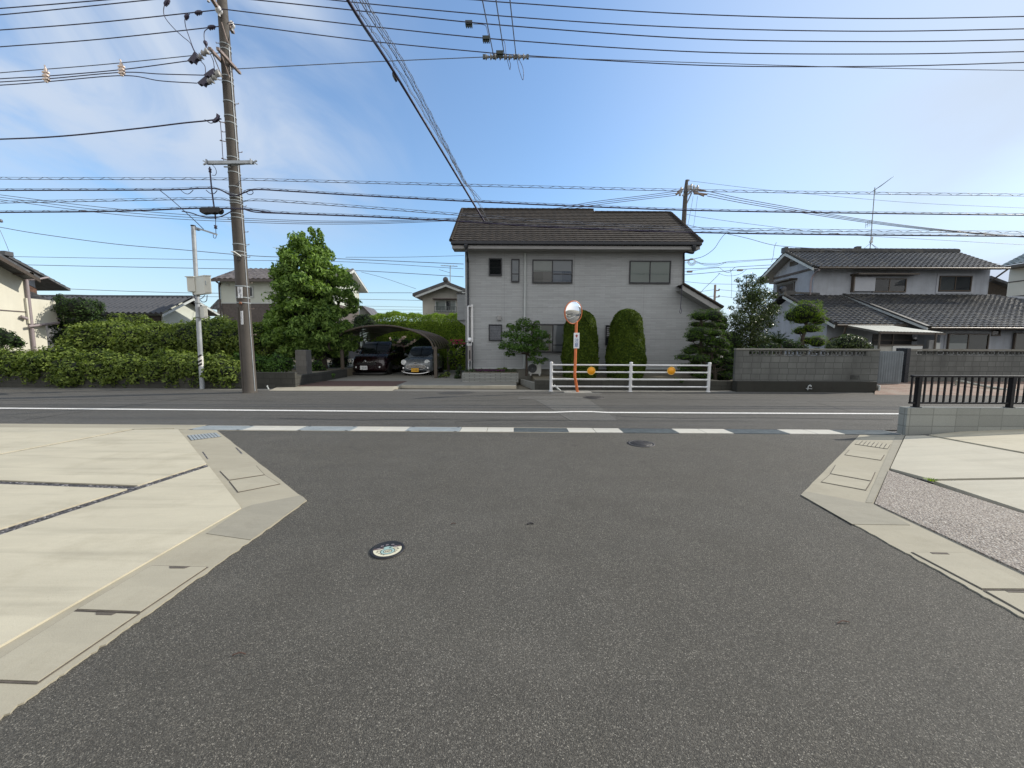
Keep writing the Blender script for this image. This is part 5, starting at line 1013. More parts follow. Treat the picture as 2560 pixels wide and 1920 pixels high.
m_ = MB(); m_.tube([PX(72, 816, Xa + .2), PX(148, 807, Xa + .2)], .06, 8); m_.tube([PX(142, 795, Xa + .2), PX(152, 801, Xa + .15)], .03, 6); m_.build('balcony_gutter', PIPEB, h1)
m_ = MB(); m_.box(Xa, Xa + .02, 2 * yR - yB, yB, PX(0, 775, Xa).z - .03, PX(0, 775, Xa).z + .02); m_.build('wall_band', WALLN, h1)
m_ = MB(); p0 = PX(59, 700, Xa + .07); m_.tube([(Xa + .07, yB + .03, 0.3), (Xa + .07, yB + .03, zB - .05)], .07, 8); m_.tube(curve([(Xa + .07, yB + .03, zB - .15), (Xa + .2, yB + .3, zB - .1), (Xa + .3, yB + .75, zB + .08)], 3), .05, 6); m_.build('downpipe', PIPEB, h1)
m_ = MB(); a = PX(52, 791, Xa + .1); b = PX(68, 797, Xa + .12); m_.tube([a, b], .07, 8); m_.build('exhaust_pipe', PIPEB, h1)
oh = .8; v0 = PX(0, 634, Xa + oh); v1 = PX(100, 692, Xa + oh); ovY = v1.y; s1r = (v0.z - v1.z) / (v1.y - v0.y)
def h1r(x, y): return (x, y, v1.z + s1r * (v1.y - y))
m_ = MB(); m_.prism([h1r(Xa + oh, ovY), h1r(Xa + oh, yR), (Xa + oh, yR, h1r(0, yR)[2] - .12), (Xa + oh, ovY, h1r(0, ovY)[2] - .12)], (-10, 0, 0)); m_.prism([h1r(Xa + oh, yR), (Xa + oh, 2 * yR - ovY, h1r(0, ovY)[2]), (Xa + oh, 2 * yR - ovY, h1r(0, ovY)[2] - .12), (Xa + oh, yR, h1r(0, yR)[2] - .12)], (-10, 0, 0)); m_.build('roof', T_slate, h1)
m_ = MB(); m_.prism([(Xa + oh + .01, ovY, h1r(0, ovY)[2] - .1), (Xa + oh + .01, yR, h1r(0, yR)[2] - .1), (Xa + oh + .01, yR, h1r(0, yR)[2] - .28), (Xa + oh + .01, ovY, h1r(0, ovY)[2] - .26)], (-.05, 0, 0)); m_.box(Xa, Xa + oh, yB - .4, yB - .25, zB + .0, zB + .12); m_.build('bargeboard', WOOD, h1)
Xb = -30.0; h2 = thing('timber_gable_house', 'dark tiled house with brown board gable behind the cream stucco house', 'house', (-33, 24, 0))
rA = PX(30, 642, Xb); rB = PX(176, 722, Xb); s2 = (rA.z - rB.z) / (rB.y - rA.y); rY_ = PX(22, 640, Xb).y
def h2z(y): return rB.z + s2 * (rB.y - y)
m_ = MB(); tiled(m_, (Xb - 9, rB.y, rB.z), (Xb, rB.y, rB.z), (Xb - 9, rY_, h2z(rY_)), (Xb, rY_, h2z(rY_)), .3, .3, .04, .03); m_.prism([(Xb, rB.y, rB.z), (Xb, rY_, h2z(rY_)), (Xb, rY_, h2z(rY_) - .14), (Xb, rB.y, rB.z - .14)], (-9, 0, 0)); m_.quad((Xb, rY_, h2z(rY_)), (Xb - 9, rY_, h2z(rY_)), (Xb - 9, rY_ - 5, h2z(rY_) - 2.6), (Xb, rY_ - 5, h2z(rY_) - 2.6)); m_.box(Xb - 9, Xb + .05, rY_ - .2, rY_ + .2, h2z(rY_) - .05, h2z(rY_) + .2); m_.build('roof', T_slate, h2)
wyB = rB.y - 1.2; m_ = MB(); m_.prism([(Xb - .9, wyB, -.05), (Xb - .9, wyB, h2z(wyB) - .15), (Xb - .9, rY_, h2z(rY_) - .15), (Xb - .9, rY_ - 3, h2z(rY_) - 1.7), (Xb - .9, rY_ - 3, -.05)], (-7, 0, 0)); m_.build('wall', WALLW, h2)
m_ = MB(); zt0 = h2z(wyB) - .75; m_.prism([(Xb - .89, wyB + .02, 1.5), (Xb - .89, wyB + .02, zt0), (Xb - .89, rY_, zt0 + s2 * (wyB - rY_)), (Xb - .89, rY_, 1.5)], (.03, 0, 0)); m_.build('board_cladding', WOODR, h2)
q = PX(110, 742, -29); m_ = MB(); tiled(m_, (-29, 25.2, q.z - .5), (-29, 22, q.z - .5), (-30.9, 25.2, q.z + .4), (-30.9, 22, q.z + .4), .25, .27, .05, .03); m_.box(-31, -29.1, 22.2, 25, -.05, q.z - .52); m_.build('porch_roof', T_slate, h2)

# long low house
h3 = thing('low_house', 'long single-storey house with dark ribbed roof and white gable beyond the bushes', 'house', (-34, 33, 0))
ea = P(255, 785, 30); eb = P(408, 785, 30); rb_ = P(487, 745, 33); ra_ = P(200, 743.5, 33); bb_ = P(541, 790, 36)
m_ = MB(); L0 = Vector((-44, 30, eb.z)); tiled(m_, L0, (eb.x, 30, eb.z), (-44, 33, rb_.z), (eb.x, 33, rb_.z), .9, .42, .17, .012); m_.quad((-44, 33, rb_.z), (eb.x, 33, rb_.z), (eb.x, 36.2, bb_.z), (-44, 36.2, bb_.z)); r_ = m_.build('roof', T_rib, h3)
m_ = MB(); m_.beam((-44, 33, rb_.z + .08), (eb.x, 33, rb_.z + .08), .3, .22); m_.build('ridge', T_slate, r_)
m_ = MB(); m_.prism([(eb.x, 30, eb.z - .02), (eb.x, 33, rb_.z - .02), (eb.x, 36.2, bb_.z - .02), (eb.x, 36.2, bb_.z - .2), (eb.x, 33, rb_.z - .2), (eb.x, 30, eb.z - .2)], (-.08, 0, 0)); m_.build('bargeboard', PIPEW, r_)
m_ = MB(); gablebox(m_, -43, eb.x - .7, 30.7, 35.5, -.05, eb.z + .25, 33, rb_.z - .15); m_.build('wall', WALLG, h3)
m_ = MB(); m_.box(-43, eb.x - .8, 30.55, 30.69, eb.z - .9, eb.z - .1); m_.build('wall_band', WOOD, h3)
# white and brown house
h4 = thing('white_brown_house', 'white two-storey house with brown lower half and ribbed roof behind the big tree', 'house', (-18, 31, 0))
ex_ = P(528, 697, 29.5); r4 = P(600, 672, 32.5); xr4 = P(886, 690, 32.5).x; bz4 = P(918, 727, 35.5).z; fz = ex_.z
m_ = MB(); xl4 = ex_.x; tiled(m_, (xl4, 29.5, fz), (xr4, 29.5, fz), (xl4, 32.5, r4.z), (xr4, 32.5, r4.z), .5, .42, .08, .012); m_.quad((xl4, 32.5, r4.z), (xr4, 32.5, r4.z), (xr4, 35.5, bz4), (xl4, 35.5, bz4)); r_ = m_.build('roof', T_brnm, h4)
m_ = MB(); m_.prism([(xl4, 29.5, fz - .02), (xl4, 32.5, r4.z - .03), (xl4, 35.5, bz4 - .02), (xl4, 35.5, bz4 - .2), (xl4, 32.5, r4.z - .22), (xl4, 29.5, fz - .2)], (xr4 - xl4, 0, 0)); m_.build('soffit', PLASTIC, r_)
m_ = MB(); m_.box(xl4 - .03, xr4, 29.38, 29.5, fz - .2, fz - .02); m_.build('gutter', WALLN, r_)
wx4 = P(551, 730, 30.1).x; wy4 = 30.1; zmid = P(600, 758, wy4).z
m_ = MB(); gablebox(m_, wx4, xr4 - .6, wy4, 34.9, zmid, fz - .1, 32.5, r4.z - .3); m_.build('wall', WALLG, h4)
m_ = MB(); m_.box(wx4 + .02, xr4 - .62, wy4 + .02, 34.8, -.05, zmid); m_.build('lower_cladding', WALLN, h4)
m_ = MB(); m_.box(wx4 - .02, xr4 - .6, wy4 - .02, wy4 + .02, zmid - .03, zmid + .05); m_.build('wall_band', PIPEW, h4)
m_ = MB(); a = P(541, 701, 29.6); m_.tube(curve([(a.x, 29.6, fz - .15), P(542, 705, 29.8), P(550, 711, 30.05), (wx4 - .04, 30.05, P(550, 720, 30).z), (wx4 - .04, 30.05, 1)], 4), .06, 7); m_.build('downpipe', WALLN, h4)
winpx(h4, 588, 716, 635, 744, wy4, cols=2, frame=PIPEW, fw=.08, curt=(CURTD, CURTD)); m_ = MB(); m_.lathe([(0, .1), (.1, .06), (.12, 0)], P(570, 712, wy4), (0, -1, 0), 10); m_.build('vent_hood', PLASTIC, h4)
m_ = MB(); a = P(903, 770, 36.5); m_.prism([P(898, 765, 36.5), P(906, 765, 36.5), P(930, 790, 36.5), P(930, 810, 36.5), P(898, 810, 36.5)], (0, 2, 0)); m_.build('annex', WALLB, h4)
m_ = MB(); m_.prism([P(896, 764, 36.2), P(906, 764, 36.2), P(931, 790, 36.2), P(927, 791, 36.2), P(905, 768, 36.2), P(896, 768, 36.2)], (0, 3, 0)); m_.build('annex_roof', T_brnm, h4)
m_ = MB(); a = P(701, 655, 32); m_.tube([P(701, 678, 32), P(701, 621, 32)], .03, 6); m_.beam(P(690, 621, 32), P(714, 623, 32), .04, .04)
for i in range(6): c = P(690 + i * 4.6, 621, 32); m_.beam(c + Vector((0, -.4, 0)), c + Vector((0, .4, 0)), .02, .02)
tag(m_.build('tv_aerial', GALV), 'small television aerial on the white and brown house', 'aerial')
# little house between
h5 = thing('small_grey_house', 'small grey hip-roofed house glimpsed left of the white and brown house', 'house', (-28, 42, 0)); q = [P(522, 772, 42), P(545, 748, 42), P(560, 748, 42), P(580, 772, 42)]
m_ = MB(); m_.prism(q, (0, 4, 0)); m_.build('roof', T_slate, h5); m_ = MB(); m_.box(q[0].x + .5, q[3].x, 42.5, 45.5, -.05, q[0].z); m_.build('wall', WALLB, h5)
# beige gable house
h6 = thing('beige_gable_house', 'beige gable-fronted house with balcony window behind the clipped hedge', 'house', (-4.5, 31, 0)); Y6 = 31.5
pk = P(1114, 703, Y6 - .8); le = P(1031, 733, Y6 - .8); re_ = P(1200, 735, Y6 - .8)
wl0 = P(1056, 740, Y6).x; wr0 = P(1178, 740, Y6).x; pkx = P(1114, 710, Y6).x; zpk = P(1114, 708, Y6).z; zwl = P(1056, 731, Y6).z
m_ = MB(); m_.prism([(wl0, Y6, -.05), (wr0, Y6, -.05), (wr0, Y6, zwl), (pkx, Y6, zpk), (wl0, Y6, zwl)], (0, 7, 0)); m_.build('wall', WALLB, h6)
m_ = MB()
for (e_, s_) in ((le, -1), (re_, 1)): m_.prism([pk + Vector((0, 0, .02)), e_, e_ + Vector((0, 0, -.22)), pk + Vector((0, 0, -.22))], (0, 8, 0), 0)
capline(m_, pk + Vector((0, -.05, .1)), pk + Vector((0, 8, .1)), .14, .4); m_.lathe([(0, .06), (.2, .05), (.22, 0), (.2, -.1)], pk + Vector((0, 0, .12)), (0, -1, 0), 12); r_ = m_.build('roof', T_slate, h6)
m_ = MB(); m_.prism([pk + Vector((0, .03, -.2)), le + Vector((.2, .03, -.2)), le + Vector((.2, .03, -.36)), pk + Vector((0, .03, -.4))], (0, .06, 0)); m_.prism([pk + Vector((0, .03, -.2)), re_ + Vector((-.2, .03, -.2)), re_ + Vector((-.2, .03, -.36)), pk + Vector((0, .03, -.4))], (0, .06, 0)); m_.build('bargeboard', PIPEW, r_)
winpx(h6, 1107, 712.5, 1120, 719.5, Y6, frame=WALLN); w6 = winpx(h6, 1088, 751, 1141, 779, Y6, cols=2, frame=PIPEW, fw=.07, curt=(CURTG, CURTG, CURTD, CURTG)); a = P(1084, 747, Y6); b = P(1142, 750, Y6); m_ = MB(); m_.box(a.x, b.x, Y6 - .5, Y6, b.z, a.z); m_.build('window_hood', WALLN, w6)
a = P(1086, 766, Y6 - .4); b = P(1141, 781, Y6 - .4); m_ = MB(); m_.box(a.x, b.x, Y6 - .42, Y6 - .38, a.z - .05, a.z); m_.box(a.x, b.x, Y6 - .42, Y6 - .38, b.z, b.z + .06)
for i in range(15): x = a.x + (b.x - a.x) * i / 14; m_.box(x - .02, x + .02, Y6 - .42, Y6 - .38, b.z, a.z)
m_.build('balcony_rail', STEEL_D, w6)
m_ = MB(); m_.tube([P(1125.5, 704, 33), P(1125.5, 664, 33)], .035, 6); m_.beam(P(1102, 664, 33), P(1144, 666, 33), .04, .04)
for i in range(6): c = P(1104 + i * 7.5, 664.4, 33); m_.beam(c + Vector((0, -.4, -.06)), c + Vector((0, .4, .12)), .025, .025)
m_.beam(P(1125, 682, 33), P(1098, 674, 33), .03, .03); tag(m_.build('tv_aerial', GALV), 'television aerial on the roof of the beige gable house', 'aerial')

# ================================================================== CARPORT AND CARS
cY0, cY1 = 17.2, 21.9
prof = [(822, 873), (822, 862), (828, 850), (845, 838), (870, 828), (905, 819), (945, 815.5), (985, 817), (1020, 825), (1048, 835), (1066, 845), (1077, 856), (1083, 870)]
pf = [P(x, y, cY0) for x, y in prof]
pf = curve(pf, 3)
cp = thing('carport', 'arched smoked carport with bronze frame over the two parked cars', 'carport', ((pf[0].x + pf[-1].x) / 2, cY0, .07))
m_ = MB(); ny = 8; vs = []
for j in range(ny + 1):
    y = cY0 + (cY1 - cY0) * j / ny
    vs += [(p.x, y, p.z) for p in pf]
k = len(pf); m_.add(vs, [(j * k + i, j * k + i + 1, (j + 1) * k + i + 1, (j + 1) * k + i) for j in range(ny) for i in range(k - 1)], 0, True); m_.build('roof_panel', POLYC, cp)
for j in range(8):
    y = cY0 + (cY1 - cY0) * j / 7; r_ = .045 if j in (0, 7) else .028; m_ = MB(); m_.tube([(p.x, y, p.z + .03) for p in pf], r_, 6); m_.build('arch_rib', BRONZE, cp)
for i in (0, 8, 13, 18, 23, 28, k - 1):
    m_ = MB(); m_.beam((pf[i].x, cY0, pf[i].z + .0), (pf[i].x, cY1, pf[i].z + .0), .05 if 0 < i < k - 1 else .09, .05 if 0 < i < k - 1 else .1); m_.build('purlin', BRONZE, cp)
for (px, Y) in ((856, cY0 + .4), (1089, cY0 - .0), (862, cY1 - .6), (1121, cY1 - .4)):
    x = P(px, 900, Y).x; zt2 = P(1083, 868, cY0).z; m_ = MB(); m_.box(x - .07, x + .07, Y - .05, Y + .05, .05, zt2 + (.02 if px > 1000 else .25)); m_.build('post', BRONZE, cp, bevel=.01)
def car(name, label, cx, cy, Wd, Ln, H, hz, cowl, wtop, paint, kind):
    r = thing(name, label, 'car', (cx, cy, .08)); z0 = .08; w = Wd / 2
    def ring(y, wb, zb, zt, tw): return [Vector((cx + sx_ * wb * a, cy + y, z0 + zb + (zt - zb) * b)) for sx_, a, b in ((-1, .9, 0), (-1, 1, .12), (-1, 1.0, .5), (-1, .985, .78), (-1, tw + .06, .95), (-1, tw, 1), (-1, tw * .5, 1.015), (1, tw * .5, 1.015), (1, tw, 1), (1, tw + .06, .95), (1, .985, .78), (1, 1.0, .5), (1, 1, .12), (1, .9, 0))]
    st = [(0, .80, .30, hz * .60, .80), (.04, .88, .22, hz * .72, .84), (.13, .95, .19, hz * .85, .86), (.28, .985, .18, hz * .93, .86), (cowl * .7, 1, .18, hz * .985, .86), (cowl, 1, .18, hz, .88), (cowl + .5, 1, .18, hz + .05, .92), (Ln * .7, 1, .18, hz + .06, .92), (Ln - .15, .98, .2, hz + .04, .92), (Ln, .9, .28, hz - .05, .9)]
    m_ = MB(); m_.loft([ring(y, w * a, zb, zt, tw) for y, a, zb, zt, tw in st]); 
    def gring(y, wb, wt, zb, zt): return [Vector((cx + s_ * q, cy + y, z0 + z)) for s_, q, z in ((-1, wb, zb), (-1, (wb * .45 + wt * .55), zb + (zt - zb) * .6), (-1, wt, zb + (zt - zb) * .9), (-1, wt * .86, zt), (1, wt * .86, zt), (1, wt, zb + (zt - zb) * .9), (1, (wb * .45 + wt * .55), zb + (zt - zb) * .6), (1, wb, zb))]
    gb = hz - .02; m_.loft([gring(cowl - .06, w * .86, w * .84, gb, gb + .03), gring((cowl + wtop) / 2, w * .9, w * .84, gb, gb + (H - gb) * .55), gring(wtop - .02, w * .93, w * .80, gb + .02, H - .06), gring(wtop + .25, w * .94, w * .79, gb + .03, H - .01), gring(Ln * .62, w * .94, w * .79, gb + .03, H), gring(Ln - .35, w * .93, w * .77, gb + .03, H - .04), gring(Ln - .05, w * .9, w * .74, gb + .02, gb + .25)])
    m_.build('body', paint, r)
    a0, a1 = cowl - .02, wtop - .05; m_ = MB(); off = Vector((0, -.035, .02))
    vs = []; n = 6
    for i in range(n + 1):
        t = i / n; y = a0 + (a1 - a0) * t; z = gb + .04 + (H - .1 - gb) * (t * .92 + .08 * math.sin(t * math.pi)); ww = w * (.84 - .06 * t)
        for j in range(9): u = j / 8 * 2 - 1; vs.append(Vector((cx + u * ww, cy + y - .05 * (1 - u * u) + .02 * abs(u), z0 + z + .005)))
    m_.add(vs, [(i * 9 + j, i * 9 + j + 1, (i + 1) * 9 + j + 1, (i + 1) * 9 + j) for i in range(n) for j in range(8)], 0, True); ws = m_.build('windscreen', CARG, r)
    for s_ in (-1, 1):
        m_ = MB(); xa = cx + s_ * w * .935; xb = cx + s_ * w * .83; zA_ = z0 + gb + .07; zB_ = z0 + H - .13
        for (y0_, y1_, y2_, y3_) in ((cowl + .25, cowl + (wtop - cowl) + .12, cowl + 1.35, cowl + 1.35), (cowl + 1.42, cowl + 1.42, Ln - .55, Ln - .75)):
            m_.add([(xa, cy + y0_, zA_), (xb, cy + y1_, zB_), (xb, cy + y3_, zB_), (xa, cy + y2_, zA_)], [(0, 1, 2, 3)])
        m_.build('side_window', CARG, r)
        for yw in (.62, Ln - .62):
            c = Vector((cx + s_ * (w - .11), cy + yw, z0 + .275)); m_ = MB(); m_.lathe([(.17, .10), (.25, .105), (.275, .07), (.275, -.09), (.2, -.1)], c, (s_, 0, 0), 26); wh = m_.build('wheel', RUBBER, r)
            m_ = MB(); m_.lathe([(0, .085), (.05, .09), (.055, .07), (.165, .06), (.185, .105), (.19, .08)], c, (s_, 0, 0), 24)
            for kk in range(6): t = kk * math.pi / 3; m_.beam(c + Vector((s_ * .09, 0, 0)), c + Vector((s_ * .095, math.cos(t) * .165, math.sin(t) * .165)), .045, .03, up=(s_, 0, 0))
            m_.build('rim', SPOON, wh)
            m_ = MB(); m_.lathe([(.0, 0.0), (.325, 0.0), (.33, -.02)], Vector((cx + s_ * (w + .003), cy + yw, z0 + .29)), (s_, 0, 0), 26); m_.build('wheel_arch', CARB, r)
        m_ = MB(); mc_ = Vector((cx + s_ * (w + .09), cy + cowl + .28, z0 + hz + .1)); m_.lathe([(0, -.09), (.06, -.06), (.075, 0), (.06, .05), (0, .06)], mc_, (0, 1, 0), 12); m_.beam(mc_, mc_ - Vector((s_ * .16, 0, .04)), .04, .03); m_.build('wing_mirror', paint, r)
    return r, z0
c1x = P(922, 900, 18.6).x; r1, z0 = car('minivan', 'dark maroon one-box car with round headlights parked under the left of the carport', c1x, 18.55, 1.70, 4.0, 1.66, 1.02, .75, 1.35, CAR1, 0)
def fp(m_, px, py, Y): return P(px, py, Y)
for px, sc__ in ((882, .105), (956, .125)):
    c = P(px + (1.5 if px < 920 else -1), 902.5, 18.70); m_ = MB(); sgn = -1 if px < 920 else 1; ax = Vector((sgn * .25, -1, .25)); m_.lathe([(sc__ + .025, -.1), (sc__ + .02, .02), (sc__, .035), (sc__ * .9, .05), (0, .085)], c, ax, 24); hl = m_.build('headlight', LAMPG, r1)
    m_ = MB(); m_.lathe([(0, .10), (sc__ * .34, .085), (sc__ * .38, .07)], c, ax, 16); m_.build('bulb', CARG, hl)
m_ = MB(); a = P(893, 905.5, 18.53); b = P(942, 905.0, 18.53); m_.beam(a, b, .025, .022); m_.build('chrome_strip', CHROME, r1)
m_ = MB(); m_.lathe([(0, .03), (.05, .02), (.065, 0)], P(912, 903, 18.52), (0, -1, .2), 16); m_.beam(P(909, 904, 18.5), P(915, 902, 18.5), .03, .02); m_.build('badge', CHROME, r1)
m_ = MB(); a = P(893, 907.5, 18.52); b = P(940, 912, 18.52); m_.box(a.x, b.x, 18.50, 18.56, b.z, a.z); m_.build('grille', CARB, r1)
m_ = MB(); m_.tube(curve([P(880, 934, 18.85), P(885, 934.5, 18.62), P(905, 935, 18.56), P(940, 935, 18.56), P(959, 934.5, 18.62), P(965, 934, 18.85)], 4), .085, 8); m_.build('bumper', CARB, r1)
a = P(900, 914.5, 18.46); b = P(918.5, 924.5, 18.46); m_ = MB(); m_.box(a.x, b.x, 18.46, 18.475, b.z, a.z); pw_ = m_.build('number_plate', PLATEW, r1); c = (a + b) / 2; text_part('lettering', '25-25', (c.x + .02, 18.458, c.z - .01), .125, SIGNG, pw_, sx=.8)
for px in (888, 952): m_ = MB(); m_.lathe([(.05, 0), (.04, .015), (0, .02)], P(px + (2 if px < 900 else -3), 918, 18.56), (0, -1, 0), 14); m_.build('fog_lamp', LAMPG, r1)
c2x = P(1043, 900, 18.5).x; r2_, z0 = car('small_car', 'grey retro small car with chrome bar grille and yellow number plate under the carport', c2x, 18.45, 1.475, 3.4, 1.43, .88, .78, 1.35, CAR2, 1)
for px in (1009, 1069):
    c = P(px + (1 if px < 1040 else -1), 906, 18.55); s_ = -1 if px < 1040 else 1; ax = Vector((s_ * .12, -1, .25)); m_ = MB(); m_.lathe([(.13, -.08), (.128, .03), (.11, .045), (.10, .05), (0, .08)], c, ax, 24); hl = m_.build('headlight', LAMPG, r2_); m_ = MB(); m_.lathe([(.13, .0), (.135, .035), (.115, .05), (.11, .04)], c, ax, 24); m_.build('chrome_ring', CHROME, hl)
    c = P(px - s_ * -.5, 920.5, 18.44); m_ = MB(); m_.lathe([(.05, -.03), (.052, .02), (.04, .03), (0, .04)], c, (0, -1, 0), 18); m_.build('fog_lamp', CHROME, r2_)
m_ = MB(); c = P(1039.5, 917, 18.42); hw = P(1066, 917, 18.42).x - c.x; pts = [c + Vector((math.cos(t) * hw * (1 if math.sin(t) < 0 else .95), 0, math.sin(t) * (.12 if math.sin(t) > 0 else .14))) for t in [2 * math.pi * i / 28 for i in range(28)]]; m_.prism(pts, (0, .05, 0)); gr_ = m_.build('grille', CARB, r2_)
m_ = MB(); m_.tube(pts + [pts[0]], .014, 6); 
for dz in (.075, .035, -.005, -.045): ww = hw * math.sqrt(max(0, 1 - (dz / .15) ** 2)) * .97; m_.beam(c + Vector((-ww, -.012, dz)), c + Vector((ww, -.012, dz)), .02, .018)
m_.build('chrome_bar', CHROME, gr_)
m_ = MB(); pts = [P(1004.5, 929, 18.5), P(1008, 930.5, 18.38), P(1024, 933.5, 18.34), P(1040, 934.5, 18.33), P(1056, 933.5, 18.34), P(1071, 930.5, 18.38), P(1074.5, 929, 18.5)]; m_.tube(curve(pts, 4), .03, 8)
for px in (1008, 1070.5): m_.beam(P(px - 4, 927.8, 18.38), P(px + 4, 927.8, 18.38), .05, .05)
m_.build('bumper', CHROME, r2_)
m_ = MB(); m_.lathe([(0, .03), (.035, .02), (.04, 0)], P(1037.5, 906.5, 18.42), (0, -1, .5), 14); m_.beam(P(1034, 906.5, 18.4), P(1041, 906, 18.4), .02, .015); m_.build('badge', CHROME, r2_)
a = P(1028, 920.5, 18.30); b = P(1046.5, 930, 18.30); m_ = MB(); m_.box(a.x, b.x, 18.30, 18.315, b.z, a.z); py2 = m_.build('number_plate', PLATEY, r2_); c = (a + b) / 2; text_part('lettering', '·11-89', (c.x, 18.298, c.z - .01), .13, M('dark green ink', (.10, .06, .02), .5), py2, sx=.75)
# ================================================================== VEGETATION
class Leaves:
    def __init__(s, seed): s.rng = np.random.default_rng(seed); s.q = []; s.core = MB()
    def ell(s, c, r, n, size, thick=.3, up=.25, tilt=.8, lump=.12, bottom=-1.0, asp=.5, droop=0.0):
        """leaf quads scattered through the outer shell of an ellipsoid"""
        g = s.rng; u = g.normal(size=(int(n * 1.3) + 4, 3)); u /= np.linalg.norm(u, axis=1)[:, None]; u = u[u[:, 2] > bottom][:n]
        k = 1 - thick * g.random(len(u)) ** 1.6; k *= 1 + lump * (np.sin(u[:, 0] * 7 + c[0] * 3) * np.sin(u[:, 1] * 6 + c[1]) + np.sin(u[:, 2] * 8 + c[2] * 5)) * .7
        p = np.array(c)[None] + u * k[:, None] * np.array(r)[None]
        nn = u / np.array(r)[None]; nn /= np.linalg.norm(nn, axis=1)[:, None]; nn[:, 2] += up
        s.add(p, nn, size, tilt, asp, droop)
    def add(s, p, nn, size, tilt=.8, asp=.5, droop=0.0):
        g = s.rng; n = len(p); nn = nn + g.normal(size=(n, 3)) * tilt * .5; nn /= np.linalg.norm(nn, axis=1)[:, None]
        t = np.cross(nn, g.normal(size=(n, 3))); t /= np.linalg.norm(t, axis=1)[:, None] + 1e-9; t[:, 2] -= droop; t /= np.linalg.norm(t, axis=1)[:, None]
        b = np.cross(nn, t); b /= np.linalg.norm(b, axis=1)[:, None] + 1e-9
        L = (size * (.6 + .8 * g.random(n)))[:, None]; w = L * asp
        s.q.append(np.stack([p - t * L * .5, p + b * w * .5 + nn * L * .06, p + t * L * .5 - nn * L * .10, p - b * w * .5 + nn * L * .06], 1))
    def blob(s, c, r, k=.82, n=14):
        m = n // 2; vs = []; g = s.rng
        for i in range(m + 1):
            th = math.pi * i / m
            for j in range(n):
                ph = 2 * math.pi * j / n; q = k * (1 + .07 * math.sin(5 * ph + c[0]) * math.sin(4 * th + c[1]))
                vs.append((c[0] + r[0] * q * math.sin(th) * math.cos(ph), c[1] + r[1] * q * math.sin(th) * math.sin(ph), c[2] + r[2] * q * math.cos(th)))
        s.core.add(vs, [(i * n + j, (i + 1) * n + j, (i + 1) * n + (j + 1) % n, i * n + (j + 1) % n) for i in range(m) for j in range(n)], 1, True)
    def build(s, name, mat, parent=None, base=None, core=CORE):
        q = np.concatenate(s.q).reshape(-1, 3); nq = len(q) // 4; cv = np.array(s.core.v, dtype=float).reshape(-1, 3); off = len(q)
        vs = np.concatenate([q, cv]) if len(cv) else q
        nf = nq + len(s.core.f); idx = np.arange(nq * 4); 
        if s.core.f: idx = np.concatenate([idx, np.array(s.core.f).reshape(-1) + off])
        me = bpy.data.meshes.new(name); me.vertices.add(len(vs)); me.vertices.foreach_set('co', vs.astype('f').ravel())
        me.loops.add(len(idx)); me.loops.foreach_set('vertex_index', idx.astype('i')); me.polygons.add(nf); me.polygons.foreach_set('loop_start', np.arange(nf, dtype='i') * 4)
        me.materials.append(mat); me.materials.append(core); mi = np.zeros(nf, 'i'); mi[nq:] = 1; me.polygons.foreach_set('material_index', mi); me.polygons.foreach_set('use_smooth', mi.astype(bool)); me.update(calc_edges=True); me.validate()
        return finish(name, me, parent, base)
def trunk(m_, a, b, r0, r1, bend=.1, rg=None, n=8):
    a = Vector(a); b = Vector(b); rg = rg or random; mid = a.lerp(b, .5) + Vector((rg.uniform(-bend, bend), rg.uniform(-bend, bend), 0)); pts = curve([a, mid, b], 4)
    m_.tube(pts, [r0 + (r1 - r0) * i / (len(pts) - 1) for i in range(len(pts))], n)

# --- big broadleaf tree left of the carport
TY = 18.0; tb = P(806, 940, TY); tb.z = .05; t = thing('broadleaf_tree', 'tall dense broadleaf tree with pointed top between driveway and pole', 'tree', tb)
outl = [(568, 782, 782), (585, 752, 803), (600, 722, 808), (640, 712, 828), (680, 700, 862), (720, 692, 885), (760, 685, 898), (800, 676, 904), (840, 668, 906), (870, 672, 890), (885, 720, 865)]
rg = random.Random(11); L = Leaves(5); m_ = MB(); trunk(m_, tb + Vector((0, 0, -.05)), P(790, 780, TY), .30, .16, .1, rg, 12); trunk(m_, tb.lerp(P(790, 780, TY), .3), P(745, 760, TY), .14, .05, .1, rg); trunk(m_, tb.lerp(P(790, 780, TY), .35), P(850, 750, TY), .14, .05, .1, rg); trunk(m_, P(790, 780, TY), P(775, 610, TY), .16, .03, .1, rg)
def inter(y):
    for (a, b) in zip(outl[:-1], outl[1:]):
        if a[0] <= y <= b[0]: k = (y - a[0]) / (b[0] - a[0]); return a[1] + (b[1] - a[1]) * k, a[2] + (b[2] - a[2]) * k
    return outl[-1][1], outl[-1][2]
for i in range(300):
    y = 600 + 285 * (rg.random() ** .8); l, r = inter(y); cx_ = (l + r) / 2; hw = (r - l) / 2 * (.95 if y > 720 else 1.08)
    th = rg.uniform(math.pi * .92, 2.08 * math.pi) if i % 4 else rg.uniform(0, 6.28); k = rg.uniform(.70, 1.0) if i % 5 else rg.uniform(.2, .6)
    hwm = hw / FPX * TY; rr = rg.uniform(.20, .44); c = P(cx_ + math.cos(th) * max(hw * k - rr * 28, 3), y, TY); c.y = TY + math.sin(th) * hwm * k * .95
    L.ell(c, (rr, rr, rr * .8), 120, .165, .55, .35, 1.0, .1, -.75, .46, .35)
    if i % 6 == 0: trunk(m_, P(790, min(max(y + 40, 640), 790), TY), c, .04, .012, .15, rg, 5)
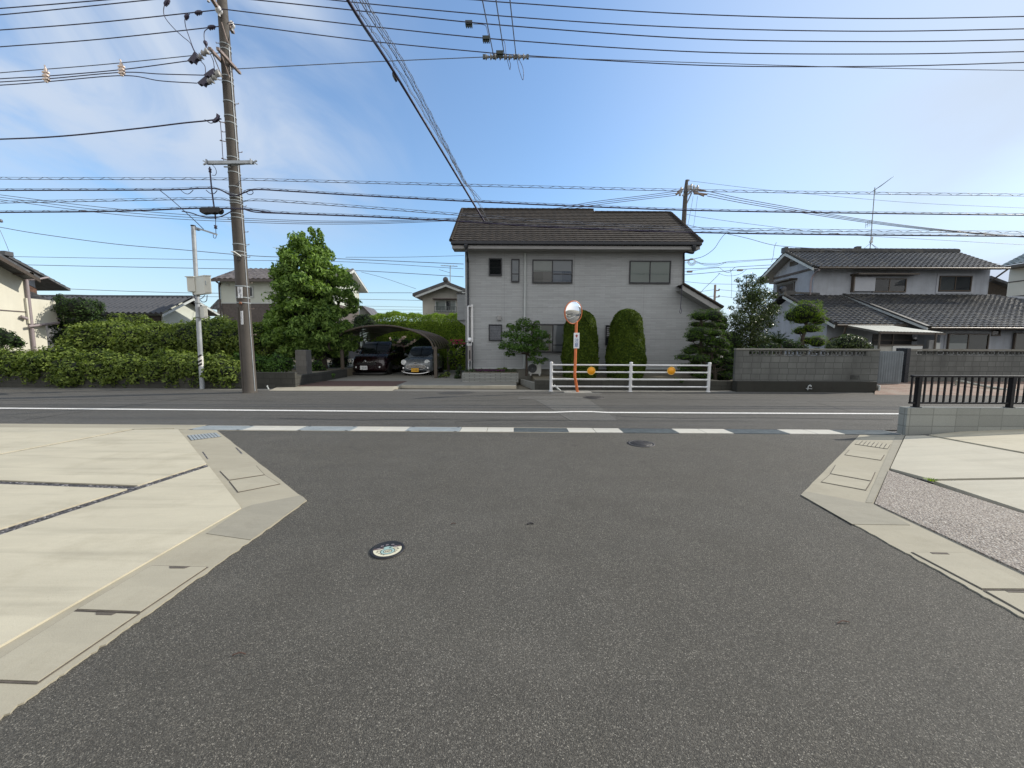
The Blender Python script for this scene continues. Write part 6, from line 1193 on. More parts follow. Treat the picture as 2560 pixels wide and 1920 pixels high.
for (x, y, rr) in ((782, 580, .22), (786, 596, .26), (756, 588, .2), (768, 604, .3), (802, 590, .2), (800, 604, .28), (726, 612, .2), (734, 626, .28), (722, 630, .2), (776, 574, .14), (797, 578, .14)): L.ell(P(x, y, TY + rg.uniform(-.3, .3)), (rr * .7, rr * .7, rr), 70, .15, .8, .3, 1, .1, -1, .46, .35)
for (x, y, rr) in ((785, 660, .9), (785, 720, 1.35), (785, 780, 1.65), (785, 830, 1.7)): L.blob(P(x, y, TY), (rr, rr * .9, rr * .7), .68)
L.build('crown', L_maple, t); m_.build('trunk', BARK, t)

# --- generic bush made of clumps given in photo pixels: (px, py, radius px)
def bush(name, label, cat, Y, cl, mat, size, dens=1.0, seed=1, group=None, blobs=True, asp=.5, thick=.35, depth=.8, up=.3, tilt=.9, base=None, flowers=None, stems=True, zg=None, core=CORE, jit=.5):
    rg = random.Random(seed); L = Leaves(seed)
    cs = [(P(x, y, Y + rg.uniform(-jit, jit)), r / FPX * Y) for x, y, r in cl]
    xs = [c.x for c, r in cs]; b = Vector((sum(xs) / len(xs), Y, zg if zg is not None else min(c.z - r for c, r in cs)))
    t = thing(name, label, cat, b, group)
    for c, r in cs:
        n = int(dens * 4 * math.pi * r * r / (size * size * asp) * 1.5); L.ell(c, (r, r * depth, r * .85), min(n, 26000), size, thick, up, tilt, .12, -.95, asp)
        if blobs: L.blob(c, (r, r * depth, r * .85), .74)
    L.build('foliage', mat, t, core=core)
    if stems:
        m_ = MB()
        for i in range(4): c, r = cs[rg.randrange(len(cs))]; trunk(m_, b + Vector((rg.uniform(-.1, .1), 0, -.05)), c, .03, .01, .1, rg, 6)
        m_.build('stem', BARK, t)
    if flowers:
        for fname, fm, pts, fs in flowers:
            F = Leaves(seed + 3)
            for x, y in pts:
                c = P(x, y, Y - .45); F.ell(c, (fs, fs, fs), 26, fs * .9, .6, .2, 1, .0, -1, .8)
            F.build(fname, fm, t)
    return t
# overgrown hedge on the left, spilling over the low wall
rg = random.Random(21)
def mass(name, label, X0, X1, Yc, hz_fn, depth, mat, size, seed, cat='hedge', nper=5, dens=1.0, r=(.38, .6), zlow=.25, kind_rows=3, group=None, front=None):
    rg = random.Random(seed); L = Leaves(seed); t = thing(name, label, cat, ((X0 + X1) / 2, Yc, zlow), group); n = max(2, int((X1 - X0) * nper / 2))
    for i in range(n):
        x = X0 + (X1 - X0) * (i + rg.random()) / n; zt = hz_fn(x)
        for row in range(kind_rows):
            f = row / max(1, kind_rows - 1); rr = rg.uniform(*r); z = zlow + rr * .6 + (zt - rr - zlow - rr * .6) * (1 - f * .9) + rg.uniform(-.1, .1); y = Yc + rg.uniform(-depth, depth) * .5 - (.25 if row else 0) * (1 if front is None else front)
            c = (x + rg.uniform(-.2, .2), y, z); k = int(dens * 4 * math.pi * rr * rr / (size * size * .5) * 1.0); L.ell(c, (rr, rr, rr * .8), k, size * rg.uniform(.8, 1.25), .55, .45, 1.2, .25, -.9, .55, .15); L.blob(c, (rr, rr, rr * .8), .62, 10)
    L.build('foliage', mat, t); m_ = MB()
    for i in range(max(3, n // 4)): x = X0 + (X1 - X0) * (i + .5) / max(3, n // 4); trunk(m_, (x, Yc, zlow - .1), (x + .1, Yc, hz_fn(x) - .4), .03, .012, .15, rg, 5)
    m_.build('stem', BARK, t); return t
def topline(pts, Y):
    q = [P(x, y, Y) for x, y in pts]; xs = [p.x for p in q]; zs = [p.z for p in q]
    return (lambda x: float(np.interp(x, xs, zs)))
f1 = topline([(-200, 885), (0, 878), (60, 866), (160, 866), (250, 868), (330, 880), (450, 872), (540, 872), (595, 895), (650, 930)], 13.8)
mass('overgrown_hedge', 'long overgrown vine hedge spilling over the low wall at the roadside', P(-160, 900, 13.8).x, P(600, 900, 13.8).x, 13.82, f1, .4, L_hedge, .095, 31, nper=7, r=(.2, .46), zlow=.02, kind_rows=5)
f2 = topline([(150, 880), (200, 862), (262, 800), (330, 790), (400, 800), (450, 800), (540, 782), (620, 792), (680, 800), (720, 830)], 18.5)
mass('thicket', 'broad leafy thicket of bushes behind the roadside hedge and service pole', P(195, 850, 18.5).x, P(700, 850, 18.5).x, 18.2, f2, 1.6, L_hedge, .12, 32, cat='bushes', nper=6, r=(.35, .95), zlow=.45, kind_rows=4)
f3 = topline([(590, 870), (620, 872), (700, 880), (740, 890)], 15)
mass('leafy_shrub', 'mid green shrub between the utility pole and the grey stone pillar', P(606, 900, 15).x, P(728, 900, 15).x, 14.9, f3, .5, L_shrub, .10, 33, cat='shrub', nper=7, r=(.25, .4), zlow=.45, kind_rows=3)
bush('evergreen_shrub', 'dark evergreen tree mass beside the cream stucco house balcony', 'tree', 20.2, [(152, 757, 20), (172, 770, 30), (205, 770, 34), (235, 768, 26), (150, 800, 30), (190, 815, 40), (230, 815, 36), (165, 850, 34), (215, 860, 36), (255, 810, 22), (140, 780, 16), (150, 742, 9)], L_dark, .12, .55, 41, zg=.4, jit=.9)
bush('bush', 'rounded dark bush at the extreme left edge in front of the cream house', 'bush', 15.5, [(-20, 850, 34), (15, 845, 24), (40, 858, 18), (-5, 832, 18)], L_dark, .10, .6, 42, zg=.4)
bush('feathery_bush', 'pale feathery bush in front of the long low house', 'bush', 22, [(290, 800, 20), (320, 808, 24), (352, 800, 18), (270, 815, 18), (305, 790, 10)], L_hedge, .08, .5, 43, blobs=True, zg=.4)
bush('low_bush', 'low dark ground bush at the foot of the tree beside the driveway', 'bush', 16.6, [(782, 918, 20), (800, 925, 16), (815, 934, 11), (775, 935, 18), (795, 908, 12), (830, 937, 7)], L_shrub, .10, .6, 44, zg=.05)
bush('dark_bush', 'dark bush in the shade behind the left carport post', 'bush', 19.6, [(830, 880, 24), (850, 905, 26), (838, 925, 22)], L_dark, .12, .5, 45, zg=.05)
bush('wispy_bush', 'grey green wispy bush between tall tree and clipped hedge', 'bush', 22.6, [(900, 802, 20), (925, 812, 22), (890, 822, 20), (915, 795, 14), (945, 822, 18)], L_dark, .09, .45, 46, zg=.05)
bush('flowering_bush', 'bush with pale pink blossoms seen between the two cars under the carport', 'flowering bush', 22.8, [(985, 860, 20), (1010, 862, 22), (1035, 860, 18), (1000, 880, 22), (1030, 885, 22), (965, 868, 14)], L_shrub, .11, .5, 47, zg=.05,
     flowers=[('blossom', PALEP, [(975 + (i * 37 % 66), 841 + (i * 23 % 26) + abs((i * 37 % 66) - 30) * .15) for i in range(34)], .055)])
bush('rose_bush', 'rose bush with crimson flowers beside the left corner of the grey house', 'flowering bush', 20.5, [(1138, 862, 17), (1150, 885, 18), (1135, 905, 16), (1152, 915, 12), (1160, 865, 12), (1128, 885, 12)], L_trim, .10, .5, 48, zg=.05,
     flowers=[('blossom', REDF, [(1128 + (i * 13 % 34), 851 + (i * 7 % 14)) for i in range(16)], .055), ('pale_blossom', PALEP, [(1134 + (i * 11 % 28), 860 + (i * 17 % 30)) for i in range(7)], .04)])
bush('conifer_shrub', 'dark bluish conifer shrub behind the small grey car', 'shrub', 22.2, [(1060, 862, 26), (1045, 880, 20), (1075, 880, 22)], L_dark, .07, .5, 49, zg=.05, asp=.25)
# clipped tall hedge behind
hg = thing('clipped_hedge', 'tall neatly clipped hedge with sunlit rounded top behind the carport', 'hedge', (P(1050, 800, 24).x, 24, 0)); L = Leaves(61); fx = topline([(925, 800), (950, 787), (990, 783), (1060, 790), (1165, 787), (1230, 787)], 24.0); x0_, x1_ = P(930, 800, 24).x, P(1225, 800, 24).x
g = L.rng; n = 52000; x = g.uniform(x0_, x1_, n); s_ = g.uniform(0, 1, n); zt = np.interp(x, np.linspace(x0_, x1_, 60), [fx(v) for v in np.linspace(x0_, x1_, 60)]) + .05 * np.sin(x * 5) + .04 * np.sin(x * 13)
A = s_ * (3.4 + 1.5 + 1.2); fr_ = A < 3.0; y = np.where(fr_, 23.0, 0.); z = np.where(fr_, A / 3.0 * (zt - .75), 0.); th = np.clip((A - 3.0) / 1.6, 0, 1) * math.pi / 2; tp = A > 4.6
y = np.where(fr_, 23.0, np.where(tp, 23.75 + (A - 4.6) * .8, 23.75 - .75 * np.cos(th))); z = np.where(fr_, z, np.where(tp, zt, zt - .75 + .75 * np.sin(th)))
ny = np.where(fr_, -1, np.where(tp, 0, -np.cos(th))); nz = np.where(fr_, .1, np.where(tp, 1, np.sin(th))); y = y + g.normal(0, .05, n) + .05 * np.sin(x * 3 + z * 4); z = z + g.normal(0, .035, n)
L.add(np.stack([x, y, z], 1), np.stack([np.zeros(n), ny, nz], 1), .085, .9, .5); zz1 = min(fx(v) for v in np.linspace(x0_, x1_, 9))
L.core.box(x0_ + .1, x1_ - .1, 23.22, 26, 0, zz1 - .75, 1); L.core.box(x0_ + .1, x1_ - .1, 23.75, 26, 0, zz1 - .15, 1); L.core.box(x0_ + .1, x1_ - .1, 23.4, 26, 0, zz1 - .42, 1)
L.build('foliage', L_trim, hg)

# --- clipped column shrubs and the little tree before the grey house
def column(label, px0, px1, pyt, Y, seed, bulge):
    a = P(px0, 870, Y); b = P(px1, 870, Y); w = (b.x - a.x) / 2 * .95; cx = (a.x + b.x) / 2; zt = P((px0 + px1) / 2, pyt, Y).z; z0 = lwz - .1
    t = thing('column_shrub', label, 'shrub', (cx, Y, z0), 'tall clipped dome-topped shrubs in front of the grey house'); L = Leaves(seed); g = L.rng; n = 40000; H = zt - z0; s_ = g.uniform(0, 1, n); ph = g.uniform(0, 2 * math.pi, n)
    hs_ = H - w * 1.15
    def radius(z): return w * (1 + bulge * .08 * np.sin(z * 2.2) - .06 * np.clip((.8 - z) / .8, 0, 1)) * np.where(z > hs_, np.sqrt(np.clip(1 - ((z - hs_) / (H - hs_)) ** 2, 0, 1)), 1)
    tt = s_ * (hs_ + w * 1.6); z = np.where(tt < hs_, tt, hs_ + (H - hs_) * np.sin(np.clip((tt - hs_) / (w * 1.6), 0, 1) * math.pi / 2)); r = radius(z) * (1 + .035 * np.sin(ph * 5 + z * 6) + .03 * np.sin(ph * 9 - z * 9)) + g.normal(0, .02, n)
    p = np.stack([cx + r * np.cos(ph), Y + r * np.sin(ph), z0 + z], 1); nn = np.stack([np.cos(ph), np.sin(ph), np.clip((z - hs_) / (H - hs_), 0, 1) * 1.6 + .2], 1); L.add(p, nn, .075, 1.0, .42, -.6)
    for k in range(9): zc = hs_ * k / 8; L.blob((cx, Y, z0 + zc + .1), (w * .93, w * .93, .35 if k < 8 else w * .95), .88)
    L.build('foliage', L_col, t); m_ = MB(); trunk(m_, (cx, Y, z0 - .1), (cx, Y, z0 + .5), .06, .05); m_.build('trunk', BARK, t)
column('left dome-topped column shrub, partly behind the traffic mirror', 1408, 1493, 776, 15.6, 71, .8)
column('right dome-topped column shrub, standing free with a bulging top', 1521, 1609, 773, 15.6, 72, 1.4)
Yt = 15.9; t = thing('garden_tree', 'small multi-lobed garden tree beside the air conditioner and lower window', 'tree', P(1316, 932, Yt)); L = Leaves(81); rg = random.Random(5); m_ = MB(); tb = P(1316, 940, Yt); trunk(m_, tb, P(1316, 880, Yt), .05, .035, .05, rg)
cl = [(1310, 808, 20), (1290, 822, 18), (1330, 822, 20), (1350, 835, 17), (1270, 838, 16), (1300, 845, 24), (1330, 850, 24), (1265, 862, 17), (1290, 868, 22), (1315, 872, 22), (1345, 862, 18), (1365, 842, 12), (1275, 885, 14), (1340, 885, 14), (1360, 872, 12), (1255, 870, 8), (1372, 855, 8), (1345, 905, 13), (1362, 900, 9), (1330, 898, 10), (1275, 815, 9), (1342, 806, 8)]
for x, y, r in cl:
    c = P(x, y, Yt + rg.uniform(-.45, .35)); rr = r / FPX * Yt; rr *= 1.12; L.ell(c, (rr, rr, rr * .65), int(330 * (r / 18) ** 2), .105, .55, .6, .7, .1, -.6, .34, .1); trunk(m_, P(1316, 885, Yt), c, .022, .008, .08, rg, 5)
L.build('crown', L_shrub, t); m_.build('trunk', BARK, t)
# planter flowers
t = thing('flowers', 'low purple flowers and grey green plants growing in the stone planter', 'flowers', ((PLT[0] + PLT[1]) / 2, PLT[2] + .25, PLT[3])); L = Leaves(90)
for i in range(26):
    x = PLT[0] + .1 + (PLT[1] - PLT[0] - .2) * i / 25; L.ell((x, PLT[2] + .25, PLT[3] + .05), (.12, .18, .09 if i % 4 else .14), 60, .06, .5, .5, 1, 0, -.2, .3)
L.build('foliage', L_dark, t); F = Leaves(91)
for i in range(16): F.ell((PLT[0] + .55 + i * .075, PLT[2] + .12, PLT[3] + .10), (.06, .06, .05), 22, .05, .5, .5, 1)
F.build('blossom', PURP, t)
bush('spiky_grass', 'pale grey green tuft at the right end of the planter', 'plant', PLT[2] + .3, [(1250, 925, 7), (1262, 924, 7), (1242, 927, 5)], L_hedge, .12, 1.0, 92, blobs=False, asp=.12, stems=False)
bush('shade_shrub', 'small dark shrub by the path left of the planter', 'shrub', 16.9, [(1146, 930, 9), (1143, 942, 9), (1150, 920, 7)], L_dark, .07, .6, 93, zg=.05)
bush('path_shrub', 'low yellowish ground cover at the right carport post', 'shrub', 17.6, [(1105, 940, 8), (1118, 936, 8), (1098, 945, 6)], L_hedge, .07, .6, 94, zg=.05)

# --- cloud-pruned conifer right of the grey house
def pads(name, label, Y, pd, mat, seed, trunks, size=.055, cat='tree', dj=.5, zb=.1, dens=1.35):
    rg = random.Random(seed); L = Leaves(seed); x0 = sum(p[0] for p in pd) / len(pd); t = thing(name, label, cat, P(x0, 940, Y) * 1.0)
    for (px, py, rx, rz_) in pd:
        rx *= 1.08; rz_ *= 1.45; d = rg.uniform(-dj, dj); c = P(px, py, Y + d); a = rx / FPX * Y; b = rz_ / FPX * Y
        n = int(dens * 4 * math.pi * a * (a + b) / 2 / (size * size) * .9); L.ell(c, (a, a * .85, b), n, size, .30, .5, 1.2, .14, -.6, .34, -.35); L.blob(c, (a, a * .85, b), .70, 12)
    L.build('foliage', mat, t); m_ = MB()
    for tr in trunks:
        pts = curve([P(x, y, Y + .05) for x, y in tr], 4); m_.tube(pts, [.085 - .05 * i / len(pts) for i in range(len(pts))], 7)
        for (px, py, rx, rz_) in pd:
            k = min(range(len(tr)), key=lambda j: abs(tr[j][1] - py - 6)); trunk(m_, P(tr[k][0], tr[k][1], Y), P(px, py + rz_ * .4, Y), .028, .012, .05, rg, 5)
    m_.build('trunk', BARK, t); return t
pads('cloud_pruned_conifer', 'dark green cloud-pruned conifer right of the grey house and white rail', 15.2,
     [(1752, 790, 28, 11), (1786, 789, 26, 12), (1805, 800, 18, 9), (1744, 811, 22, 7), (1775, 813, 20, 7), (1800, 815, 16, 7), (1748, 828, 30, 9), (1735, 840, 24, 8), (1790, 832, 20, 8), (1815, 838, 14, 8), (1765, 848, 20, 7), (1730, 850, 14, 5), (1800, 850, 18, 7), (1778, 858, 18, 7), (1812, 862, 16, 7), (1742, 868, 24, 8), (1770, 874, 16, 7), (1726, 878, 22, 8), (1807, 880, 20, 8), (1785, 890, 14, 7), (1712, 893, 24, 7), (1750, 896, 22, 9), (1740, 905, 16, 7), (1820, 900, 14, 8), (1788, 905, 14, 6), (1815, 920, 16, 8), (1725, 917, 30, 7), (1765, 920, 18, 7), (1795, 935, 20, 9), (1755, 938, 22, 8), (1822, 940, 14, 9), (1712, 925, 14, 5)],
     L_pine, 101, [[(1790, 975), (1786, 930), (1778, 880), (1784, 840), (1780, 795)], [(1770, 970), (1762, 920), (1752, 870), (1756, 830), (1752, 795)]], dens=1.3)
bush('dark_shrub', 'deep green evergreen backdrop behind the cloud-pruned conifer', 'bush', 16.6, [(1800, 815, 24), (1825, 850, 28), (1800, 870, 26), (1830, 890, 26), (1790, 910, 26), (1760, 880, 18), (1820, 930, 24), (1775, 940, 22), (1840, 865, 20), (1740, 930, 16), (1850, 905, 18)], L_dark, .09, .6, 137, zg=.1)
# glossy camellia-like tree
Yc = 16.8; t = thing('glossy_tree', 'airy glossy-leaved tree between the cloud-pruned conifer and tiled house', 'tree', P(1880, 940, Yc)); L = Leaves(111); rg = random.Random(12); m_ = MB(); tr0 = P(1870, 930, Yc); tr0.z = .05; trunk(m_, tr0, P(1885, 790, Yc), .09, .06, .1, rg)
cl = [(1885, 708, 18), (1862, 715, 16), (1905, 702, 14), (1870, 738, 24), (1900, 730, 22), (1922, 738, 16), (1850, 750, 14), (1895, 752, 18), (1925, 760, 12), (1852, 778, 16), (1878, 775, 18), (1845, 795, 20), (1875, 800, 26), (1908, 795, 24), (1932, 782, 18), (1940, 770, 12), (1860, 825, 28), (1895, 822, 26), (1925, 808, 16), (1838, 812, 16), (1838, 838, 20), (1870, 850, 26), (1900, 850, 22), (1880, 872, 26), (1912, 868, 18), (1848, 865, 24), (1832, 790, 10), (1828, 770, 8), (1935, 740, 10), (1845, 700, 8), (1880, 690, 9), (1865, 692, 7), (1858, 890, 24), (1900, 890, 20), (1872, 905, 22), (1925, 850, 20), (1935, 880, 18), (1885, 740, 22), (1868, 760, 20), (1905, 770, 20)]
for x, y, r in cl:
    c = P(x, y, Yc + rg.uniform(-.7, .5)); rr = r / FPX * Yc * 1.08; L.ell(c, (rr, rr, rr * .8), int(330 * (r / 16) ** 2), .082, .75, .4, 1.1, .15, -1, .42); trunk(m_, P(1882, max(min(y + 45, 860), 760), Yc), c, .028, .008, .1, rg, 5)
L.build('crown', L_gloss, t); m_.build('trunk', BARK, t)
# ball-topped topiary
pads('topiary_tree', 'bright green topiary tree with mushroom dome top before the tiled house', 16.0,
     [(2015, 778, 38, 19), (2013, 785, 36, 13), (1978, 791, 16, 11), (2045, 800, 20, 12), (2005, 800, 26, 9), (2028, 822, 26, 9), (2000, 828, 18, 8), (2043, 855, 24, 12), (2018, 852, 20, 8)], L_topi, 121, [[(2010, 890), (2006, 850), (2016, 815), (2014, 785)]], dj=.2)
bush('round_bush', 'rounded white-flecked bush on top of the old block wall beside the awning', 'bush', 14.6, [(2118, 858, 26), (2095, 862, 22), (2145, 860, 22), (2165, 868, 14), (2080, 870, 16), (2120, 848, 18)], L_gloss, .07, .75, 131, zg=.1)
# sago palm
Yp = 15.6; t = thing('sago_palm', 'dark sago palm with stiff arching fronds behind the old block wall', 'palm', P(1945, 900, Yp)); m_ = MB(); c0_ = P(1945, 862, Yp); trunk(m_, c0_ + Vector((0, 0, -1.3)), c0_, .14, .12); m_.build('trunk', BARK, t); rg = random.Random(7); L = Leaves(7); pp = []; nnn = []
m_ = MB()
for i in range(34):
    a = rg.uniform(0, 6.28); e = rg.uniform(.2, 1.35); ln = rg.uniform(.75, 1.05); d = Vector((math.cos(a) * math.cos(e), math.sin(a) * math.cos(e), math.sin(e))); pts = [c0_ + d * ln * k / 6 + Vector((0, 0, -.45 * (k / 6) ** 2 * ln)) for k in range(7)]; m_.tube(pts, .008, 4)
    for k in range(1, 7):
        for s_ in (-1, 1):
            for h in (0, .5):
                q = pts[k - 1].lerp(pts[k], h + .5); sd = d.cross(Vector((0, 0, 1))).normalized() * s_; tip = q + sd * .16 * (1.1 - k / 9) + d * .06; w = d * .011
                m_.add([q - w, q + w, tip], [(0, 1, 2)])
m_.build('fronds', L_dark, t)
bush('dark_shrub', 'dark low shrubs along the top of the old block wall behind its coping', 'bush', 14.4, [(1970, 862, 16), (1990, 868, 16), (1935, 868, 14), (1910, 872, 14), (2010, 872, 12), (1880, 876, 12), (2040, 876, 9)], L_dark, .08, .6, 133, zg=.1)
bush('dark_shrub', 'dark foliage filling the gap between conifer and the old block wall end', 'bush', 15.8, [(1822, 905, 18), (1835, 925, 16), (1815, 940, 18), (1790, 950, 16), (1775, 955, 14), (1840, 890, 14)], L_dark, .09, .6, 134, zg=.1)
bush('weeds', 'sparse weeds hanging on the damp retaining wall behind the guard rail', 'weeds', 13.36, [(1690, 947, 5), (1600, 949, 3), (1450, 948, 5), (1520, 948, 4), (1705, 952, 6)], L_dark, .06, .8, 135, blobs=False, stems=False, jit=.03)
# grass and leaves at the foot of the left wall
bush('weeds', 'small grass clump at the roadside below the left wall by the big pole', 'weeds', 13.1, [(575, 968, 4), (560, 966, 3), (640, 970, 3)], L_hedge, .07, .8, 136, blobs=False, stems=False, jit=.05, asp=.2)
# ================================================================== CABLES
def cab(label, pts, r=.012, mat=None, group=None, name='overhead_cable', wrap=None, n=5, cat='cable', seg=10):
    c = curve(pts, seg); m_ = MB(); m_.tube(c, r, n)
    if not wrap: return tag(m_.build(name, mat or CABLE), label, cat, group)
    mid = c[len(c) // 2]; t = thing(name, label, cat, mid, group); m_.build('core', mat or CABLE, t)
    amp, pitch, off, rw = wrap; L_ = [0]
    for a, b in zip(c[:-1], c[1:]): L_.append(L_[-1] + (b - a).length)
    tot = L_[-1]; k = int(tot / pitch * 12); out_ = []; mes = []; j = 0
    for i in range(k + 1):
        s_ = tot * i / k
        while j < len(L_) - 2 and L_[j + 1] < s_: j += 1
        p = c[j].lerp(c[j + 1], (s_ - L_[j]) / max(L_[j + 1] - L_[j], 1e-6)); d = (c[j + 1] - c[j]).normalized(); sd = d.cross(Vector((0, 0, 1))).normalized(); upv = sd.cross(d); ph = 2 * math.pi * s_ / pitch
        out_.append(p + upv * (off / 2 + amp * math.cos(ph)) + sd * amp * math.sin(ph)); mes.append(p + upv * off)
    m_ = MB(); m_.tube(out_, rw, 4, caps=False); m_.build('spiral_hanger', CABLEG, t); m_ = MB(); m_.tube(mes[::8] + [mes[-1]], rw * .9, 4); m_.build('messenger_wire', CABLEG, t); return t
Yq = uy
def Q(l, Y=None): return [P(x, y, Yq if Y is None else Y) for x, y in l]
PW = 'parallel power lines across the top of the picture'
cab('topmost power line at the upper right corner', Q([(1000, -12), (1180, -1), (1280, 7), (1700, 34), (2148, 46), (2560, 41), (3000, 28)], uy - 1.0), .0125, group=PW)
cab('second power line from the top on the right, entering at the top centre', Q([(640, -30), (822, -1), (1280, 42), (1700, 68), (2148, 78), (2560, 72), (3000, 60)], uy - .9), .0125, group=PW)
cab('power line carrying the leftmost black tap connector', Q([(520, -12), (642, 0), (984, 36), (1280, 65), (1750, 97), (2206, 104), (2560, 99), (3000, 88)], uy - .7), .0135, group=PW)
cab('power line from the middle pole insulator with a connector near the insulator string', Q([(551, 22), (700, 40), (926, 66), (1280, 101), (1750, 130), (2206, 135), (2560, 129), (3000, 118)], uy - .25), .0135, group=PW)
cab('lowest power line on the right, from the outer pole insulator', Q([(584, 60), (926, 103), (1245, 134), (1280, 137), (1750, 163), (2171, 166), (2560, 156), (3000, 140)], uy + .2), .0135, group=PW)
cab('thin earth wire left of the horizontal insulator string', Q([(577, 173), (900, 156), (1212, 142.5)]), .011, CABLEG)
cab('thin earth wire right of the horizontal insulator string', Q([(1316, 142.5), (1600, 152), (2148, 169), (2560, 176), (3000, 180)]), .009, CABLEG)
PL = 'power lines leaving the utility pole to the left'
cab('topmost power line in the upper left corner', Q([(-300, 42), (0, 21), (260, 0), (420, -14)], uy - 1.2), .0125, group=PL)
cab('second power line from the top at the left edge', Q([(-300, 58), (0, 37), (370, 0), (500, -14)], uy - .9), .0125, group=PL)
cab('third power line at left, ending at the middle pole insulator', Q([(-300, 95), (0, 75), (245, 56), (532, 26), (551, 23)], uy - .25), .0135, group=PL)
cab('fourth power line at left, ending at the outer pole insulator', Q([(-300, 140), (0, 117), (250, 98), (547, 66), (582, 60)], uy + .2), .0135, group=PL)
PS = 'four lines held by spacers left of the pole'
cab('upper thin line of the spacer bundle', Q([(-300, 208), (0, 182), (250, 162), (480, 139), (560, 131)], uy - .3), .011, CABLEG, PS)
cab('second line of the spacer bundle, ending at the upper black cover', Q([(-300, 216), (0, 197), (120, 190), (304, 174), (472, 152)], uy - .3), .0125, group=PS)
cab('third line of the spacer bundle, running level to the lower covers', Q([(-300, 222), (0, 205), (120, 197), (304, 181), (400, 185), (510, 188)], uy - .3), .0125, group=PS)
cab('lowest line of the spacer bundle, dipping under the others', Q([(-300, 230), (0, 213), (120, 204), (307, 189), (400, 202), (492, 208)], uy - .3), .0125, group=PS)
for x, y0, y1, l in ((304, 158, 190, 'right'), (115, 172, 206, 'left')):
    m_ = MB(); a = P(x - 1, y0, uy - .34); b = P(x + 1, y1, uy - .34); m_.beam(a, b, .06, .05)
    for k in (.3, .55, .8): c = a.lerp(b, k); m_.beam(c - Vector((.07, 0, 0)), c + Vector((.07, 0, .02)), .085, .045)
    m_.beam(a, a + Vector((-.02, 0, .1)), .025, .025); tag(m_.build('line_spacer', PALEP), 'pale pinkish line spacer clipped on the cable bundle, ' + l + ' of the two', 'spacer')
def cover(label, pix, Y, mat=CABLE, parent=None, th=.1, name='insulator_cover'):
    m_ = MB(); m_.prism([P(x, y, Y - th / 2) for x, y in pix], (0, th, 0)); return tag(m_.build(name, mat), label, 'insulator cover') if parent is None else m_.build(name, mat, parent)
cover('upper black bat-shaped insulator cover left of the pole', [(468, 151), (480, 137), (486, 127), (492, 133), (491, 138), (496, 146), (490, 147), (487, 151), (485, 157), (477, 151), (472, 155)], uy - .35)
cover('middle black insulator cover left of the pole', [(508, 187), (524, 175), (533, 170), (537, 173), (536, 184), (528, 188), (523, 192), (520, 188), (514, 191)], uy - .4)
cover('lowest black insulator cover left of the pole', [(492, 207), (505, 196), (512, 190), (519, 199), (519, 206), (512, 208), (509, 214), (502, 209), (497, 211)], uy - .3)
for i, (pts, l) in enumerate((([(495, 146), (500, 143), (505, 140)], 'small'), ([(504, 136), (513, 131), (521, 127)], 'large'), ([(519, 205), (526, 203), (533, 200)], 'small'), ([(532, 198), (541, 190), (548, 182)], 'large'), ([(536, 186), (543, 184), (549, 181)], 'inner'))):
    q = [P(x, y, uy - .38) for x, y in pts]; ax = (q[-1] - q[0]).normalized(); h = (q[-1] - q[0]).length; m_ = MB(); m_.lathe([(0, 0), (.05, .01), (.085, h * .35), (.04, h * .45), (.05, h * .55), (.09, h * .9), (.03, h), (0, h)], q[0], ax, 12)
    tag(m_.build('strain_insulator', CERAMG), ['small grey insulator above, beside the upper black cover', 'larger grey insulator above, next to the crossarm end', 'small grey insulator beside the lowest black cover', 'larger grey insulator hanging near the pole below the crossarms', 'inner grey insulator beside the middle black cover'][i], 'insulator')
JL = 'looping jumper wires beside the pole'
cab('long outer jumper loop from the top left clamp', Q([(424, -4), (411, 14), (411, 40), (430, 66), (455, 90), (475, 107), (485, 127), (500, 150), (512, 165), (514, 183)], uy - .6), .010, CABLE, JL, 'jumper_wire')
cab('middle jumper from the second clamp to the upper cover', Q([(474, 35), (463, 45), (464, 66), (472, 90), (482, 118), (487, 128)], uy - .5), .010, CABLE, JL, 'jumper_wire')
cab('inner jumper from the third clamp past the crossarm end', Q([(520, 71), (511, 80), (511, 100), (516, 115), (524, 132), (533, 152), (536, 172)], uy - .3), .010, CABLE, JL, 'jumper_wire')
for (a, b, l) in (((411, 14), (424, -2), 'uppermost'), ((487, 34), (506, 29), 'upper line'), ((463, 47), (471, 36), 'second loop'), ((519, 70), (539, 66), 'lower line'), ((512, 102), (516, 114), 'inner loop')):
    q0 = P(*a, uy - .5 if a[0] < 480 or a[0] == 512 else uy - .1); q1 = P(*b, q0.y); m_ = MB(); m_.tube([q0, q0.lerp(q1, .15), q0.lerp(q1, .5), q0.lerp(q1, .85), q1], [.015, .045, .055, .04, .015], 7)
    for k in (.3, .55, .8): c = q0.lerp(q1, k); m_.beam(c, c + Vector((0, 0, -.07)), .03, .03)
    tag(m_.build('tap_connector', CABLE), 'black tap connector, ' + l + ' one left of the pole top', 'connector')
cab('twisted black service cable at left, ending at the pole clamp', Q([(-300, 356), (0, 348), (160, 340), (347, 321), (455, 308), (515, 302), (553, 297)], uy - .2), .02)
m_ = MB(); m_.prism([P(529, 302, uy - .24), P(540, 292, uy - .24), (P(541, 283, uy - .24)), P(545, 285, uy - .24), P(544, 297, uy - .24), P(538, 302, uy - .24), P(531, 304, uy - .24)], (0, .08, 0)); m_.tube(curve(Q([(512, 299), (518, 303), (527, 308), (537, 304), (543, 297)], uy - .22), 4), .012, 5); tag(m_.build('cable_clamp', CABLE), 'black hooked cable clamp on the twisted service cable near the pole', 'clamp')
cab('thin vertical drop wire along the left of the pole above the crossarm', Q([(551, 305), (553, 330), (555, 355), (557, 390), (561, 406)], uy - .22), .010)
m_ = MB()
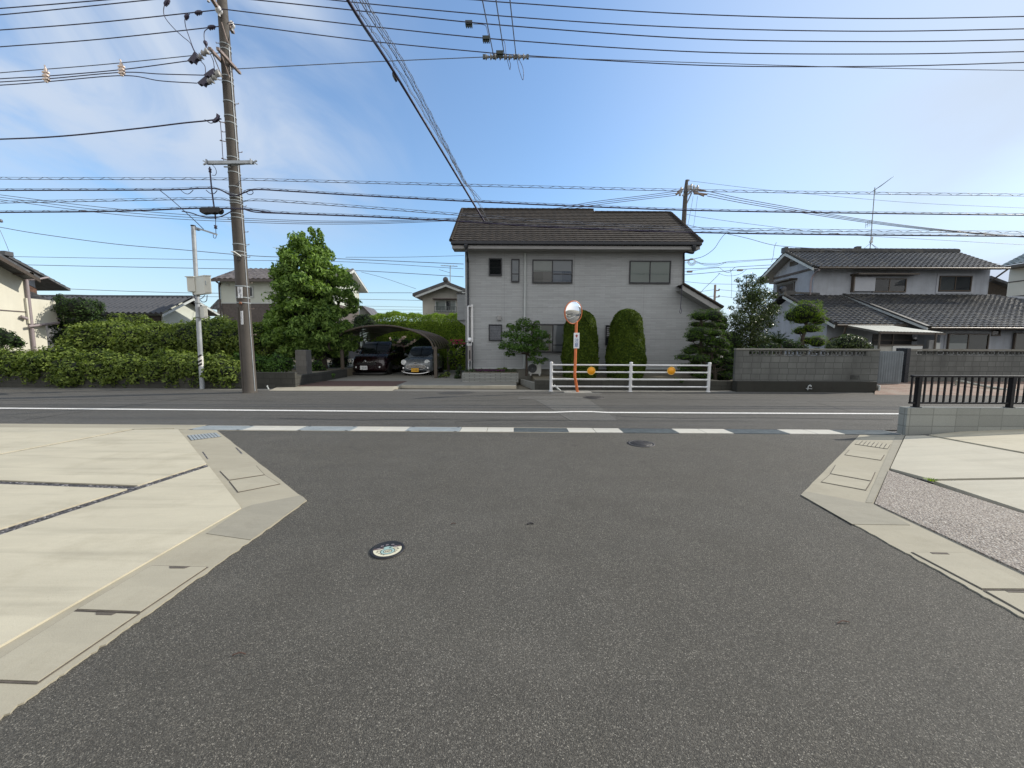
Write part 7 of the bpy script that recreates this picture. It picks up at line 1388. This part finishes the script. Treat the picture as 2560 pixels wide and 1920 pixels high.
for y, x0 in ((304, 547), (351, 549), (396, 553)): m_.beam(P(x0, y, uy - .2), P(570, y + 4, uy - .1), .018, .018); m_.lathe([(0, -.03), (.025, 0), (0, .03)], P(x0 + 3, y, uy - .22), (1, 0, 0), 6)
tag(m_.build('wire_bracket', RUSTW), 'three small brackets holding the drop wire off the utility pole', 'bracket')
cab('thick black insulated drop from the crossarm to the service pole arm', Q([(524, 417), (526, 440), (530, 480), (537, 530), (539, 548)], uy - .25), .021)
cab('thin curled tail wire below the left end of the crossarm', Q([(531, 412), (538, 420), (541, 430), (538, 438), (530, 438)], uy - .22), .008)
m_ = MB(); m_.tube(Q([(539, 548), (539, 563), (540, 585)], uy - .3), .009, 5); m_.lathe([(0, -.06), (.045, -.05), (.03, 0), (.05, .03), (0, .06)], P(539, 567, uy - .3), n=10); m_.tube(curve(Q([(533, 586), (534, 594), (539, 595), (541, 588)], uy - .3), 4), .008, 5); tag(m_.build('shackle', CABLE), 'small black shackle at the tip of the service pole arm', 'shackle')
m_ = MB(); m_.lathe([(0, -.08), (.04, -.05), (.03, 0), (.045, .04), (0, .08)], P(525, 426, uy - .25), n=10); tag(m_.build('shackle', CABLE), 'small black shackle below the left end of the crossarm', 'shackle')
WR = (.038, .62, .075, .0075)
cab('upper spiral-wrapped wire pair across the whole picture', Q([(-300, 442), (0, 448), (300, 449), (575, 450), (900, 458), (1280, 468), (1820, 480), (2560, 490), (3000, 493)]), .009, CABLEG, wrap=(.03, .62, .06, .0062), seg=16)
cab('thick black telecom cable, second from top, dipping behind the pole', Q([(-300, 477), (0, 476), (400, 475), (500, 471), (545, 473), (575, 487), (592, 489), (612, 481), (640, 474), (720, 478), (900, 489), (1180, 504), (1500, 518), (1820, 528), (2560, 538), (3000, 540)], uy - .22), .020, wrap=(.022, .55, .05, .0058), seg=8)
cab('third spiral-wrapped wire, left of the pole', Q([(-300, 515), (0, 508), (270, 503), (541, 499), (585, 511)], uy - .15), .010, CABLEG, wrap=(.026, .6, .06, .0062))
cab('third spiral-wrapped wire, right of the pole and over the grey roof', Q([(600, 512), (631, 502), (800, 512), (1143, 538), (1450, 560), (1820, 575), (2560, 583), (3000, 585)], uy - .15), .010, CABLEG, wrap=(.026, .6, .06, .0062), seg=14)
cab('thick black telecom cable, lowest, passing the black splice box', Q([(-300, 532), (0, 531), (300, 528), (484, 521), (590, 522), (640, 526), (700, 533), (900, 541), (1140, 553), (1400, 569), (1820, 583), (2560, 591), (3000, 592)], uy - .25), .022, wrap=(.022, .55, .05, .0058), seg=9)
cab('slack black cable sagging under the splice box', Q([(455, 528), (480, 533), (500, 540), (525, 544), (550, 542), (570, 533), (580, 527)], uy - .27), .016)
cab('short slack black loop right of the pole', Q([(605, 521), (630, 529), (660, 532), (720, 534)], uy - .27), .018)
m_ = MB(); pts = [(496, 519), (502, 517), (546, 517), (551, 521), (551, 527), (547, 532), (543, 533), (538, 531), (530, 533), (520, 532), (512, 533), (505, 534), (498, 529)]; m_.prism([P(x, y, uy - .36) for x, y in pts], (0, .16, 0)); tag(m_.build('splice_box', RUBBER, bevel=.02), 'black ribbed cable splice box hanging left of the utility pole', 'splice box')
m_ = MB(); c = [P(625 + math.cos(t) * 8, 481 + math.sin(t) * 5.5, uy - .22) for t in [2 * math.pi * i / 18 for i in range(19)]]; m_.tube(c, .010, 5); tag(m_.build('cable_coil', CABLE), 'small round coil of spare cable just right of the utility pole', 'cable coil')
cab('slack small cable loop left of the pole under the telecom cable', Q([(452, 475), (460, 482), (470, 485), (478, 480), (483, 475)], uy - .22), .009)
cab('slack cable loop close left of the pole', Q([(515, 475), (525, 483), (535, 484), (543, 476)], uy - .22), .011)
cab('slanting dark wire from the telecom cable to the service pole arm', Q([(400, 476), (430, 500), (480, 545), (509, 573)], uy - .25), .011)
# overhead crossing from behind the viewer to the far side
def cross(label, a, b, mid, r, wrap, mat=None, group=None):
    p0 = P(*a, uy - .3); d = ray(*b); t_ = 6.2 / d.y; p1 = Vector((d.x * t_, 6.2, CAMZ + d.z * t_)); dm = ray(*mid); tm_ = 8.6 / dm.y; pm = Vector((dm.x * tm_, 8.6, CAMZ + dm.z * tm_)); ext = p1 + (p1 - pm) * 1.6 + Vector((0, 0, .25))
    return cab(label, [p0, pm, p1, ext], r, mat, group, wrap=wrap, seg=14)
XG = 'cables crossing overhead towards the viewer'
cross('thick black cable slanting down over the road to the grey roof', (1210, 553), (869, 0), (1000, 205), .028, None, group=XG)
cross('loosely wrapped wire hugging the thick slanting cable', (1222, 553), (880, 0), (1009, 200), .007, (.035, .6, .04, .004), CABLEG, XG)
cross('left wire of the pale slanting spiral pair', (1160, 458), (899, 0), (1017, 190), .009, (.026, .42, .05, .0045), CABLEG, XG)
cross('right wire of the pale slanting spiral pair', (1164, 458), (912, 0), (1026, 190), .008, (.022, .5, .05, .0045), CABLEG, XG)
cab('short spiral wire ending at the thick telecom cable', Q([(1160, 457), (1180, 478), (1200, 501)]), .009, CABLEG, wrap=(.03, .4, .05, .005))
m_ = MB(); c = P(984, 188, 9.2); m_.prism([P(x, y, 9.1) for x, y in ((980, 182), (983, 176), (986, 182), (991, 190), (990, 196), (986, 198), (981, 190))], (0, .1, 0)); tag(m_.build('cable_clip', RUBBER), 'small black closure box on the thick slanting cable', 'closure')
# insulator string and the three leads from above
iy = uy; i0 = P(1210, 142.5, iy); i1 = P(1319, 142.5, iy); t = thing('insulator_string', 'horizontal string of grey insulators hanging in the wires at top centre', 'insulator string', (i0 + i1) / 2); m_ = MB(); m_.tube([i0, i1], .022, 6); m_.build('rod', STEEL_D, t); dd = (i1 - i0); 
for k in range(9):
    c = i0 + dd * (.07 + k * .107); m_ = MB(); m_.lathe([(.03, -.055), (.085, -.035), (.055, .0), (.03, .02), (.06, .045)], c, (1, 0, 0), 14); m_.build('disc', CERAMG, t)
for f in (0, .23, .5, .74, 1): c = i0 + dd * f; m_ = MB(); m_.box(c.x - .035, c.x + .035, c.y - .03, c.y + .03, c.z - .05, c.z + .06); m_.build('clamp', STEEL_D, t)
LG = 'thin leads dropping from the top centre to the insulator string'
for (a, b, l) in (((1234, 139), (1206, 0), 'left'), ((1261, 139), (1240, 0), 'middle'), ((1290, 139), (1275, 0), 'right')):
    p0 = P(*a, iy); d = ray(*b); t_ = (iy - 3.2) / d.y; p1 = Vector((d.x * t_, iy - 3.2, CAMZ + d.z * t_)); cab(l + ' of the three leads running up from the insulator string', [p0, p1, p1 + (p1 - p0) * 2.2], .014, group=LG)
for pts, l in (([(1183, 60), (1205, 61), (1215, 66), (1220, 85), (1228, 110), (1233, 140)], 'lead curling down from the leftmost connector'), ([(1223, 97), (1252, 100), (1261, 105), (1264, 125), (1267, 145), (1272, 165), (1275, 174), (1276, 160), (1270, 146)], 'lead with a short hanging loop under the string'), ([(1256, 134), (1285, 139), (1292, 148), (1298, 175), (1306, 199), (1309, 192), (1307, 170), (1297, 147)], 'lead with the longest hanging loop under the string')):
    cab(l, Q(pts, iy - .12), .008, CABLE, 'jumper leads around the insulator string', 'jumper_wire')
for x, y, l in ((1172, 59, 'leftmost'), (1215, 97, 'middle'), (1249, 134, 'rightmost')):
    a = P(x - 8.5, y - 4.5, uy - .5); b = P(x + 9, y + 4, uy - .5); m_ = MB(); m_.box(a.x, b.x, uy - .56, uy - .44, b.z, a.z)
    for k in range(4): xx = a.x + (b.x - a.x) * (k + .4) / 4; m_.box(xx, xx + .03, uy - .53, uy - .47, b.z - .06, b.z)
    tag(m_.build('tap_connector', M('dark green plastic', (.03, .045, .04), .5)), l + ' of the three dark green box connectors near the insulator string', 'connector')

# ================================================================== DISTANT POLES AND WIRES
pY = 30.0; base = P(1704, 700, pY); base.z = -.05; t = thing('distant_utility_pole', 'distant grey utility pole with crowded crossarms behind the grey house roof', 'utility pole', base)
top = P(1717, 450, pY); m_ = MB(); m_.tube([base, P(1709, 565, pY), P(1714, 480, pY), top], [.2, .17, .15, .1], 10); m_.build('shaft', PCONC, t)
for (a, b) in (((1707, 489), (1729, 470)), ((1714, 491), (1733, 474))): m_ = MB(); m_.beam(P(*a, pY), P(*b, pY), .14, .14); m_.build('crossarm', GALVP, t)
m_ = MB(); m_.beam(P(1716, 451, pY), P(1723, 451, pY), .1, .1); m_.beam(P(1716, 511, pY), P(1729, 482, pY), .07, .07); m_.build('brace', GALV, t)
for i, (x, y) in enumerate(((1722, 470), (1728, 467), (1735, 470), (1744, 470), (1700, 482), (1703, 475), (1740, 476))): m_ = MB(); m_.lathe([(0, -.25), (.09, -.2), (.06, -.05), (.1, .05), (.05, .2), (0, .24)], P(x, y, pY - .3), n=8); m_.build('insulator', CERAMG, t)
for i, (a, b) in enumerate((((1690, 486), (1706, 477)), ((1694, 480), (1708, 472)), ((1735, 483), (1768, 486)), ((1740, 473), (1765, 478)), ((1733, 478), (1760, 490)))): m_ = MB(); m_.tube([P(*a, pY - .3), P(*b, pY - .3)], [.09, .06], 6); m_.build('strain_insulator', RUSTW, t)
def far(label, pts, Y, r=.02, grp=None): return cab(label, Q(pts, Y), r, CABLEG, grp, n=4, seg=8)
far('thin wire from the tip of the distant pole to the right', [(1723, 452), (1900, 473), (2100, 492), (2300, 508), (2560, 520)], pY, .012)
G3 = 'three lines from the distant pole to the right'
for k, l in enumerate(('upper', 'middle', 'lower')): far(l + ' of the three lines fanning right from the distant pole', [(1768, 478 + k * 6), (1900, 505 + k * 5), (2180, 552 + k * 3), (2420, 580 + k * 1.5), (2700, 602)], pY, .024, G3)
G4 = 'three lines from the distant pole to the left behind the roof'
for k, l in enumerate(('upper', 'middle', 'lower')): far(l + ' of the three lines running left behind the brown roof', [(1692, 478 + k * 5), (1600, 490 + k * 4.5), (1480, 505 + k * 4.5), (1340, 528 + k * 4), (1140, 545 + k * 3), (870, 553 + k * 3.6), (600, 545 + k * 5), (300, 523 + k * 7), (0, 487 + k * 6), (-100, 473 + k * 6)], 31.5, .022, G4)
for x0, x1, l in ((1733, 1719, 'left'), (1744, 1734, 'right')): far(l + ' thin stay wire hanging from the distant pole crossarm', [(x0, 490), ((x0 + x1) / 2, 530), (x1, 566)], pY, .012)
far('thick then thin wire below the distant pole top, going right', [(1713, 535), (1760, 544), (1900, 563), (2100, 585), (2560, 612)], pY, .014)
far('wire from behind the roof edge rising to the right cables', [(1714, 561), (1740, 567), (1770, 572), (1900, 580)], pY, .018)
far('service wire swooping from the grey house bracket up to a right cable', [(1732, 648), (1760, 640), (1785, 622), (1800, 600), (1813, 585), (1825, 586), (1870, 596), (1930, 612), (1990, 618), (2050, 622), (2105, 628)], 17.2, .011)
m_ = MB(); rg = random.Random(2)
for k in range(5): cc = P(1729, 654, 17.1); r0 = .1 + .02 * k; m_.tube([cc + Vector((math.cos(a) * r0 + .01 * k, .02 * k, math.sin(a) * r0 * .9)) for a in [2 * math.pi * i / 16 for i in range(17)]], .006, 4)
tag(m_.build('wire_coil', PIPEW), 'pale coil of wire hanging at the grey house service bracket', 'wire coil')
far('upper background wire right of the grey house with a messy node', [(1738, 652), (1760, 660), (1790, 661), (1815, 655), (1850, 652), (1900, 649), (1950, 646)], 34, .018)
far('lower strand swooping to the messy wire node', [(1738, 654), (1765, 664), (1795, 664), (1815, 656)], 34, .014)
far('level background wire crossing to the tiled house gable', [(1711, 657), (1800, 658), (1900, 651), (1960, 646)], 34.5, .014)
far('background telecom cable with a deep dip right of the grey house', [(1711, 672), (1750, 671), (1790, 668), (1800, 670), (1812, 679), (1825, 680), (1835, 670), (1845, 667), (1880, 665), (1950, 661)], 33, .02)
far('background telecom cable with a dark splice, upper branch', [(1711, 679), (1750, 674), (1800, 669), (1840, 668)], 33.5, .014)
far('lowest background telecom cable right of the grey house', [(1711, 687), (1760, 683), (1800, 679), (1840, 675), (1880, 672), (1950, 669)], 33, .022)
far('slack loop under the lowest background telecom cable', [(1795, 683), (1815, 689), (1835, 689), (1852, 684), (1866, 674)], 33, .014)
for x, y, l in ((1724, 679, 'left'), (1850, 675.5, 'right')): a = P(x - 6, y - 2, 32.8); b = P(x + 6, y + 2, 32.8); m_ = MB(); m_.box(a.x, b.x, 32.7, 32.9, b.z, a.z); tag(m_.build('splice_box', RUSTW), 'small brownish background splice box, ' + l + ' of two right of the grey house', 'splice box')
far('diagonal stay wire descending left from the telecom cable', [(1800, 683), (1780, 703), (1760, 722), (1745, 740)], 33, .018)
far('vertical background drop wire', [(1826, 672), (1829, 695), (1829, 725), (1828, 745)], 33, .014)
far('thin high wire above the distant small pole', [(1712, 704), (1770, 709), (1850, 711)], 40, .018)
dY = 48; m_ = MB(); bq = P(1787, 770, dY); t = thing('far_pole', 'tiny far brown pole with two crossbars right of the grey house', 'utility pole', Vector((bq.x, dY, -.05))); m_.tube([(bq.x, dY, -.05), P(1788, 712, dY)], .13, 6); m_.build('shaft', RUSTW, t)
for y in (727, 743): m_ = MB(); m_.beam(P(1787, y, dY), P(1798, y - 1, dY), .12, .12); m_.beam(P(1797, y, dY), P(1798, y - 5, dY), .12, .12); m_.build('crossarm', RUSTW, t)
for k, (y0, y1, y2) in enumerate(((729, 724, 727), (744, 740, 744))):
    far(('upper' if k == 0 else 'lower') + ' faint wire left of the tiny far pole', [(1750, y0), (1787, y1)], dY, .02); far(('upper' if k == 0 else 'lower') + ' faint wire right of the tiny far pole', [(1797, y1), (1830, y2), (1870, y2 + 5)], dY, .02)
# wires behind the left part
far('long sagging line from the far left edge to the tree', [(-60, 558), (0, 568), (100, 585), (287, 610), (450, 624), (640, 640), (800, 645), (1159, 660)], 33, .026)
far('faint straight line above the cream house ridge', [(-50, 640), (300, 646), (640, 651), (875, 655), (1159, 672)], 36, .02)
far('cable running level behind the service pole', [(60, 662), (300, 667), (574, 672), (875, 676), (1159, 692)], 37, .026)
far('low line from the timber gable eave to the pole', [(164, 722), (350, 729), (550, 733), (900, 732), (1030, 732)], 38, .024)
far('second low line under the gable eave line', [(150, 736), (350, 741), (552, 742), (950, 749), (1052, 751)], 40, .02)
far('faint crossing wire between tree and beige gable house', [(903, 680), (960, 695), (1040, 722)], 32, .014)
far('faint upper wire between tree and grey house', [(864, 643), (1000, 643), (1160, 639)], 36, .018)
for k in range(3): far(['highest', 'middle', 'lowest'][k] + ' of the faint wires just above the clipped hedge', [(900, 765 + k * 9), (1056, 768 + k * 7)], 44, .016, 'faint wires above the clipped hedge')
m_ = MB(); a = P(-6, 553, 33); m_.lathe([(0, -.15), (.12, -.1), (.1, .1), (0, .15)], P(2, 552, 33), n=8); tag(m_.build('strain_insulator', CABLEG), 'small dark insulator at the far left edge of the sky', 'insulator')
far('thin stay wire slanting down to the timber gable ridge', [(0, 575), (14, 607), (27, 640)], 30, .018)
far('faint low wire between the two far poles above the tiled house', [(2050, 650), (2300, 655), (2500, 659)], 45, .014)
far('drop wire hooked over the gable of the tiled house', [(1941, 606), (1936, 618), (1933, 640), (1929, 655)], 26, .014)
print('objects', len(bpy.data.objects))
